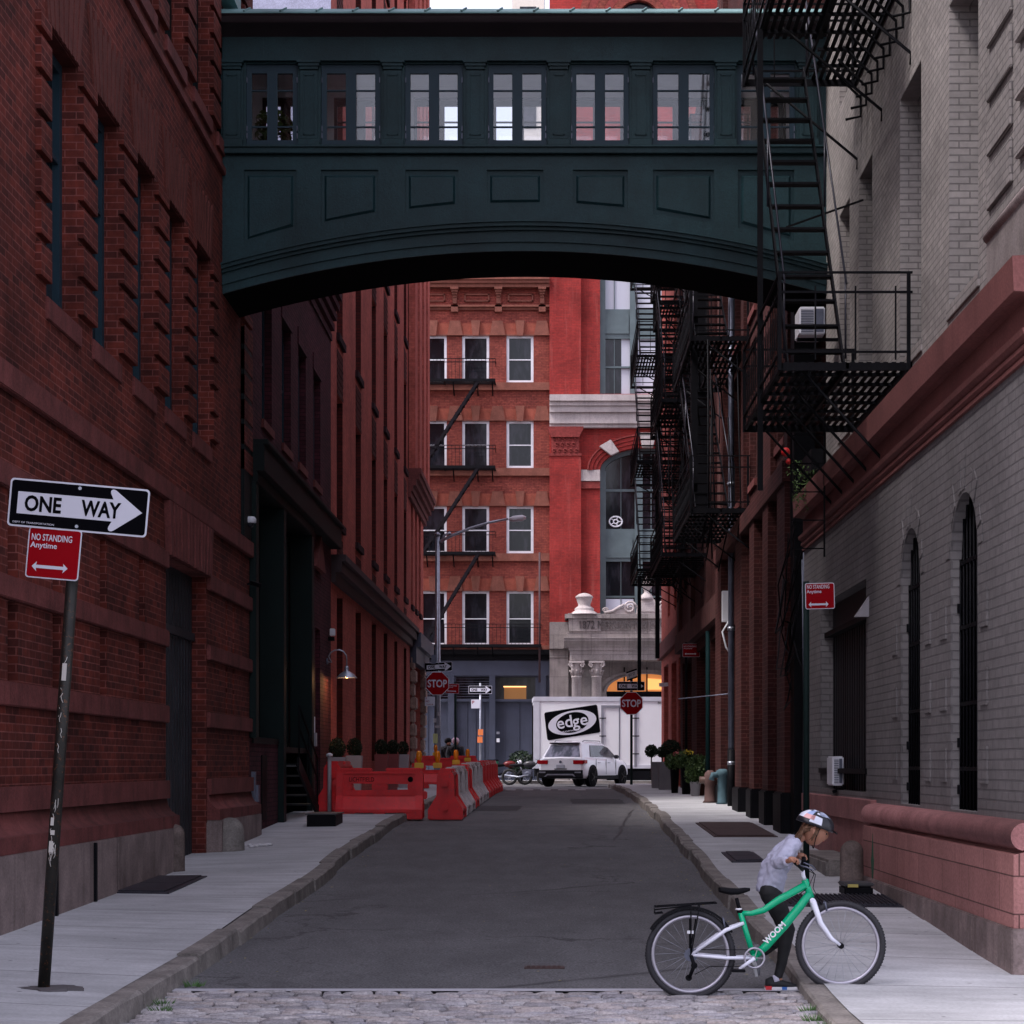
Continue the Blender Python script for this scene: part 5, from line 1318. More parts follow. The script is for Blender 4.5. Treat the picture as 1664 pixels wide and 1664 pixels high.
def rrect(w,h,r,n=5):
    pts=[]
    for cx,cz,a0 in ((w/2-r,h/2-r,0),(-w/2+r,h/2-r,90),(-w/2+r,-h/2+r,180),(w/2-r,-h/2+r,270)):
        for k in range(n+1): a=R(a0+90*k/n); pts.append((cx+r*math.cos(a),cz+r*math.sin(a)))
    return pts
def plate_(name,poly,y0,y1,mat,parent): return M().prism(poly,y0,y1,1).build(name,mat,parent,world=False)
def sign_root(name,parent,loc,rot=(0,0,0),back=None,poly=None,mat=None,th=.003):
    m=M().prism(poly,-th/2,th/2,1); o=m.build(name,mat,parent,world=False); o.location=loc; o.rotation_euler=rot; return o
def one_way(parent,loc,rot=(0,0,0),w=.914,h=.305,small=True):
    o=sign_root('one_way_sign',parent,loc,rot,poly=rrect(w,h,.025),mat=SIGNW)
    k=w/.914
    plate_('black_field',rrect(w-.024*k,h-.024*k,.018),-.0035,-.0015,SIGNK,o)
    hd_=[(.224,.072),(.206,.108),(.203,.120),(.207,.131),(.217,.137),(.229,.136),(.240,.130)]; a=[(-.40,.072)]+hd_+[(.418,0)]+[(x,-z) for x,z in hd_[::-1]]+[(-.40,-.072)]
    plate_('arrow',[(x*k,z*k) for x,z in a],-.006,-.0035,SIGNW,o)
    lettering('ONE',-.232*k,0,.24*k,.106*k,SIGNK,o,y=-.0075,off=.030); lettering('WAY',.148*k,0,.26*k,.106*k,SIGNK,o,y=-.0075,off=.030)
    if small: lettering('DEPT OF TRANSPORTATION',-.285*k,-.128*k,.27*k,.012*k,SIGNW,o,y=-.0048,off=0)
    m=M()
    for z in (.125,-.125): m.lathe([(.011,-.012),(.011,-.004)],(0,0,z*k),10,'y')
    m.build('bolts',STEEL,o,world=False)
    return o
def no_stand(parent,loc,rot=(0,0,0),w=.335,h=.315):
    o=sign_root('no_standing_sign',parent,loc,rot,poly=rrect(w,h,.022),mat=SIGNW)
    plate_('red_field',rrect(w-.016,h-.016,.016),-.0035,-.0015,SIGNR,o)
    lettering('NO STANDING',-.018*w/.335,.098,w*.76,.042,SIGNW,o,y=-.005,off=.010); lettering('Anytime',-.066*w/.335,.043,w*.50,.046,SIGNW,o,y=-.005,off=.012)
    a=[(-.118,0),(-.088,.03),(-.092,.010),(.082,.010),(.078,.03),(.108,0),(.078,-.03),(.082,-.010),(-.092,-.010),(-.088,-.03)]
    plate_('double_arrow',[(x*w/.335-.012,z-.088) for x,z in a],-.006,-.0035,SIGNW,o); return o
def stop(parent,loc,rot=(0,0,0),w=.76):
    oc=lambda r:[(r*math.cos(R(22.5+45*k)),r*math.sin(R(22.5+45*k))) for k in range(8)]
    r=w/2/math.cos(R(22.5)); o=sign_root('stop_sign',parent,loc,rot,poly=oc(r),mat=SIGNW)
    plate_('red_field',oc(r-.022),-.0045,-.0015,SIGNR,o); lettering('STOP',0,0,w*.83,w*.33,SIGNW,o,y=-.008,off=.020,ex=.003); return o
def small_plate(name,parent,loc,w,h,mat,rot=(0,0,0)): return sign_root(name,parent,loc,rot,poly=rrect(w,h,.012),mat=mat)
# ---------------- near left leaning pole
POLE=paint('rusty_green_pole',(.032,.030,.027,1),.5,.5,.5,5,.3,.4,(.16,.065,.03,1))
GPOLE=paint('green_pole',(.007,.018,.017,1),.65,0,.3,4,.1,.12)
y0=12.9; z0=zsl(-3.24,y0); lean=math.atan2(.205,2.95)
t=thing('sign_post','rusty leaning steel post with one way and no standing signs on the left pavement','sign post',(-3.24,y0,z0),ry=lean)
M().tube([(0,0,-.02),(0,0,3.12)],.038,14).build('pole',POLE,t,world=False)
m=M()
random.seed(3)
for k in range(26):
    z=random.choice([random.uniform(.9,1.15),random.uniform(1.4,2.1),random.uniform(.75,.9)]); x=random.uniform(-.02,.014)
    m.tube([(x+random.uniform(-.008,.008),-.0385+abs(x)*.35,z+q*.02) for q in range(4)],.0022,4)
m.box(-.02,.004,-.0400,-.037,.86,.93); m.box(-.016,.010,-.0400,-.037,.97,1.0); m.box(-.02,.0,-.0400,-.037,1.03,1.08)
m.box(-.014,.014,-.0405,-.037,1.95,2.06)
m.build('scribbles_and_sticker',rsimple('chipped_white',(.5,.47,.44,1),.8),t,world=False)
th=R(5.1)-lean
def loc_in(px_,py_,root,ln,d):
    p=P(px_,py_,d)-Vector(root); c,s=math.cos(ln),math.sin(ln); return Vector((p.x*c-p.z*s,p.y,p.x*s+p.z*c))
q=loc_in(126.3,824,(-3.24,y0,z0),lean,12.83); one_way(t,(q.x,-.045,q.z),(0,th,0),w=.885,h=.305)
q=loc_in(88.5,900.5,(-3.24,y0,z0),lean,12.88); no_stand(t,(q.x,-.040,q.z),(0,th,R(-3)),w=.342,h=.322)
random.seed(11)
t2=thing('pole_footing','dark patched concrete footing around the base of the leaning post','footing',(-3.24,12.9,z0)); m=M(); n=18
m.prism([(-3.18+ (.19+.05*math.sin(k*3))*math.cos(2*math.pi*k/n),12.88+(.13+.03*math.sin(k*5))*math.sin(2*math.pi*k/n)) for k in range(n)],z0-.06,z0+.002,2); m.build('patch',paint('dark_mortar',(.10,.09,.095,1),.9),t2)
# ---------------- right no standing post
d=21.4; X=2.66; z0=zsr(X,d)
t=thing('sign_post','dark green post with red no standing sign before the grey brick building','sign post',(X,d,z0))
M().tube([(0,0,-.02),(0,0,CH+(VY-945)*d/F-z0)],.033,12).build('pole',GPOLE,t,world=False)
p=P(1331.5,969,d); no_stand(t,(p.x-X,-.04,p.z-z0),(0,R(-1.5),0),w=.31,h=.275)
# far right small no standing
d=50.5; p=P(1123,1057,d); X=P(1115,1,d).x; z0=zsr(X,d)
t=thing('sign_post','thin dark post with far red no standing sign above the plant pots','sign post',(X,d,z0)); M().tube([(0,0,-.02),(0,0,p.z-z0+.2)],.035,8).build('pole',BLACK,t,world=False); no_stand(t,(p.x-X,-.05,p.z-z0),(0,0,0),w=.43,h=.33)
# ---------------- right stop sign
d=67; p=P(1026,1143,d); X=p.x; z0=zr(d)+.13
t=thing('sign_post','green post at the right corner carrying a red stop sign and one way sign','sign post',(X,d,z0))
M().tube([(0,0,-.02),(0,0,P(1,1092,d).z-z0)],.045,10).build('pole',GPOLE,t,world=False); stop(t,(0,-.06,p.z-z0),w=.75)
q=P(1025,1115,d); one_way(t,(q.x-X,-.06,q.z-z0),w=.915,small=False)
m=M(); m.prism([(-.15,0),(.20,.12),(.17,.42),(-.17,.30)],-.0,.01,1); o=m.build('street_name_sign',rsimple('back_of_sign',(.42,.42,.42,1)),t,world=False); o.location=(0,-.05,P(1,1107,d).z-z0)
m=M(); m.prism([(-.15,0),(.20,.12),(.195,.17),(-.153,.05)],-.004,.0,1); m.prism([(-.167,.25),(.178,.37),(.17,.42),(-.17,.30)],-.004,.0,1); m.build('dark_border',SIGNK,o,world=False)
lettering('JAY ST',.012,.21,.24,.12,SIGNK,o,y=-.004,rot=R(-18),off=.01)
# ---------------- left lamp post with stop sign
d=68; p=P(711,1110,d); X=p.x; z0=zr(d)+.13
t=thing('street_lamp','tall grey street lamp with stop and one way signs at the left corner','street lamp',(X,d,z0))
zt_=P(1,870,d).z-z0
M().tube([(0,0,0),(0,0,zt_*.4),(0,0,zt_)],[.115,.10,.075],14).build('pole',STEEL,t,world=False); M().lathe([(.10,0),(.09,.06),(.02,.12)],(0,0,zt_),12).build('pole_cap',STEEL,t,world=False)
pts=[P(x,y,d)-Vector((X,d,z0)) for x,y in ((715,880),(735,870),(765,858),(795,849),(826,843))]
M().tube(pts,[.05,.05,.045,.04,.035],8).build('arm',STEEL,t,world=False); M().tube([P(x,y,d)-Vector((X,d,z0)) for x,y in ((717,882),(722,870),(731,866),(734,871))],.05,6).build('brace',STEEL,t,world=False)
a=P(827,844,d)-Vector((X,d,z0)); b=P(855,841,d)-Vector((X,d,z0)); m=M(); m.tube([a,a.lerp(b,.3),a.lerp(b,.8),b],[.05,.10,.10,.04],8); m.build('lamp_head',WHITE,t,world=False)
q=P(713,1084,d); one_way(t,(q.x-X,-.14,q.z-z0),(0,R(-3),0),w=.915,small=False)
q=P(711,1111,d); stop(t,(q.x-X,-.14,q.z-z0),w=.78)
q=P(699,1140,d); o=small_plate('parking_notice',t,(q.x-X,-.12,q.z-z0),.34,.30,SIGNW); lettering('P\nNO',-.08,.05,.12,.16,SIGNR,o,y=-.004); lettering('2 HOUR',.0,-.10,.22,.05,SIGNR,o,y=-.004)
m=M()
for (x,y,w_,h_,c) in ((707,1171,.10,.14,0),(711,1181,.15,.08,0),(709,1196,.12,.16,0),(713,1160,.07,.12,0)):
    q=P(x,y,d); m.box(q.x-X-w_/2,q.x-X+w_/2,-.125,-.10,q.z-z0-h_/2,q.z-z0+h_/2)
m.build('stickers',rsimple('faded_sticker',(.45,.42,.45,1)),t,world=False)
q=P(708,1200,d); small_plate('yellow_notice',t,(q.x-X+.0,-.13,q.z-z0),.16,.32,rsimple('yellow_paper',(.55,.55,.25,1)))
q=P(705,1072,d); M().box(q.x-X-.07,q.x-X+.07,-.2,-.05,q.z-z0-.15,q.z-z0+.15).build('control_box',STEELD,t,world=False)
# ---------------- thin dark post with tiny no standing sign
d=69.5; p=P(735,1119,d); X=P(740,1,d).x; z0=zr(d)
t=thing('sign_post','thin dark green post with small red no standing sign right of the stop sign','sign post',(X,d,z0)); M().tube([(0,0,0),(0,0,P(1,1108,d).z-z0)],.04,8).build('pole',GPOLE,t,world=False); no_stand(t,(p.x-X,-.05,p.z-z0),(0,R(2),0),w=.46,h=.33)
# ---------------- far one way post across the street
d=87.0; X=P(780.5,1,d).x; z0=zr(d)+.13
t=thing('sign_post','grey post across the far street with one way sign and orange notices','sign post',(X,d,z0)); M().tube([(0,0,0),(0,0,P(1,1110,d).z-z0)],.045,8).build('pole',STEEL,t,world=False)
one_way(t,(0,-.06,P(1,1121,d).z-z0),w=1.0,h=.34,small=False); q=P(773,1144,d); o=small_plate('parking_notice',t,(q.x-X,-.06,q.z-z0),.38,.38,SIGNW); lettering('P',-.1,.07,.09,.13,SIGNR,o,y=-.004)
OR=rsimple('orange_notice',(.75,.20,.06,1)); 
for x,y in ((781,1190),(780,1202)): q=P(x,y,d); small_plate('orange_notice',t,(q.x-X,-.08,q.z-z0),.22,.26,OR)
# porch inscription
o=lettering('1872 MERCANTILE EXCHANGE',0,0,4.9,.34,stone('carved_letter',(.10,.085,.085,1)),PO,off=.0,ex=.02,name='inscription'); o.location=Vector((qx(942)+2.45,Dp-.125,qz(1015.5)))-PO.location
# truck lettering is built with the truck
# ================================================================= BARRIERS
BRED=paint('red_barrier_plastic',(.74,.016,.022,1),.42,0,.25,2.5,.08,.35,(.50,.035,.045,1)); BWHT=paint('white_barrier_plastic',(.62,.57,.58,1),.45,0,.3,3,.05,.4,(.5,.2,.19,1))
AMB=rsimple('amber_lens',(.75,.22,.01,1),.15); YEL=rsimple('yellow_base',(.65,.38,.02,1),.4)
def barrier_m(L=1.78):
    m=M(); h=L/2
    lo=[(-.30,.13),(.30,.13),(.30,.20),(.13,.46),(-.13,.46),(-.30,.20)]
    m.prism(lo,-h+.03,h-.03,0)
    for a,b in ((-h+.03,-h+.42),(-.14,.14),(h-.42,h-.03)): m.box(a,b,-.29,.29,0,.13)
    m.box(-h+.03,h-.03,-.11,.11,.46,.58); m.box(-h+.03,h-.03,-.11,.11,.72,.90)
    for a,b in ((-h+.03,-.56),(-.16,.16),(.56,h-.03)): m.box(a,b,-.11,.11,.58,.72)
    m.box(-h+.03,h-.03,-.135,.135,.90,.96)
    for a,b in ((-h+.05,-.15),(.12,h-.05)): m.box(a,b,-.11,.11,.96,1.03)
    # moulded end buttresses and lips
    for s in (-1,1):
        a,b=sorted((s*(h-.018),s*(h-.17))); m.prism([(-.31,.003),(.31,.003),(.31,.2),(.16,.48),(.15,.923),(-.15,.923),(-.16,.48),(-.31,.2)],a,b,0)
    m.box(-h-.06,-h+.03,-.06,.06,.18,.35); m.box(-h-.06,-h+.03,-.06,.06,.66,.80); m.box(h-.03,h+.06,-.06,.06,.40,.56)
    return m
proto={}
def barrier(label,mat,x,y,z,rz,grp='plastic barriers round the road works'):
    t=thing('road_barrier',label,'barrier',(x,y,z),R(rz),grp); t.scale=(1,1,.88)
    key=mat.name
    if key not in proto:
        o=barrier_m().build('body',mat,t,world=False,bevel=.018); proto[key]=o.data
    else:
        o=bpy.data.objects.new('body',proto[key]); COL.objects.link(o); o.parent=t
    return t
def warn(label,x,y,z,s=1):
    t=thing('warning_lamp',label,'lamp',(x,y,z),group='amber lamps on the barriers')
    M().box(-.08,.08,-.04,.04,0,.10).build('base',YEL,t,world=False,bevel=.01); M().lathe([(.03,.10),(.045,.13),(.055,.20),(.05,.27),(.03,.31)],(0,0,0),14).build('lens',AMB,t,world=False); return t
z=zr(36)+.02
bt=barrier('long red barrier lying across the left kerb and facing the camera',BRED,-3.08,36.0,z,0); bt.scale=(.88,1,.88)
lettering('LICHTFIELD',-.36,.80,.50,.09,SIGNK,bt,y=-.112,off=0); M().lathe([(.055,-.004),(.055,0)],(.62,-.112,.80),16,'y').build('round_sticker',SIGNK,bt,world=False)
cols_='RWWRWWWRRRRRR'
nth=['first','second','third','fourth','fifth','sixth','seventh','eighth','ninth','tenth','eleventh','twelfth','last']
for i,cc in enumerate(cols_):
    y=36.75+1.92*i; x=-1.92+.008*i; barrier(('red' if cc=='R' else 'white')+' barrier, '+nth[i]+' of the row running back along the left kerb',BRED if cc=='R' else BWHT,x,y,zr(y)+.0,90.2)
barrier('red barrier set across the pavement far behind, under the stop sign',BRED,-3.0,56.5,zsl(-3.3,56),2)
barrier('red barrier end sticking out left of the barrier that faces the camera',BRED,-3.95,37.3,zsl(-4.0,37),88)
for x,d,lb in ((681,36.0,'amber lamp on top of the barrier that faces the camera'),(708,56.5,'amber lamp on the far crosswise barrier'),(711,36.6,'amber lamp at the near corner of the barrier row'),(741,42.6,'amber lamp on the fourth barrier of the row'),(760,50.3,'amber lamp further along the barrier row')):
    p=P(x,1240,d); zz=(zr(36)+.02 if d<37 else (zsl(-3.3,56) if x==708 else zr(d)))+.90; warn(lb,p.x,d,zz)
t=thing('stanchion','dirty white plastic stanchion post at the left end of the near barrier','post',(-4.0,36.2,zsl(-4.0,36.2))); M().tube([(0,0,0),(0,0,1.02)],.035,10).build('pole',PLW,t,world=False); M().lathe([(.06,1.0),(.06,1.04),(.02,1.06)],(0,0,0),12).build('cap',WHITE,t,world=False)
# cone
d=66; p=P(805,1276,d); t=thing('traffic_cone','small orange traffic cone with white bands at the end of the barrier row','cone',(p.x,d,zr(d)))
M().box(-.19,.19,-.19,.19,0,.03).build('base',rsimple('cone_orange',(.75,.09,.02,1),.5),t,world=False); M().lathe([(.15,.03),(.035,.72)],(0,0,0),18).build('body',rsimple('cone_orange_b',(.8,.09,.02,1),.5),t,world=False)
m=M(); m.lathe([(.118,.20),(.096,.32)],(0,0,0),18); m.lathe([(.088,.42),(.068,.52)],(0,0,0),18); m.build('reflective_band',WHITE,t,world=False)
# ================================================================= SUV
def car():
    t=thing('parked_car','white suv seen from its rear corner, turning right in front of the white truck','car',(.24,73.0,zr(73)),R(65))
    def sym(pts): return [(y,z) for y,z in pts]+[(-y,z) for y,z in reversed(pts)]
    st=[(.0,.80,.42,.62,.98),(.06,.88,.34,.62,1.03),(.4,.92,.30,.62,1.05),(1.2,.925,.28,.60,1.03),(2.6,.925,.28,.58,1.00),(3.3,.92,.28,.56,.98),(3.9,.89,.29,.54,.93),(4.25,.82,.33,.52,.84),(4.38,.70,.40,.52,.70)]
    m=M(); rings=[]
    for x,w,zb,zm,zs in st:
        sec=[(w*.90,zb),(w,zb+.12),(w*1.0,zm+.02),(w*.985,zs-.12),(w*.93,zs-.01),(w*.80,zs+.035),(0,zs+.05)]
        full=sec+[(-y,z) for y,z in reversed(sec[:-1])]
        rings.append([m.pt((x,y,z)) for y,z in full])
    for A,B in zip(rings,rings[1:]):
        for i in range(len(A)-1): m.f.append([A[i],B[i],B[i+1],A[i+1]]); m.sm.append(True)
        m.f.append([A[-1],B[-1],B[0],A[0]]); m.sm.append(False)
    m.f+=[rings[0],rings[-1][::-1]]; m.sm+=[False,False]
    m.build('body',WHITEM,t,world=False)
    # cabin
    cab=[(.10,.80,1.0,.80,1.0),(.16,.80,1.0,.78,1.10),(.42,.82,1.0,.62,1.56),(.75,.83,1.0,.62,1.625),(1.5,.84,1.0,.62,1.64),(2.35,.84,1.0,.60,1.60),(2.7,.83,1.0,.61,1.50),(3.35,.80,.98,.74,1.0)]
    m=M(); rings=[]
    for x,w0,z0,w1,z1 in cab:
        sec=[(w0,z0),(w1+(w0-w1)*.08,z1-.06*(z1-z0>.3)),(w1*.93,z1),(0,z1+.02)]; full=sec+[(-y,z) for y,z in reversed(sec[:-1])]
        rings.append([m.pt((x,y,z)) for y,z in full])
    for A,B in zip(rings,rings[1:]):
        for i in range(len(A)-1): m.f.append([A[i],B[i],B[i+1],A[i+1]]); m.sm.append(i in(1,2,3,4))
    m.f.append(rings[0]); m.sm.append(False)
    m.build('cabin',WHITEM,t,world=False)
    G=glass('car_glass',(.02,.022,.028,1),.03,0)
    m=M()
    for s in (1,-1):
        f=lambda x,k:( .84-(.84-.645)*k )*s+.012*s
        poly=[(.80,.12),(1.05,.86),(2.25,.86),(2.62,.70),(3.12,.08)]
        P3=[(x,f(x,k),1.03+.55*k) for x,k in poly]; P4=[(x,y-.02*s,z) for x,y,z in P3]
        A=[m.pt(q) for q in P3];B=[m.pt(q) for q in P4]; m.f+=[A,B[::-1]]; m.sm+=[False]*2
        for i in range(len(A)): m.f.append([A[i],A[(i+1)%len(A)],B[(i+1)%len(A)],B[i]]); m.sm.append(False)
    m.build('side_window',G,t,world=False)
    m=M()
    for s in (1,-1):
        for x in (1.55,2.3): m.box(x,x+.05,(.84 if s>0 else -.86),(.86 if s>0 else -.84),1.03,1.2)
    a=[(.135,-.70,1.08),(.135,.70,1.08),(.385,.56,1.50),(.385,-.56,1.50)]
    m=M(); A=[m.pt((x-.018,y,z)) for x,y,z in a];B=[m.pt((x+.03,y,z)) for x,y,z in a]; m.f+=[A,B[::-1]]+[[A[i],A[(i+1)%4],B[(i+1)%4],B[i]] for i in range(4)]; m.sm+=[False]*6
    m.build('rear_window',glass('rear_glass',(.10,.12,.15,1),.06,0),t,world=False)
    M().box(.30,.46,-.58,.58,1.555,1.60).build('spoiler',G,t,world=False,bevel=.01)
    BK=rsimple('black_cladding',(.010,.010,.013,1),.7,0,.1)
    m=M(); m.prism([(-.05,.34),(.10,.30),(.10,.62),(-.045,.60)],-.86,.86,1)
    for s in (1,-1): m.box(.9,3.1,s*.905 if s>0 else -.935,.935 if s>0 else -.905,.27,.42)
    m.build('lower_cladding',BK,t,world=False,bevel=.012)
    m=M(); m.box(-.058,-.045,-.55,.55,.42,.45); m.prism([(-.62,.37),(-.50,.47),(.50,.47),(.62,.37),(.56,.37),(.46,.44),(-.46,.44),(-.56,.37)],-.06,-.048,0); m.build('chrome_trim',STEEL,t,world=False)
    TR_=rsimple('tail_lamp_red',(.35,.006,.012,1),.15)
    for s in (1,-1):
        m=M(); a_,b_=sorted((s*.50,s*.90)); m.prism([(a_,.80 if s<0 else .84),(b_,.84 if s<0 else .80),(b_,.97),(a_,.97)] if False else [(a_,.82),(b_,.82),(b_,.96),(a_,.96)],-.02,.26 if False else .05,0); a2,b2=sorted((s*.895,s*.94)); m.box(.0,.28,a2,b2,.84,.97); m.build('tail_lamp',TR_,t,world=False,bevel=.01)
        M().box(-.056,-.04,*sorted((s*.58,s*.82)),.50,.55).build('reflector',STEEL,t,world=False)
    M().box(-.022,.0,-.16,.16,.68,.80).build('number_plate',rsimple('plate_grey',(.42,.44,.5,1)),t,world=False); 
    M().lathe([(.05,-.028),(.05,-.005)],(0,0,.90),18,'x').build('badge',STEELD,t,world=False)
    M().box(-.012,.02,-.25,.25,.63,.66).build('hatch_handle',BK,t,world=False)
    for x in (.78,3.48):
        for s in (1,-1):
            m=M(); m.lathe([(.40,s*.90),(.40,s*.945)],(x,0,.40),28,'y'); m.build('wheel_arch',BK,t,world=False)
            m=M(); m.lathe([(.25,s*.72),(.345,s*.74),(.355,s*.78),(.355,s*.92),(.335,s*.955),(.25,s*.965)],(x,0,.355),28,'y'); w_=m.build('wheel',rsimple('tyre',(.007,.007,.008,1),.9,0,.08),t,world=False)
            m=M(); m.lathe([(.245,s*.955),(.235,s*.962)],(x,0,.355),24,'y')
            for k in range(5):
                a=k*1.2566; m.bar((x,s*.97,.355),(x+.23*math.cos(a),s*.966,.355+.23*math.sin(a)),.05,.015)
            m.build('rim',rsimple('dark_alloy',(.06,.055,.06,1),.3,.7),w_,world=False)
    for s in (1,-1):
        M().box(2.72,2.9,*sorted((s*.90,s*1.06)),1.02,1.16).build('mirror',G,t,world=False,bevel=.03)
        M().tube([(.7,s*.55,1.63),(.8,s*.56,1.675),(2.2,s*.56,1.665),(2.3,s*.54,1.62)],.014,6).build('roof_rail',STEELD,t,world=False)
        m=M()
        for x in (1.25,2.15): m.box(x,x+.2,*sorted((s*.918,s*.94)),.86,.885)
        m.build('door_handle',STEEL,t,world=False)
        m=M()
        for x in (1.08,1.98,2.88): m.box(x,x+.008,*sorted((s*.915,s*.932)),.45,1.0)
        m.build('door_seam',BK,t,world=False)
    return t
car()['category']='car'
# ================================================================= TRUCK
d=80.0; X0=P(868,1,d).x; TKT=thing('box_truck','white box truck with black oval edge logo parked across the end of the street','truck',(X0,d,zr(d)),R(2.0))
zt_=P(1,1133,d).z-zr(d); zb_2=P(1,1244,d).z-zr(d)
TWH=paint('truck_white_panel',(.85,.86,.90,1),.35,0,.06,.8,.02,.5)
M().box(0,8.2,0,2.4,zb_2,zt_).build('cargo_box',TWH,TKT,world=False,bevel=.02)
m=M(); m.box(-.03,8.23,-.035,2.43,zt_-.16,zt_+.02); m.box(-.03,8.23,-.035,2.43,zb_2-.12,zb_2+.02); m.box(-.03,.22,-.03,.02,zb_2,zt_-.16)
m.build('edge_rails',paint('rail_white',(.60,.61,.68,1),.35),TKT,world=False,bevel=.01)
m=M(); m.box(-.035,-.03,.25,2.1,.9,zt_-.3); m.build('rear_opening',VOID,TKT,world=False)
tx=lambda x:(P(x,1,d).x-X0); tz=lambda y:(P(1,y,d).z-zr(d))
m=M()
for a,b,c,e in ((977,981,1146,1246),(1031,1035,1146,1246)): m.box(tx(a),tx(b),-.045,0,tz(e),tz(c))
m.box(tx(981),tx(1031),-.045,0,tz(1150),tz(1146)); o=m.build('side_door_frame',paint('alu_frame',(.30,.31,.36,1),.4,.4),TKT,world=False)
m=M()
for y in (1167,1196,1225):
    for x in (979,1033): m.box(tx(x)-.12,tx(x)+.14,-.06,-.045,tz(y)-.02,tz(y)+.02)
m.build('hinges',BLACK,o,world=False)
M().box(tx(1006),tx(1007.2),-.02,.0,tz(1246),tz(1150)).build('door_seam',STEELD,TKT,world=False)
m=M(); m.box(.3,8.0,.3,2.1,.55,zb_2-.1); m.build('chassis',BLACK,TKT,world=False)
m=M(); m.box(4.6,6.0,.05,.6,.30,.85); m.box(.05,.35,-.02,2.4,.35,.75); m.build('underrun_box',BLACK,TKT,world=False,bevel=.02)
TY=rsimple('truck_tyre',(.013,.013,.014,1),.85)
for x in (1.9,7.1): M().lathe([(.25,.02),(.46,.04),(.48,.08),(.48,.30),(.25,.32)],(x,0,.48),24,'y').build('wheel',TY,TKT,world=False)
m=M(); m.box(8.3,9.9,.15,2.3,.5,2.6); m.build('cab',TWH,TKT,world=False,bevel=.1)
# logo
LG=bpy.data.objects.new('logo',None)
cxl=tx(930); czl=tz(1174); w=P(974,1,d).x-P(886,1,d).x; h=1.0; sk=.155
rp=[(x,z) for x,z in rrect(w*.98,1.10,.08)]
rp=[(x*1.0+z*-.12,z+x*sk) for x,z in rp]
lg=M().prism(rp,-.012,-.001,1).build('logo',SIGNK,TKT,world=False); lg.location=(cxl,0,czl)
def ell(a,b,y0_,y1_,mat,nm,dx=0):
    pts=[(dx+a*math.cos(2*math.pi*k/40),b*math.sin(2*math.pi*k/40)) for k in range(40)]; pts=[(x,z+(x)*sk) for x,z in pts]; M().prism(pts,y0_,y1_,1).build(nm,mat,lg,world=False)
ell(w*.445,.47,-.018,-.012,SIGNW,'oval'); ell(w*.30,.40,-.022,-.018,SIGNK,'inner_oval',.0)
for i,ch in enumerate('edge'): 
    X_=(-.455+.305*i); hh=.32 if ch in 'ea' else .47; zc={'e':0,'d':.09,'g':-.09}[ch]
    lettering(ch,X_,X_*sk+zc+(-.02),.285,hh,SIGNW,lg,y=-.026,off=.012,rot=-math.atan(sk))
lettering('automotive',-.08,-.32,.95,.075,SIGNW,lg,y=-.024,off=0,rot=-math.atan(sk))
lettering('863',tx(1073),tz(1142),.18,.10,SIGNK,TKT,y=-.038,off=0)
# ================================================================= MOTORCYCLES
def moto(label,x,y,z,rz,red):
    t=thing('motorcycle',label,'motorcycle',(x,y,z),R(rz)); TYR=TY
    for wx in (-.70,.70):
        w_=M().tube([(wx+.27*math.cos(a),0,.32+.27*math.sin(a)) for a in [k*math.pi/10 for k in range(20)]],.055,8,closed=True).build('wheel',TYR,t,world=False)
        m=M(); m.lathe([(.05,-.05),(.05,.05)],(wx,0,.32),10,'y')
        for k in range(6): a=k*1.047; m.bar((wx,0,.32),(wx+.24*math.cos(a),0,.32+.24*math.sin(a)),.02)
        m.build('spokes',STEEL,w_,world=False)
    m=M(); m.tube([(.70,.08,.32),(.42,.08,.95)],.022,6); m.tube([(.70,-.08,.32),(.42,-.08,.95)],.022,6); m.tube([(.42,-.35,1.02),(.44,0,.98),(.42,.35,1.02)],.015,6); m.build('fork',STEEL,t,world=False)
    M().ball((.10,0,.82),.26,.14,.14).build('fuel_tank',red,t,world=False); M().ball((-.38,0,.78),.34,.13,.07).build('seat',BLACK,t,world=False)
    m=M(); m.box(-.15,.22,-.14,.14,.35,.62); m.lathe([(.12,-.18),(.12,.18)],(.05,0,.42),12,'y'); m.build('engine',STEELD,t,world=False,bevel=.03)
    m=M(); m.tube([(.1,-.16,.40),(-.3,-.17,.32),(-.85,-.18,.40)],.035,8); m.build('exhaust',STEEL,t,world=False)
    M().ball((.52,0,.90),.07,.09,.09).build('headlight',WHITE,t,world=False); m=M(); m.tube([(-.70,.1,.32),(-.2,.1,.45),(.2,.1,.7),(.42,.04,.9)],.025,6); m.build('frame',BLACK,t,world=False)
    return t
REDT=rsimple('red_tank',(.12,.008,.008,1),.3)
moto('dark motorcycle with red tank parked left of the white truck',-1.85,80.5,zr(80),8,REDT)
moto('black motorcycle with white panels parked behind the white suv',-1.05,79.2,zr(79),-12,rsimple('dark_tank',(.03,.03,.035,1),.3))
t=thing('shrub','dark spiky shrub in front of the slate shopfront behind the motorcycles','plant',(-1.6,86,zr(86)+.1)); m=M(); bush(m,(-1.35,85.4,1.7),.62,1500,.06,.8); m.build('foliage',BOX,t,solid=False); M().tube([(-1.35,85.4,.9),(-1.35,85.4,1.6)],.05,6).build('stem',BLACK,t)
t=thing('dog_bin','green plastic bin beside the slate doors','bin',(-1.55,85.0,zr(85)+.1)); M().tbox(-2.55,85,zr(85),zr(85)+.95,.4,.4,.46,.46).build('bin_body',rsimple('bin_green',(.01,.12,.05,1)),t); M().box(-2.8,-2.3,84.75,85.25,zr(85)+.95,zr(85)+1.02).build('lid',BLACK,t,bevel=.02)
t.name='wheeled_bin'; t['category']='bin'
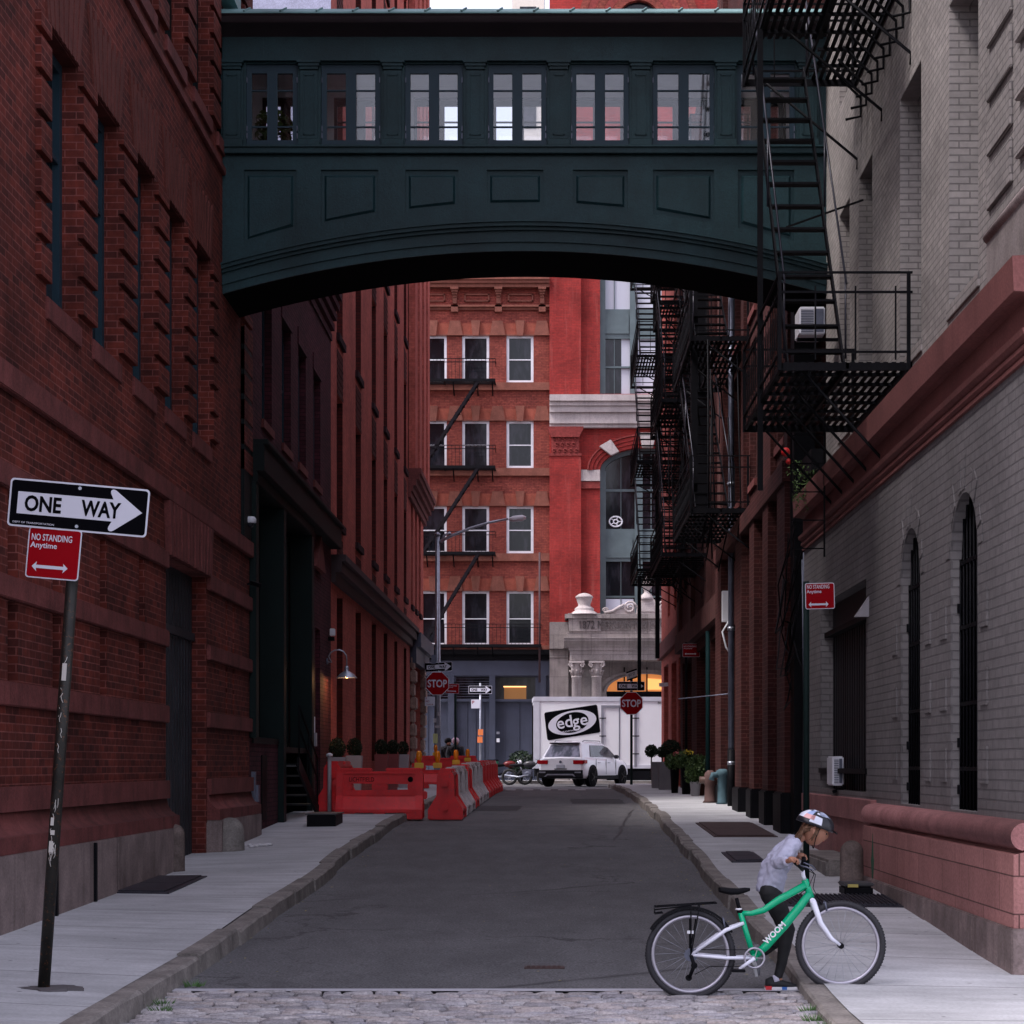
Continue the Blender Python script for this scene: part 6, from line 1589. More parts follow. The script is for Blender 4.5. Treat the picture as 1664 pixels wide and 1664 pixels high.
# ================================================================= POTS ON THE RIGHT
GPL=paint('grey_fibre_planter',(.17,.155,.165,1),.7,0,.2)
def topiary(label,x0,x1,ytop,ybot,d,balls,mat,dep=.6):
    a=P(x0,ybot,d);b=P(x1,ytop,d); cx=(a.x+b.x)/2; w_=b.x-a.x; z0=zsr(cx,d)
    t=thing('planter',label,'planter',(cx,d,z0)); M().tbox(cx,d,z0-.02,b.z,w_*.86,dep*.86,w_,dep).build('pot',mat,t,bevel=.012)
    for px_,py_,r,n in balls:
        c=P(px_,py_,d); m=M(); bush(m,c,r,n,.026); m.build('bush',BOX,t,solid=False); M().tube([(c.x,d,b.z-.05),(c.x,d,c.z)],.018,6).build('stem',BLACK,t)
    return t
topiary('tall grey square planter with ball topiary at the street corner',1058,1080,1238,1281,56.5,[(1058.5,1220.5,.18,1500)],GPL)
topiary('second grey square planter with larger ball bushes',1069,1096,1238,1284,53.6,[(1076,1222,.15,900),(1090,1218,.27,2400)],GPL)
def potted(label,x0,x1,ytop,ybot,d,mat,fol,r,flower=None,pc=None,name='plant_pot'):
    a=P(x0,ybot,d);b=P(x1,ytop,d); cx=(a.x+b.x)/2; w_=b.x-a.x; z0=zsr(cx,d)
    t=thing(name,label,'plant pot',(cx,d,z0)); M().lathe([(w_*.36,z0-.02),(w_*.5,b.z-.05),(w_*.54,b.z-.05),(w_*.54,b.z),(w_*.45,b.z),(w_*.4,b.z-.06)],(cx,d,0),18).build('pot',mat,t)
    if fol: m=M(); bush(m,(cx,d,b.z+r*.6),r,700,.045,.9); m.build('foliage',fol,t,solid=False)
    if flower: m=M(); bush(m,(cx+.05,d-.05,b.z+r*1.3),r*.5,60,.03,.6); m.build('flowers',flower,t,solid=False)
YF=rsimple('yellow_flower',(.7,.5,.04,1)); RF=rsimple('pink_flower',(.5,.12,.12,1))
potted('tall black pot with pink and green plants beside the grey planters',1089,1104,1247,1291,49.5,BLACK,FERN,.24,RF)
potted('tall black pot with bright yellow flowers',1106,1124,1247,1292,48.2,BLACK,FERN,.26,YF)
potted('white printed bucket full of leafy stems',1121,1139,1269,1295,46.4,rsimple('bucket_white',(.42,.40,.42,1)),FERN,.26)
potted('terracotta pot of brown green ferns against the wall',1128,1147,1258,1293,46.9,rsimple('terracotta',(.13,.05,.035,1)),FERN,.30)
d=41.4; p=P(1154,1306,d); z0=zsr(p.x,d); t=thing('standpipe','pinkish painted round topped standpipe by the brown brick wall','standpipe',(p.x,d,z0)); M().lathe([(.16,0),(.12,.05),(.11,.35),(.13,.38),(.13,.52),(.11,.60),(.05,.66)],(0,0,0),16).build('body',rsimple('dusty_pink',(.10,.055,.05,1),.8),t,world=False); M().lathe([(.07,-.22),(.07,.2)],(0,0,.46),12,'x').build('outlets',rsimple('brown_outlet',(.1,.06,.05,1)),t,world=False)
d=40.5; p=P(1174,1306,d); z0=zsr(p.x,d); t=thing('standpipe','pale blue painted standpipe with side outlet next to the downpipe','standpipe',(p.x,d,z0)); BLUP=rsimple('pale_blue',(.06,.115,.14,1),.8); M().lathe([(.13,0),(.10,.05),(.10,.55),(.13,.58),(.13,.66),(.06,.70)],(0,0,0),16).build('body',BLUP,t,world=False); M().tube([(0,0,.58),(-.2,-.05,.58),(-.22,-.06,.48)],.06,10).build('outlet',BLUP,t,world=False)
# ================================================================= BICYCLE AND CHILD
BKD=13.72
def U(u,v,dy=0): return P(1020+u*.26442,1290+v*.26442,BKD)+Vector((0,dy,0))
GRN=rsimple('green_frame_paint',(.0,.36,.17,1),.25); WFR=rsimple('white_frame_paint',(.70,.70,.80,1),.25); TYRE=paint('bike_tyre',(.022,.021,.026,1),.75,0,.2); RIMM=paint('silver_rim',(.42,.40,.46,1),.35,.6,.1)
hr=U(385,985); hf=U(1308,932); base=Vector((hr.x,BKD,zr(BKD)))
BI=thing('bicycle','green and white childs bicycle with rear rack, its front wheel lifted onto the kerb','bicycle',tuple(base))
Rw=.305
def wheel(c,nm,ph):
    n=44; w_=M().tube([(c.x+(Rw-.021)*math.cos(2*math.pi*k/n),c.y,c.z+(Rw-.021)*math.sin(2*math.pi*k/n)) for k in range(n)],.021,10,closed=True).build(nm,TYRE,BI)
    m=M(); m.lathe([(Rw-.040,-.012),(Rw-.062,-.010),(Rw-.066,0),(Rw-.062,.010),(Rw-.040,.012)],tuple(c),44,'y'); 
    # open ring: build as tube instead of solid disc
    m=M(); m.tube([(c.x+(Rw-.050)*math.cos(2*math.pi*k/n),c.y,c.z+(Rw-.050)*math.sin(2*math.pi*k/n)) for k in range(n)],.0135,8,closed=True); m.build('rim',RIMM,w_)
    m=M()
    for k in range(24):
        a=2*math.pi*k/24+ph; b=a+(.35 if k%2 else -.35); s=.028*(1 if k%4<2 else -1)
        m.tube([(c.x+.018*math.cos(b),c.y+s,c.z+.018*math.sin(b)),(c.x+(Rw-.055)*math.cos(a),c.y,c.z+(Rw-.055)*math.sin(a))],.0011,4)
    m.build('spokes',STEEL,w_)
    M().lathe([(.012,-.05),(.020,-.035),(.014,-.025),(.014,.025),(.020,.035),(.012,.05)],tuple(c),14,'y').build('hub',BLACK,w_)
    # tread knobs
    m=M()
    for k in range(90):
        a=2*math.pi*k/90
        for s in (-1,1):
            q=Vector((c.x+(Rw-.001)*math.cos(a+.03*s),c.y+s*.009,c.z+(Rw-.001)*math.sin(a+.03*s))); t_=Vector((-math.sin(a),0,math.cos(a)))*.006
            m.bar(q-t_,q+t_,.008,.004)
    m.build('tread',TYRE,w_)
wheel(hr,'wheel',0); wheel(hf,'wheel',.1)
bb=U(775,1005); st_=U(690,722); hd1=U(1088,528); hd2=U(1128,640)
m=M(); m.tube([bb,st_],.019,12); m.tube([hd1,hd2],.024,12)
m.tube([st_+(bb-st_)*.04,U(760,735),U(835,715),U(930,650),U(1095,560)],[.017,.019,.022,.025,.026],12)
m.tube([hd2+(hd1-hd2)*.25,U(1060,690),U(960,812),U(850,935),bb],[.027,.030,.031,.029,.024],12); m.lathe([(.024,-.032),(.024,.032)],tuple(bb),16,'y')
m.build('frame',GRN,BI)
m=M()
for s in (-1,1):
    m.tube([bb+Vector((0,s*.03,0)),U(600,1005,s*.045),hr+Vector((0,s*.055,0))],[.013,.012,.010],8)
    m.tube([st_+(bb-st_)*.25+Vector((0,s*.012,0)),U(600,835,s*.04),hr+Vector((0,s*.055,0))],[.013,.014,.010],8)
m.build('rear_stays',WFR,BI)
m=M(); cr=hd2+(hd2-hd1)*.12
m.tube([cr+Vector((0,-.045,0)),cr+Vector((0,.045,0))],.018,8)
for s in (-1,1): m.tube([cr+Vector((0,s*.042,0)),U(1180,790,s*.046),U(1245,885,s*.048),U(1300,925,s*.05)],[.021,.019,.015,.010],10)
m.build('fork',WFR,BI)
# lettering strokes on the down tube ('woom' like block letters are left as plain white bars of the mark)
o=lettering('WOOM',0,0,.185,.042,WHITE,BI,y=0,off=.03,ex=.001); a_=U(835,915)-base; b_=U(960,790)-base; o.location=((a_+b_)/2)+Vector((0,-.0325,0)); o.rotation_euler=(0,-math.atan2(b_.z-a_.z,b_.x-a_.x),0)
for c in (hf,hr): pass
# saddle and post
m=M(); m.tube([st_,U(668,640)],.0135,10); m.lathe([(.020,-.010),(.022,.0),(.020,.012)],tuple(st_),12); m.build('seat_post',BLACK,BI)
m=M(); m.lathe([(.022,-.006),(.024,0),(.022,.006)],tuple(U(682,708)),12); m.build('seat_clamp',WHITE,BI)
sd=[(U(560,590),.065,.016),(U(590,592),.070,.022),(U(630,600),.055,.024),(U(680,600),.030,.022),(U(720,592),.020,.018),(U(752,588),.010,.010)]
m=M(); rings=[]
for c,w_,h_ in sd: rings.append([m.pt((c.x,c.y+w_*math.cos(a),c.z+h_*math.sin(a))) for a in [k*math.pi/6 for k in range(12)]])
for A,B in zip(rings,rings[1:]):
    for j in range(12): m.f.append([A[j],A[(j+1)%12],B[(j+1)%12],B[j]]); m.sm.append(True)
m.f+=[rings[0][::-1],rings[-1]]; m.sm+=[False,False]; m.build('saddle',BLACK,BI)
# rear rack
m=M()
for s in (-1,1): m.tube([U(545,668,s*.06),U(165,692,s*.05),U(165,735,s*.05),U(215,728,s*.05)],.0052,6); m.tube([U(385,675,s*.06),hr+Vector((0,s*.06,0))],.005,6); m.tube([U(440,672,s*.06),hr+Vector((0,s*.06,0))],.005,6)
m.tube([U(380,688,0),U(165,712,0)],.005,6)
for u in (180,300,420,540): m.tube([U(u,690-(u-165)*.062,-.06),U(u,690-(u-165)*.062,.06)],.005,6)
m.build('rear_rack',BLACK,BI)
# mudguard over the rear wheel
m=M(); n=16
for k in range(n):
    a0,a1=R(28+k*120/n),R(28+(k+1)*120/n); r=Rw+.018
    q=[(hr.x+r*math.cos(a),hr.y+w_,hr.z+r*math.sin(a)) for a,w_ in ((a0,-.028),(a1,-.028),(a1,.028),(a0,.028))]; m.face(q); r2=r-.004
    q=[(hr.x+r2*math.cos(a),hr.y+w_,hr.z+r2*math.sin(a)) for a,w_ in ((a0,-.028),(a1,-.028),(a1,.028),(a0,.028))]; m.face(q)
    for s in (-1,1): m.face([(hr.x+r*math.cos(a0),hr.y+s*.028,hr.z+r*math.sin(a0)),(hr.x+r*math.cos(a1),hr.y+s*.028,hr.z+r*math.sin(a1)),(hr.x+(r-.015)*math.cos(a1),hr.y+s*.031,hr.z+(r-.015)*math.sin(a1)),(hr.x+(r-.015)*math.cos(a0),hr.y+s*.031,hr.z+(r-.015)*math.sin(a0))])
m.build('mudguard',BLACK,BI)
# drivetrain
m=M(); c=bb+Vector((0,-.045,0)); nn=32; m.tube([(c.x+.066*math.cos(2*math.pi*k/nn),c.y,c.z+.066*math.sin(2*math.pi*k/nn)) for k in range(nn)],.008,6,closed=True)
for k in range(5): a=k*1.2566; m.bar(c,c+Vector((.066*math.cos(a),0,.066*math.sin(a))),.012,.004)
m.build('chain_guard_ring',RIMM,BI)
m=M(); m.tube([bb+Vector((0,-.055,0)),U(680,1072,-.065)],[.014,.011],8); m.tube([bb+Vector((0,.055,0)),U(870,950,.065)],[.014,.011],8); m.build('crank',WFR,BI)
m=M()
for u,v,y in ((672,1078,-.095),(878,945,.095)): q=U(u,v,y); m.box(q.x-.045,q.x+.045,q.y-.03,q.y+.03,q.z-.009,q.z+.009)
m.build('pedal',BLACK,BI,bevel=.003)
m=M(); m.tube([c+Vector((0,0,.055)),hr+Vector((0,-.045,.035))],.0028,5); m.tube([c+Vector((0,0,-.055)),U(500,1058,-.045),U(410,1105,-.045)],.0028,5); m.build('chain',BLACK,BI)
m=M(); m.lathe([(.045,-.052),(.04,-.036),(.03,-.03)],tuple(hr),20,'y'); m.build('cassette',STEELD,BI); m=M(); m.tube([hr+Vector((0,-.06,0)),U(405,1050,-.06),U(375,1125,-.06)],[.012,.014,.012],8); m.lathe([(.022,-.006),(.022,.006)],tuple(U(405,1050,-.055)),12,'y'); m.lathe([(.022,-.006),(.022,.006)],tuple(U(372,1125,-.055)),12,'y'); m.build('derailleur',BLACK,BI)
# brakes, reflector
m=M()
for q in (U(585,790),U(1210,690)):
    for s in (-1,1): m.tube([q+Vector((0,s*.035,.03)),q+Vector((.01,s*.032,-.03))],.006,6); 
    m.tube([q+Vector((0,-.035,.03)),q+Vector((0,.035,.035))],.003,5)
m.build('brakes',STEELD,BI); q=U(385,850); M().box(q.x-.022,q.x+.022,q.y-.006,q.y+.006,q.z-.010,q.z+.010).build('spoke_reflector',WHITE,BI)
q=U(948,940,-.02)
# stem and handlebar
hb=U(1075,470); m=M(); m.tube([hd1,U(1078,500),hb],.014,10); m.build('stem',WFR,BI)
gL=hb+Vector((-.055,-.235,.065)); gR=hb+Vector((.02,.235,.030))
gL=U(1000,405,-.235); gR=U(1110,400,.235)
m=M(); m.tube([gL,hb+Vector((-.02,-.10,.015)),hb,hb+Vector((.0,.10,.015)),gR],.0105,10); m.build('handlebar',BLACK,BI)
m=M(); m.tube([gL,gL.lerp(hb,.35)],.0155,10); m.tube([gR,gR.lerp(hb,.35)],.0155,10); m.build('grip',BLACK,BI)
m=M(); e=gL.lerp(hb,.42); m.tube([e,e+Vector((.05,-.02,-.01)),e+Vector((.095,-.07,-.03))],.0055,6); e=gR.lerp(hb,.42); m.tube([e,e+Vector((.06,.02,-.02)),e+Vector((.09,.06,-.05))],.0055,6); m.build('brake_lever',STEELD,BI)
m=M(); m.tube([e,hb+Vector((.09,.02,-.03)),hb+Vector((.07,0,-.12)),U(1200,700)],.0028,5); m.tube([gL.lerp(hb,.42),hb+Vector((.07,-.06,-.02)),hb+Vector((.04,-.02,-.11)),U(1050,620,-.02)],.0028,5); m.build('cables',BLACK,BI)
# ---------------------------------------------------------------- figures by skinned skeletons
def skin(name,pts,edges,rad,mat,parent,sub=2,root=0,extra=None,rm=0):
    me=bpy.data.meshes.new(name); off=root_loc(parent); me.from_pydata([tuple(Vector(p)-off) for p in pts],edges,[]); o=bpy.data.objects.new('tmp',me); COL.objects.link(o)
    o.modifiers.new('s','SKIN'); 
    for v,r in zip(me.skin_vertices[0].data,rad): v.radius=(r,r) if isinstance(r,(int,float)) else r
    me.skin_vertices[0].data[root].use_root=True
    s=o.modifiers.new('u','SUBSURF'); s.levels=sub; s.render_levels=sub
    if rm:
        q=o.modifiers.new('r','REMESH'); q.mode='VOXEL'; q.voxel_size=rm; q=o.modifiers.new('m','SMOOTH'); q.factor=.6; q.iterations=5
    bpy.context.view_layer.update(); nm=bpy.data.meshes.new_from_object(o.evaluated_get(bpy.context.evaluated_depsgraph_get())); bpy.data.objects.remove(o); bpy.data.meshes.remove(me)
    nm.name=name
    if extra:
        bm=bmesh.new(); bm.from_mesh(nm); 
        for em in extra:
            vs=[bm.verts.new(tuple(Vector(v)-off)) for v in em.v]
            for f in em.f:
                try: bm.faces.new([vs[i] for i in f])
                except ValueError: pass
        bmesh.ops.recalc_face_normals(bm,faces=bm.faces); bm.to_mesh(nm); bm.free()
    for p in nm.polygons: p.use_smooth=True
    nm.materials.clear(); nm.materials.append(mat); r=bpy.data.objects.new(name,nm); COL.objects.link(r); r.parent=parent; return r
SKIN=rsimple('skin',(.30,.135,.085,1),.55); SHIRT=paint('pale_grey_shirt',(.36,.36,.46,1),.85,0,.25,5,.5,.2); LEG=paint('black_leggings',(.010,.010,.012,1),.75); HAIR=paint('brown_hair',(.10,.045,.022,1),.6,0,.4,30,.6)
KD=.25
KY=lambda u,v,dy=0: U(u,v,KD+dy)
KID=thing('person','child in pale shirt, black leggings and helmet pushing the green bicycle','person',tuple(Vector((U(960,1240).x,BKD+KD,zr(BKD)))))
hipc=KY(880,600); spn=KY(895,500); chest=KY(985,365); neck=KY(1085,278); hdc=KY(1165,250)
shR=KY(1030,320,-.13); elR=KY(925,432,-.22); haR=gL+Vector((-.010,-.005,.012))
shL=KY(1050,310,.12); elL=KY(1030,430,.22); haL=gR+Vector((-.02,.0,.012))
hpR=KY(895,610,-.06); knR=KY(1008,845,-.06); anR=KY(945,1150,-.06)
hpL=KY(900,610,.07); knL=KY(1015,880,.09); anL=KY(862,1000,.10)
pts=[hipc,spn,chest,neck,KY(1125,262),shR,elR,haR.lerp(elR,.12),shL,elL,haL.lerp(elL,.12),hpR,knR,anR,hpL,knL,anL,KY(985,1222,-.06)]
edges=[(0,1),(1,2),(2,3),(3,4),(2,5),(5,6),(6,7),(2,8),(8,9),(9,10),(0,11),(11,12),(12,13),(0,14),(14,15),(15,16),(13,17)]
rad=[.060,.052,.052,.034,.033,.026,.022,.017,.026,.022,.017,.050,.032,.022,.050,.032,.022,.018]
# head: ellipsoid shaped with brow, nose, lips, chin, ear; tilted forward
tilt=R(20); HC=KY(1178,232)
def hp(f,s,u):   # forward, side, up in head frame (metres) -> world ; facing +x
    c,s_=math.cos(tilt),math.sin(tilt); return Vector((HC.x+f*c+u*s_,HC.y+s,HC.z-f*s_+u*c))
head=M(); nn,mm=20,14; rings=[]
for i in range(mm+1):
    t=math.pi*i/mm; ring=[]
    for k in range(nn):
        a=2*math.pi*k/nn; f=math.sin(t)*math.cos(a); s=math.sin(t)*math.sin(a); u=math.cos(t)
        F_=.092*f; S_=.072*s; U_=.105*u
        if u<-.1: S_*=1-.38*(-u-.1); F_*=(1-.10*(-u)) if f>0 else (1-.30*(-u))
        fw=max(0,f); side=abs(s)
        if fw>.75 and side<.35: 
            F_+=.022*math.exp(-((u+.12)/.16)**2)*math.exp(-(s/.16)**2)
            F_+=.008*math.exp(-((u+.48)/.10)**2)*math.exp(-(s/.25)**2)
            F_-=.006*math.exp(-((u-.05)/.08)**2)*math.exp(-((side-.28)/.14)**2)
        if fw>.5: F_+=.010*math.exp(-((u+.85)/.15)**2)
        ring.append(head.pt(tuple(hp(F_,S_,U_))))
    rings.append(ring)
for A,B in zip(rings,rings[1:]):
    for k in range(nn): head.f.append([A[k],A[(k+1)%nn],B[(k+1)%nn],B[k]]); head.sm.append(True)
ear=M(); 
for s in (-1,1):
    c=hp(-.008,s*.073,-.012); ear.ball(tuple(c),.016,.008,.024,10,6)
def hand(pm,fw,side,up,curl=1.0):
    """palm and five fingers as one mesh list; fw along the fingers, side across the knuckles"""
    m=M(); fw=fw.normalized(); side=side.normalized(); up=up.normalized()
    m.tube([pm-fw*.032,pm-fw*.010,pm+fw*.018],[.014,.021,.019],10)
    for k,(o_,L) in enumerate(((-1.5,.030),(-.5,.035),(.5,.033),(1.5,.026))):
        b=pm+fw*.014+side*(o_*.0105); m.tube([b,b+fw*L*.55+up*.002,b+fw*L*.8-up*L*.45*curl,b+fw*L*.45-up*L*.85*curl],[.0068,.0064,.006,.0052],7)
    b=pm-fw*.012-side*.016; m.tube([b,b+fw*.012-side*.006-up*.012,b+fw*.026-side*.001-up*.022],[.0075,.007,.0058],7)
    return m
gdir=(hb-gL).normalized()
h1=hand(haR,Vector((1,.05,-.15)),gdir,Vector((.1,0,1))); h2=hand(haL,Vector((1,-.05,-.15)),(gR-hb).normalized(),Vector((.1,0,1)))
skin('body',pts,edges,rad,SKIN,KID,2,0,[head,ear,h1,h2])
# shirt and leggings: overlapping tubes fused into one surface
def fused(name,chains,mat,parent,vox=.008,it=6,fold=.012):
    m=M()
    for pts_,rs_ in chains:
        q=[Vector(p) for p in pts_]; P_=[];R_=[]
        for k in range(len(q)-1):
            for t in (0,.33,.67): P_.append(q[k].lerp(q[k+1],t)); R_.append(rs_[k]+(rs_[k+1]-rs_[k])*t)
        P_.append(q[-1]); R_.append(rs_[-1]); m.tube(P_,R_,16)
        for p,r in zip(q[1:-1],rs_[1:-1]): m.ball(tuple(p),r*.98,n=14,m=10)
    o=m.build('tmp',mat,parent,one=True)
    q=o.modifiers.new('r','REMESH'); q.mode='VOXEL'; q.voxel_size=vox; q=o.modifiers.new('m','SMOOTH'); q.factor=.6; q.iterations=it
    tx_=bpy.data.textures.new('folds','CLOUDS'); tx_.noise_scale=.055; tx_.noise_depth=1; q=o.modifiers.new('d','DISPLACE'); q.texture=tx_; q.strength=fold; q.mid_level=.5
    bpy.context.view_layer.update(); nm=bpy.data.meshes.new_from_object(o.evaluated_get(bpy.context.evaluated_depsgraph_get())); bpy.data.objects.remove(o)
    nm.name=name
    for p in nm.polygons: p.use_smooth=True
    nm.materials.clear(); nm.materials.append(mat); r=bpy.data.objects.new(name,nm); COL.objects.link(r); r.parent=parent; return r
kk=KY(0,0)
fused('shirt',[([KY(893,625),KY(905,560),KY(925,480),KY(962,410),KY(1005,350),KY(1050,308)],[.092,.094,.092,.088,.076,.050]),
 ([KY(905,600,-.04),KY(940,450,-.05),KY(1020,345,-.07)],[.080,.082,.060]),([KY(905,600,.04),KY(940,450,.05),KY(1020,345,.07)],[.080,.082,.060]),
 ([KY(1040,318,0),shR,shR.lerp(elR,.5),elR,elR.lerp(haR,.66)],[.055,.054,.050,.043,.034]),
 ([KY(1040,318,0),shL,shL.lerp(elL,.5),elL,elL.lerp(haL,.66)],[.055,.052,.048,.041,.034])],SHIRT,KID,fold=.030)
fused('leggings',[([KY(893,590),hpR,hpR.lerp(knR,.5),knR,knR.lerp(anR,.35),anR],[.075,.074,.062,.046,.045,.030]),([KY(893,590),hpL,hpL.lerp(knL,.5),knL,knL.lerp(anL,.4),anL],[.075,.074,.062,.048,.048,.033])],LEG,KID)
# hair
m=M()
for k in range(70):
    a=random.uniform(-1,1); s0=hp(-.02-.06*random.random(),a*.070,.02+random.uniform(-.03,.03)); s1=hp(-.085,a*.075,-.03+random.uniform(-.02,.02)); s2=s1+Vector((-.045+random.uniform(-.03,.02),a*.02,-.075+random.uniform(-.04,.01)))
    m.tube([s0,s1,s2],[.010,.009,.003],5)
for k in range(8):
    a=random.choice((-1,1)); s0=hp(.02+random.uniform(-.03,.02),a*.070,.04); s1=hp(.005+random.uniform(-.03,.02),a*.079,-.02); s2=hp(-.01+random.uniform(-.03,.02),a*.077,-.075); m.tube([s0,s1,s2],[.008,.007,.002],5)
m.build('hair',HAIR,KID)
m=M()
for s in (-1,1): m.ball(tuple(hp(.079,s*.028,.004)),.009,.011,.008,10,6)
m.build('eye',rsimple('eye_dark',(.02,.012,.01,1),.2),KID); m=M(); m.ball(tuple(hp(.083,0,-.052)),.006,.020,.005,10,6); m.build('lips',rsimple('lips',(.28,.08,.07,1)),KID)
for s in (-1,1): pass
m=M()
for s in (-1,1): m.tube([hp(.084,s*.014,.022),hp(.082,s*.028,.028),hp(.074,s*.042,.023)],.0032,5)
m.build('eyebrow',HAIR,KID)
# helmet
hel=M(); nn,mm=28,9; rings=[]
for i in range(mm+1):
    t=R(4)+R(88)*i/mm; ring=[]
    for k in range(nn):
        a=2*math.pi*k/nn; f=math.sin(t)*math.cos(a); s=math.sin(t)*math.sin(a); u=math.cos(t); g_=1+.03*math.cos(a*7)*math.sin(t*2)
        ring.append(hel.pt(tuple(hp(.136*f*g_-.010,.100*s*g_,.105*u*g_+.030))))
    rings.append(ring)
HR=rings
for A,B in zip(rings,rings[1:]):
    for k in range(nn): hel.f.append([A[k],A[(k+1)%nn],B[(k+1)%nn],B[k]]); hel.sm.append(True)
hel.f.append(rings[0]); hel.sm.append(True); hel.f.append(rings[-1][::-1]); hel.sm.append(False)
ho=hel.build('helmet',rsimple('helmet_black',(.015,.015,.02,1),.3),KID)
m=M(); m.prism([(-.0,-.07),(.04,-.05),(.055,0),(.04,.05),(0,.07)],0,.006,2)
pk=[hp(.118+x*.7,y,.035-.15*x) for x,y in ((0,-.065),(.045,-.045),(.058,0),(.045,.045),(0,.065))]; m=M(); A=[m.pt(tuple(p)) for p in pk];B=[m.pt(tuple(p+Vector((0,0,.008)))) for p in pk]; m.f+=[A,B[::-1]]+[[A[i],A[(i+1)%5],B[(i+1)%5],B[i]] for i in range(5)]; m.sm+=[False]*7; m.build('visor',BLACK,ho)
for (k0,k1,i0,i1,c_) in ((14,17,3,7,(.62,.64,.74)),(17,19,2,5,(.30,.38,.60)),(17,20,5,7,(.66,.34,.34)),(19,22,5,8,(.55,.57,.66)),(21,26,1,4,(.34,.38,.50)),(20,23,3,4,(.6,.62,.7)),(14,20,1,2,(.5,.53,.65)),(10,14,2,6,(.5,.53,.62))):
    m=M(); cc=hp(-.01,0,.03)
    for i in range(i0,i1):
        for k in range(k0,k1):
            q=[Vector(hel.v[HR[a][b%nn]]) for a,b in ((i,k),(i,k+1),(i+1,k+1),(i+1,k))]; m.face([tuple(cc+(p-cc)*1.02) for p in q],True)
    m.build('graphic_patch',rsimple('helmet_graphic',(*c_,1),.3),ho,solid=False)
m=M()
for s in (-1,1): m.tube([hp(.02,s*.080,.03),hp(.015,s*.076,-.05),hp(.030,s*.030,-.112),hp(.034,0,-.118)],.0035,5)
m.build('chin_strap',BLACK,ho)
# shoes: a front one planted, a rear one tipped on its toe
def shoe(an,ang,body,solec,nm='shoe',accents=False):
    L=.225; A_=Vector((math.cos(ang),0,math.sin(ang))); Up=Vector((-math.sin(ang),0,math.cos(ang))); c=an
    prof=[(-.055,.030,.050),(-.02,.033,.068),(.03,.034,.060),(.08,.036,.038),(.12,.036,.026),(.155,.026,.016)]
    m=M(); rings=[]
    for x,w_,h_ in prof:
        rings.append([m.pt(tuple(c+A_*x+Vector((0,1,0))*(w_*math.cos(a))+Up*(max(0,math.sin(a))*h_-.055 +.0))) for a in [k*math.pi/6 for k in range(12)]])
    for A,B in zip(rings,rings[1:]):
        for j in range(12): m.f.append([A[j],A[(j+1)%12],B[(j+1)%12],B[j]]); m.sm.append(True)
    m.f+=[rings[0][::-1],rings[-1]]; m.sm+=[False,False]; o=m.build(nm,body,KID)
    def slab_(x0,x1,z0,z1,w_,mt,n_):
        m=M(); q=[c+A_*x+Up*z+Vector((0,y,0)) for x in (x0,x1) for y in (-w_,w_) for z in (z0,z1)]; i=[m.pt(tuple(p)) for p in q]
        for f in ((0,1,3,2),(4,6,7,5),(0,4,5,1),(2,3,7,6),(0,2,6,4),(1,5,7,3)): m.f.append([i[k] for k in f]); m.sm.append(False)
        m.build(n_,mt,o,bevel=.004)
    slab_(-.062,.160,-.078,-.055,.037,solec,'sole')
    if accents:
        slab_(-.060,-.012,-.077,-.050,.0385,rsimple('red_plug',(.5,.02,.03,1)),'red_block'); slab_(.050,.092,-.077,-.054,.0385,rsimple('blue_plug',(.03,.12,.38,1)),'blue_block')
    return o
gz=zr(BKD+.2)
a_=Vector((KY(915,1170).x,BKD+KD-.06,gz+.080)); shoe(a_,0.0,rsimple('black_shoe',(.012,.012,.014,1),.7),rsimple('white_sole',(.62,.60,.62,1)),accents=True)
M().tube([anR,a_+Vector((0,0,-.01))],[.030,.032],12).build('sock',rsimple('pale_sock',(.5,.48,.58,1),.9),KID)
shoe(anL+Vector((-.012,0,.0)),R(-78),rsimple('grey_shoe',(.16,.16,.18,1),.7),rsimple('grey_sole',(.4,.4,.42,1)))
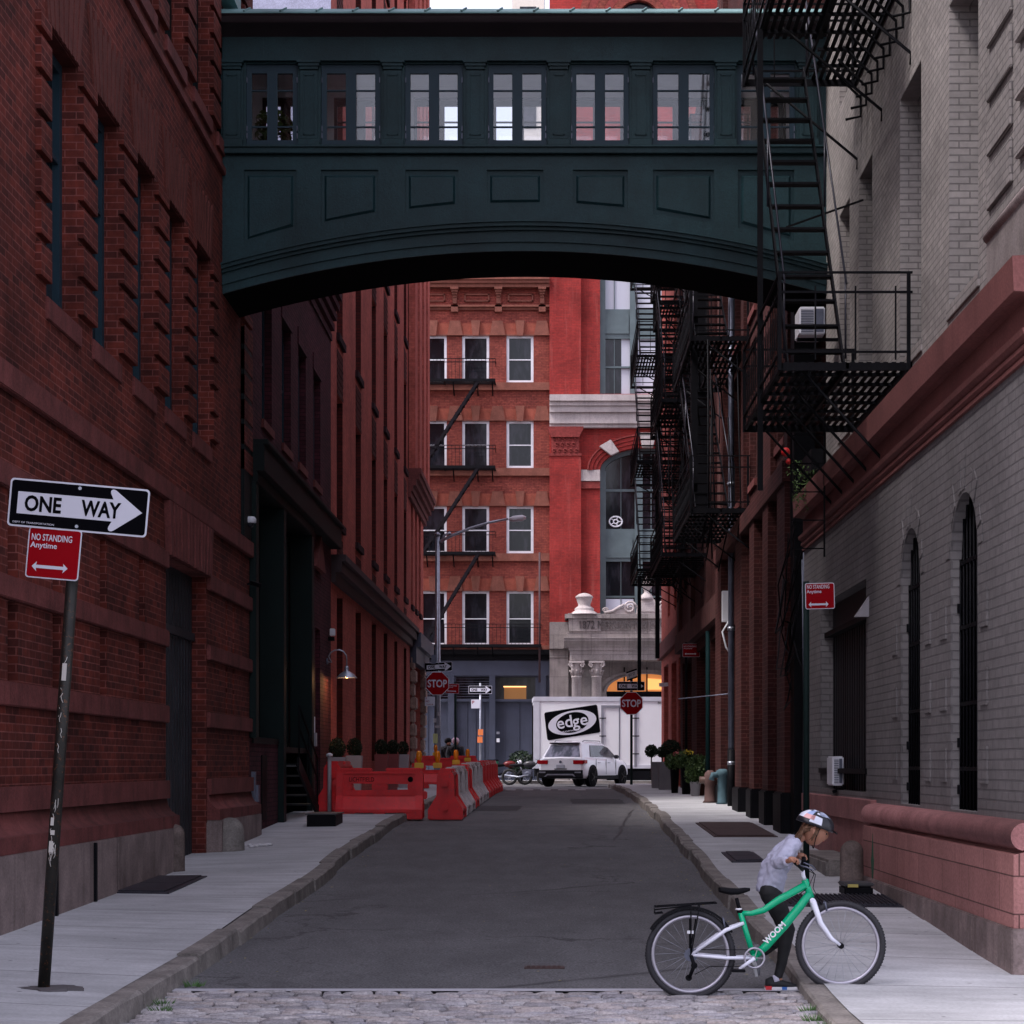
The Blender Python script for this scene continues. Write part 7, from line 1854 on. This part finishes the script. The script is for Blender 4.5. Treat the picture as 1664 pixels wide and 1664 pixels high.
# ---------------------------------------------------------------- two distant riders
def rider(label,x,d,helm,hy):
    z0=zr(d); t=thing('person',label,'person',(x,d,z0)); h=1.72; BL=rsimple('black_jacket',(.012,.012,.016,1),.7)
    pt=lambda a,b,c:Vector((x+a,d+b,z0+c*h/1.75))
    pts=[pt(0,0,.95),pt(0,0,1.2),pt(0,0,1.4),pt(0,0,1.52),pt(0,0,1.62),pt(-.2,0,1.38),pt(-.26,-.05,1.12),pt(-.2,-.2,.95),pt(.2,0,1.38),pt(.26,-.05,1.12),pt(.2,-.2,.95),pt(-.1,0,.9),pt(-.12,-.02,.48),pt(-.12,.02,.06),pt(.1,0,.9),pt(.12,-.02,.48),pt(.12,.02,.06),pt(-.13,-.16,.03),pt(.13,-.16,.03)]
    skin('body',pts,[(0,1),(1,2),(2,3),(3,4),(2,5),(5,6),(6,7),(2,8),(8,9),(9,10),(0,11),(11,12),(12,13),(0,14),(14,15),(15,16),(13,17),(16,18)],[.13,.13,.15,.06,.09,.07,.055,.04,.07,.055,.04,.09,.07,.05,.09,.07,.05,.04,.04],SKIN,t,1,0)
    skin('jacket',pts[:11][:3]+[pts[5],pts[6],pts[7],pts[8],pts[9],pts[10]],[(0,1),(1,2),(2,3),(3,4),(4,5),(2,6),(6,7),(7,8)],[.19,.20,.25,.13,.10,.07,.13,.10,.07],BL,t,1,0)
    skin('trousers',[pts[0]]+pts[11:17],[(0,1),(1,2),(2,3),(0,4),(4,5),(5,6)],[.15,.11,.085,.06,.11,.085,.06],BL,t,1,0)
    c=pt(0,-.01,1.66); M().ball(tuple(c),.135,.15,.12,14,8).build('helmet',helm,t); M().lathe([(.20,1.36),(.15,1.44),(.09,1.52)],(x,d,z0),14).build('collar',BL,t)
    M().ball(tuple(c+Vector((.03,-.09,-.09))),.075,.06,.07,10,6).build('face',SKIN,t)
rider('person in black with dark cap standing behind the street lamp pole',-3.72,71.5,BLACK,0)
rider('person in black with pink and white helmet beside the lamp pole',-3.42,70.6,rsimple('pink_helmet',(.55,.35,.42,1)),0)
# ================================================================= WORLD, SUN, CAMERA
w=bpy.data.worlds.new('World'); sc.world=w; w.use_nodes=True; nt=w.node_tree; bg=nt.nodes['Background']
sky=nt.nodes.new('ShaderNodeTexSky'); sky.sky_type='NISHITA'; sky.sun_disc=False; EL=R(58); AZ=R(245)
sky.sun_elevation=EL; sky.sun_rotation=AZ; sky.air_density=1.0; sky.dust_density=2.5; sky.ozone_density=1.5
hs=nt.nodes.new('ShaderNodeHueSaturation'); hs.inputs['Saturation'].default_value=.38; nt.links.new(sky.outputs[0],hs.inputs['Color'])
mx=nt.nodes.new('ShaderNodeMix'); mx.data_type='RGBA'; mx.blend_type='MULTIPLY'; mx.inputs[0].default_value=1; mx.inputs[7].default_value=(1.0,.95,1.035,1); nt.links.new(hs.outputs[0],mx.inputs[6])
nt.links.new(mx.outputs[2],bg.inputs[0]); bg.inputs[1].default_value=.15
sun=bpy.data.lights.new('sun','SUN'); sun.energy=1.3; sun.angle=R(16); sun.color=(1,.95,.92); so=bpy.data.objects.new('sun',sun); COL.objects.link(so)
# nishita: rotation 0 points +Y, clockwise seen from above
d_=Vector((math.sin(AZ)*math.cos(EL),math.cos(AZ)*math.cos(EL),math.sin(EL))); so.rotation_euler=(-d_).to_track_quat('-Z','Y').to_euler(); so.location=(0,0,60)
cam=bpy.data.cameras.new('camera'); co=bpy.data.objects.new('camera',cam); COL.objects.link(co); sc.camera=co
cam.sensor_width=36; cam.lens=36*F/1664; cam.shift_x=-68/1664; cam.shift_y=411/1664; cam.clip_end=3000; cam.clip_start=.1
co.location=(0,0,CH); co.rotation_euler=(R(90),0,0)
vs=sc.view_settings; vs.view_transform='Standard'; vs.look='None'; vs.exposure=1.4; vs.gamma=1; vs.use_curve_mapping=False
sc.cycles.max_bounces=6; sc.cycles.transparent_max_bounces=16; sc.cycles.use_denoising=True; sc.cycles.sample_clamp_indirect=4
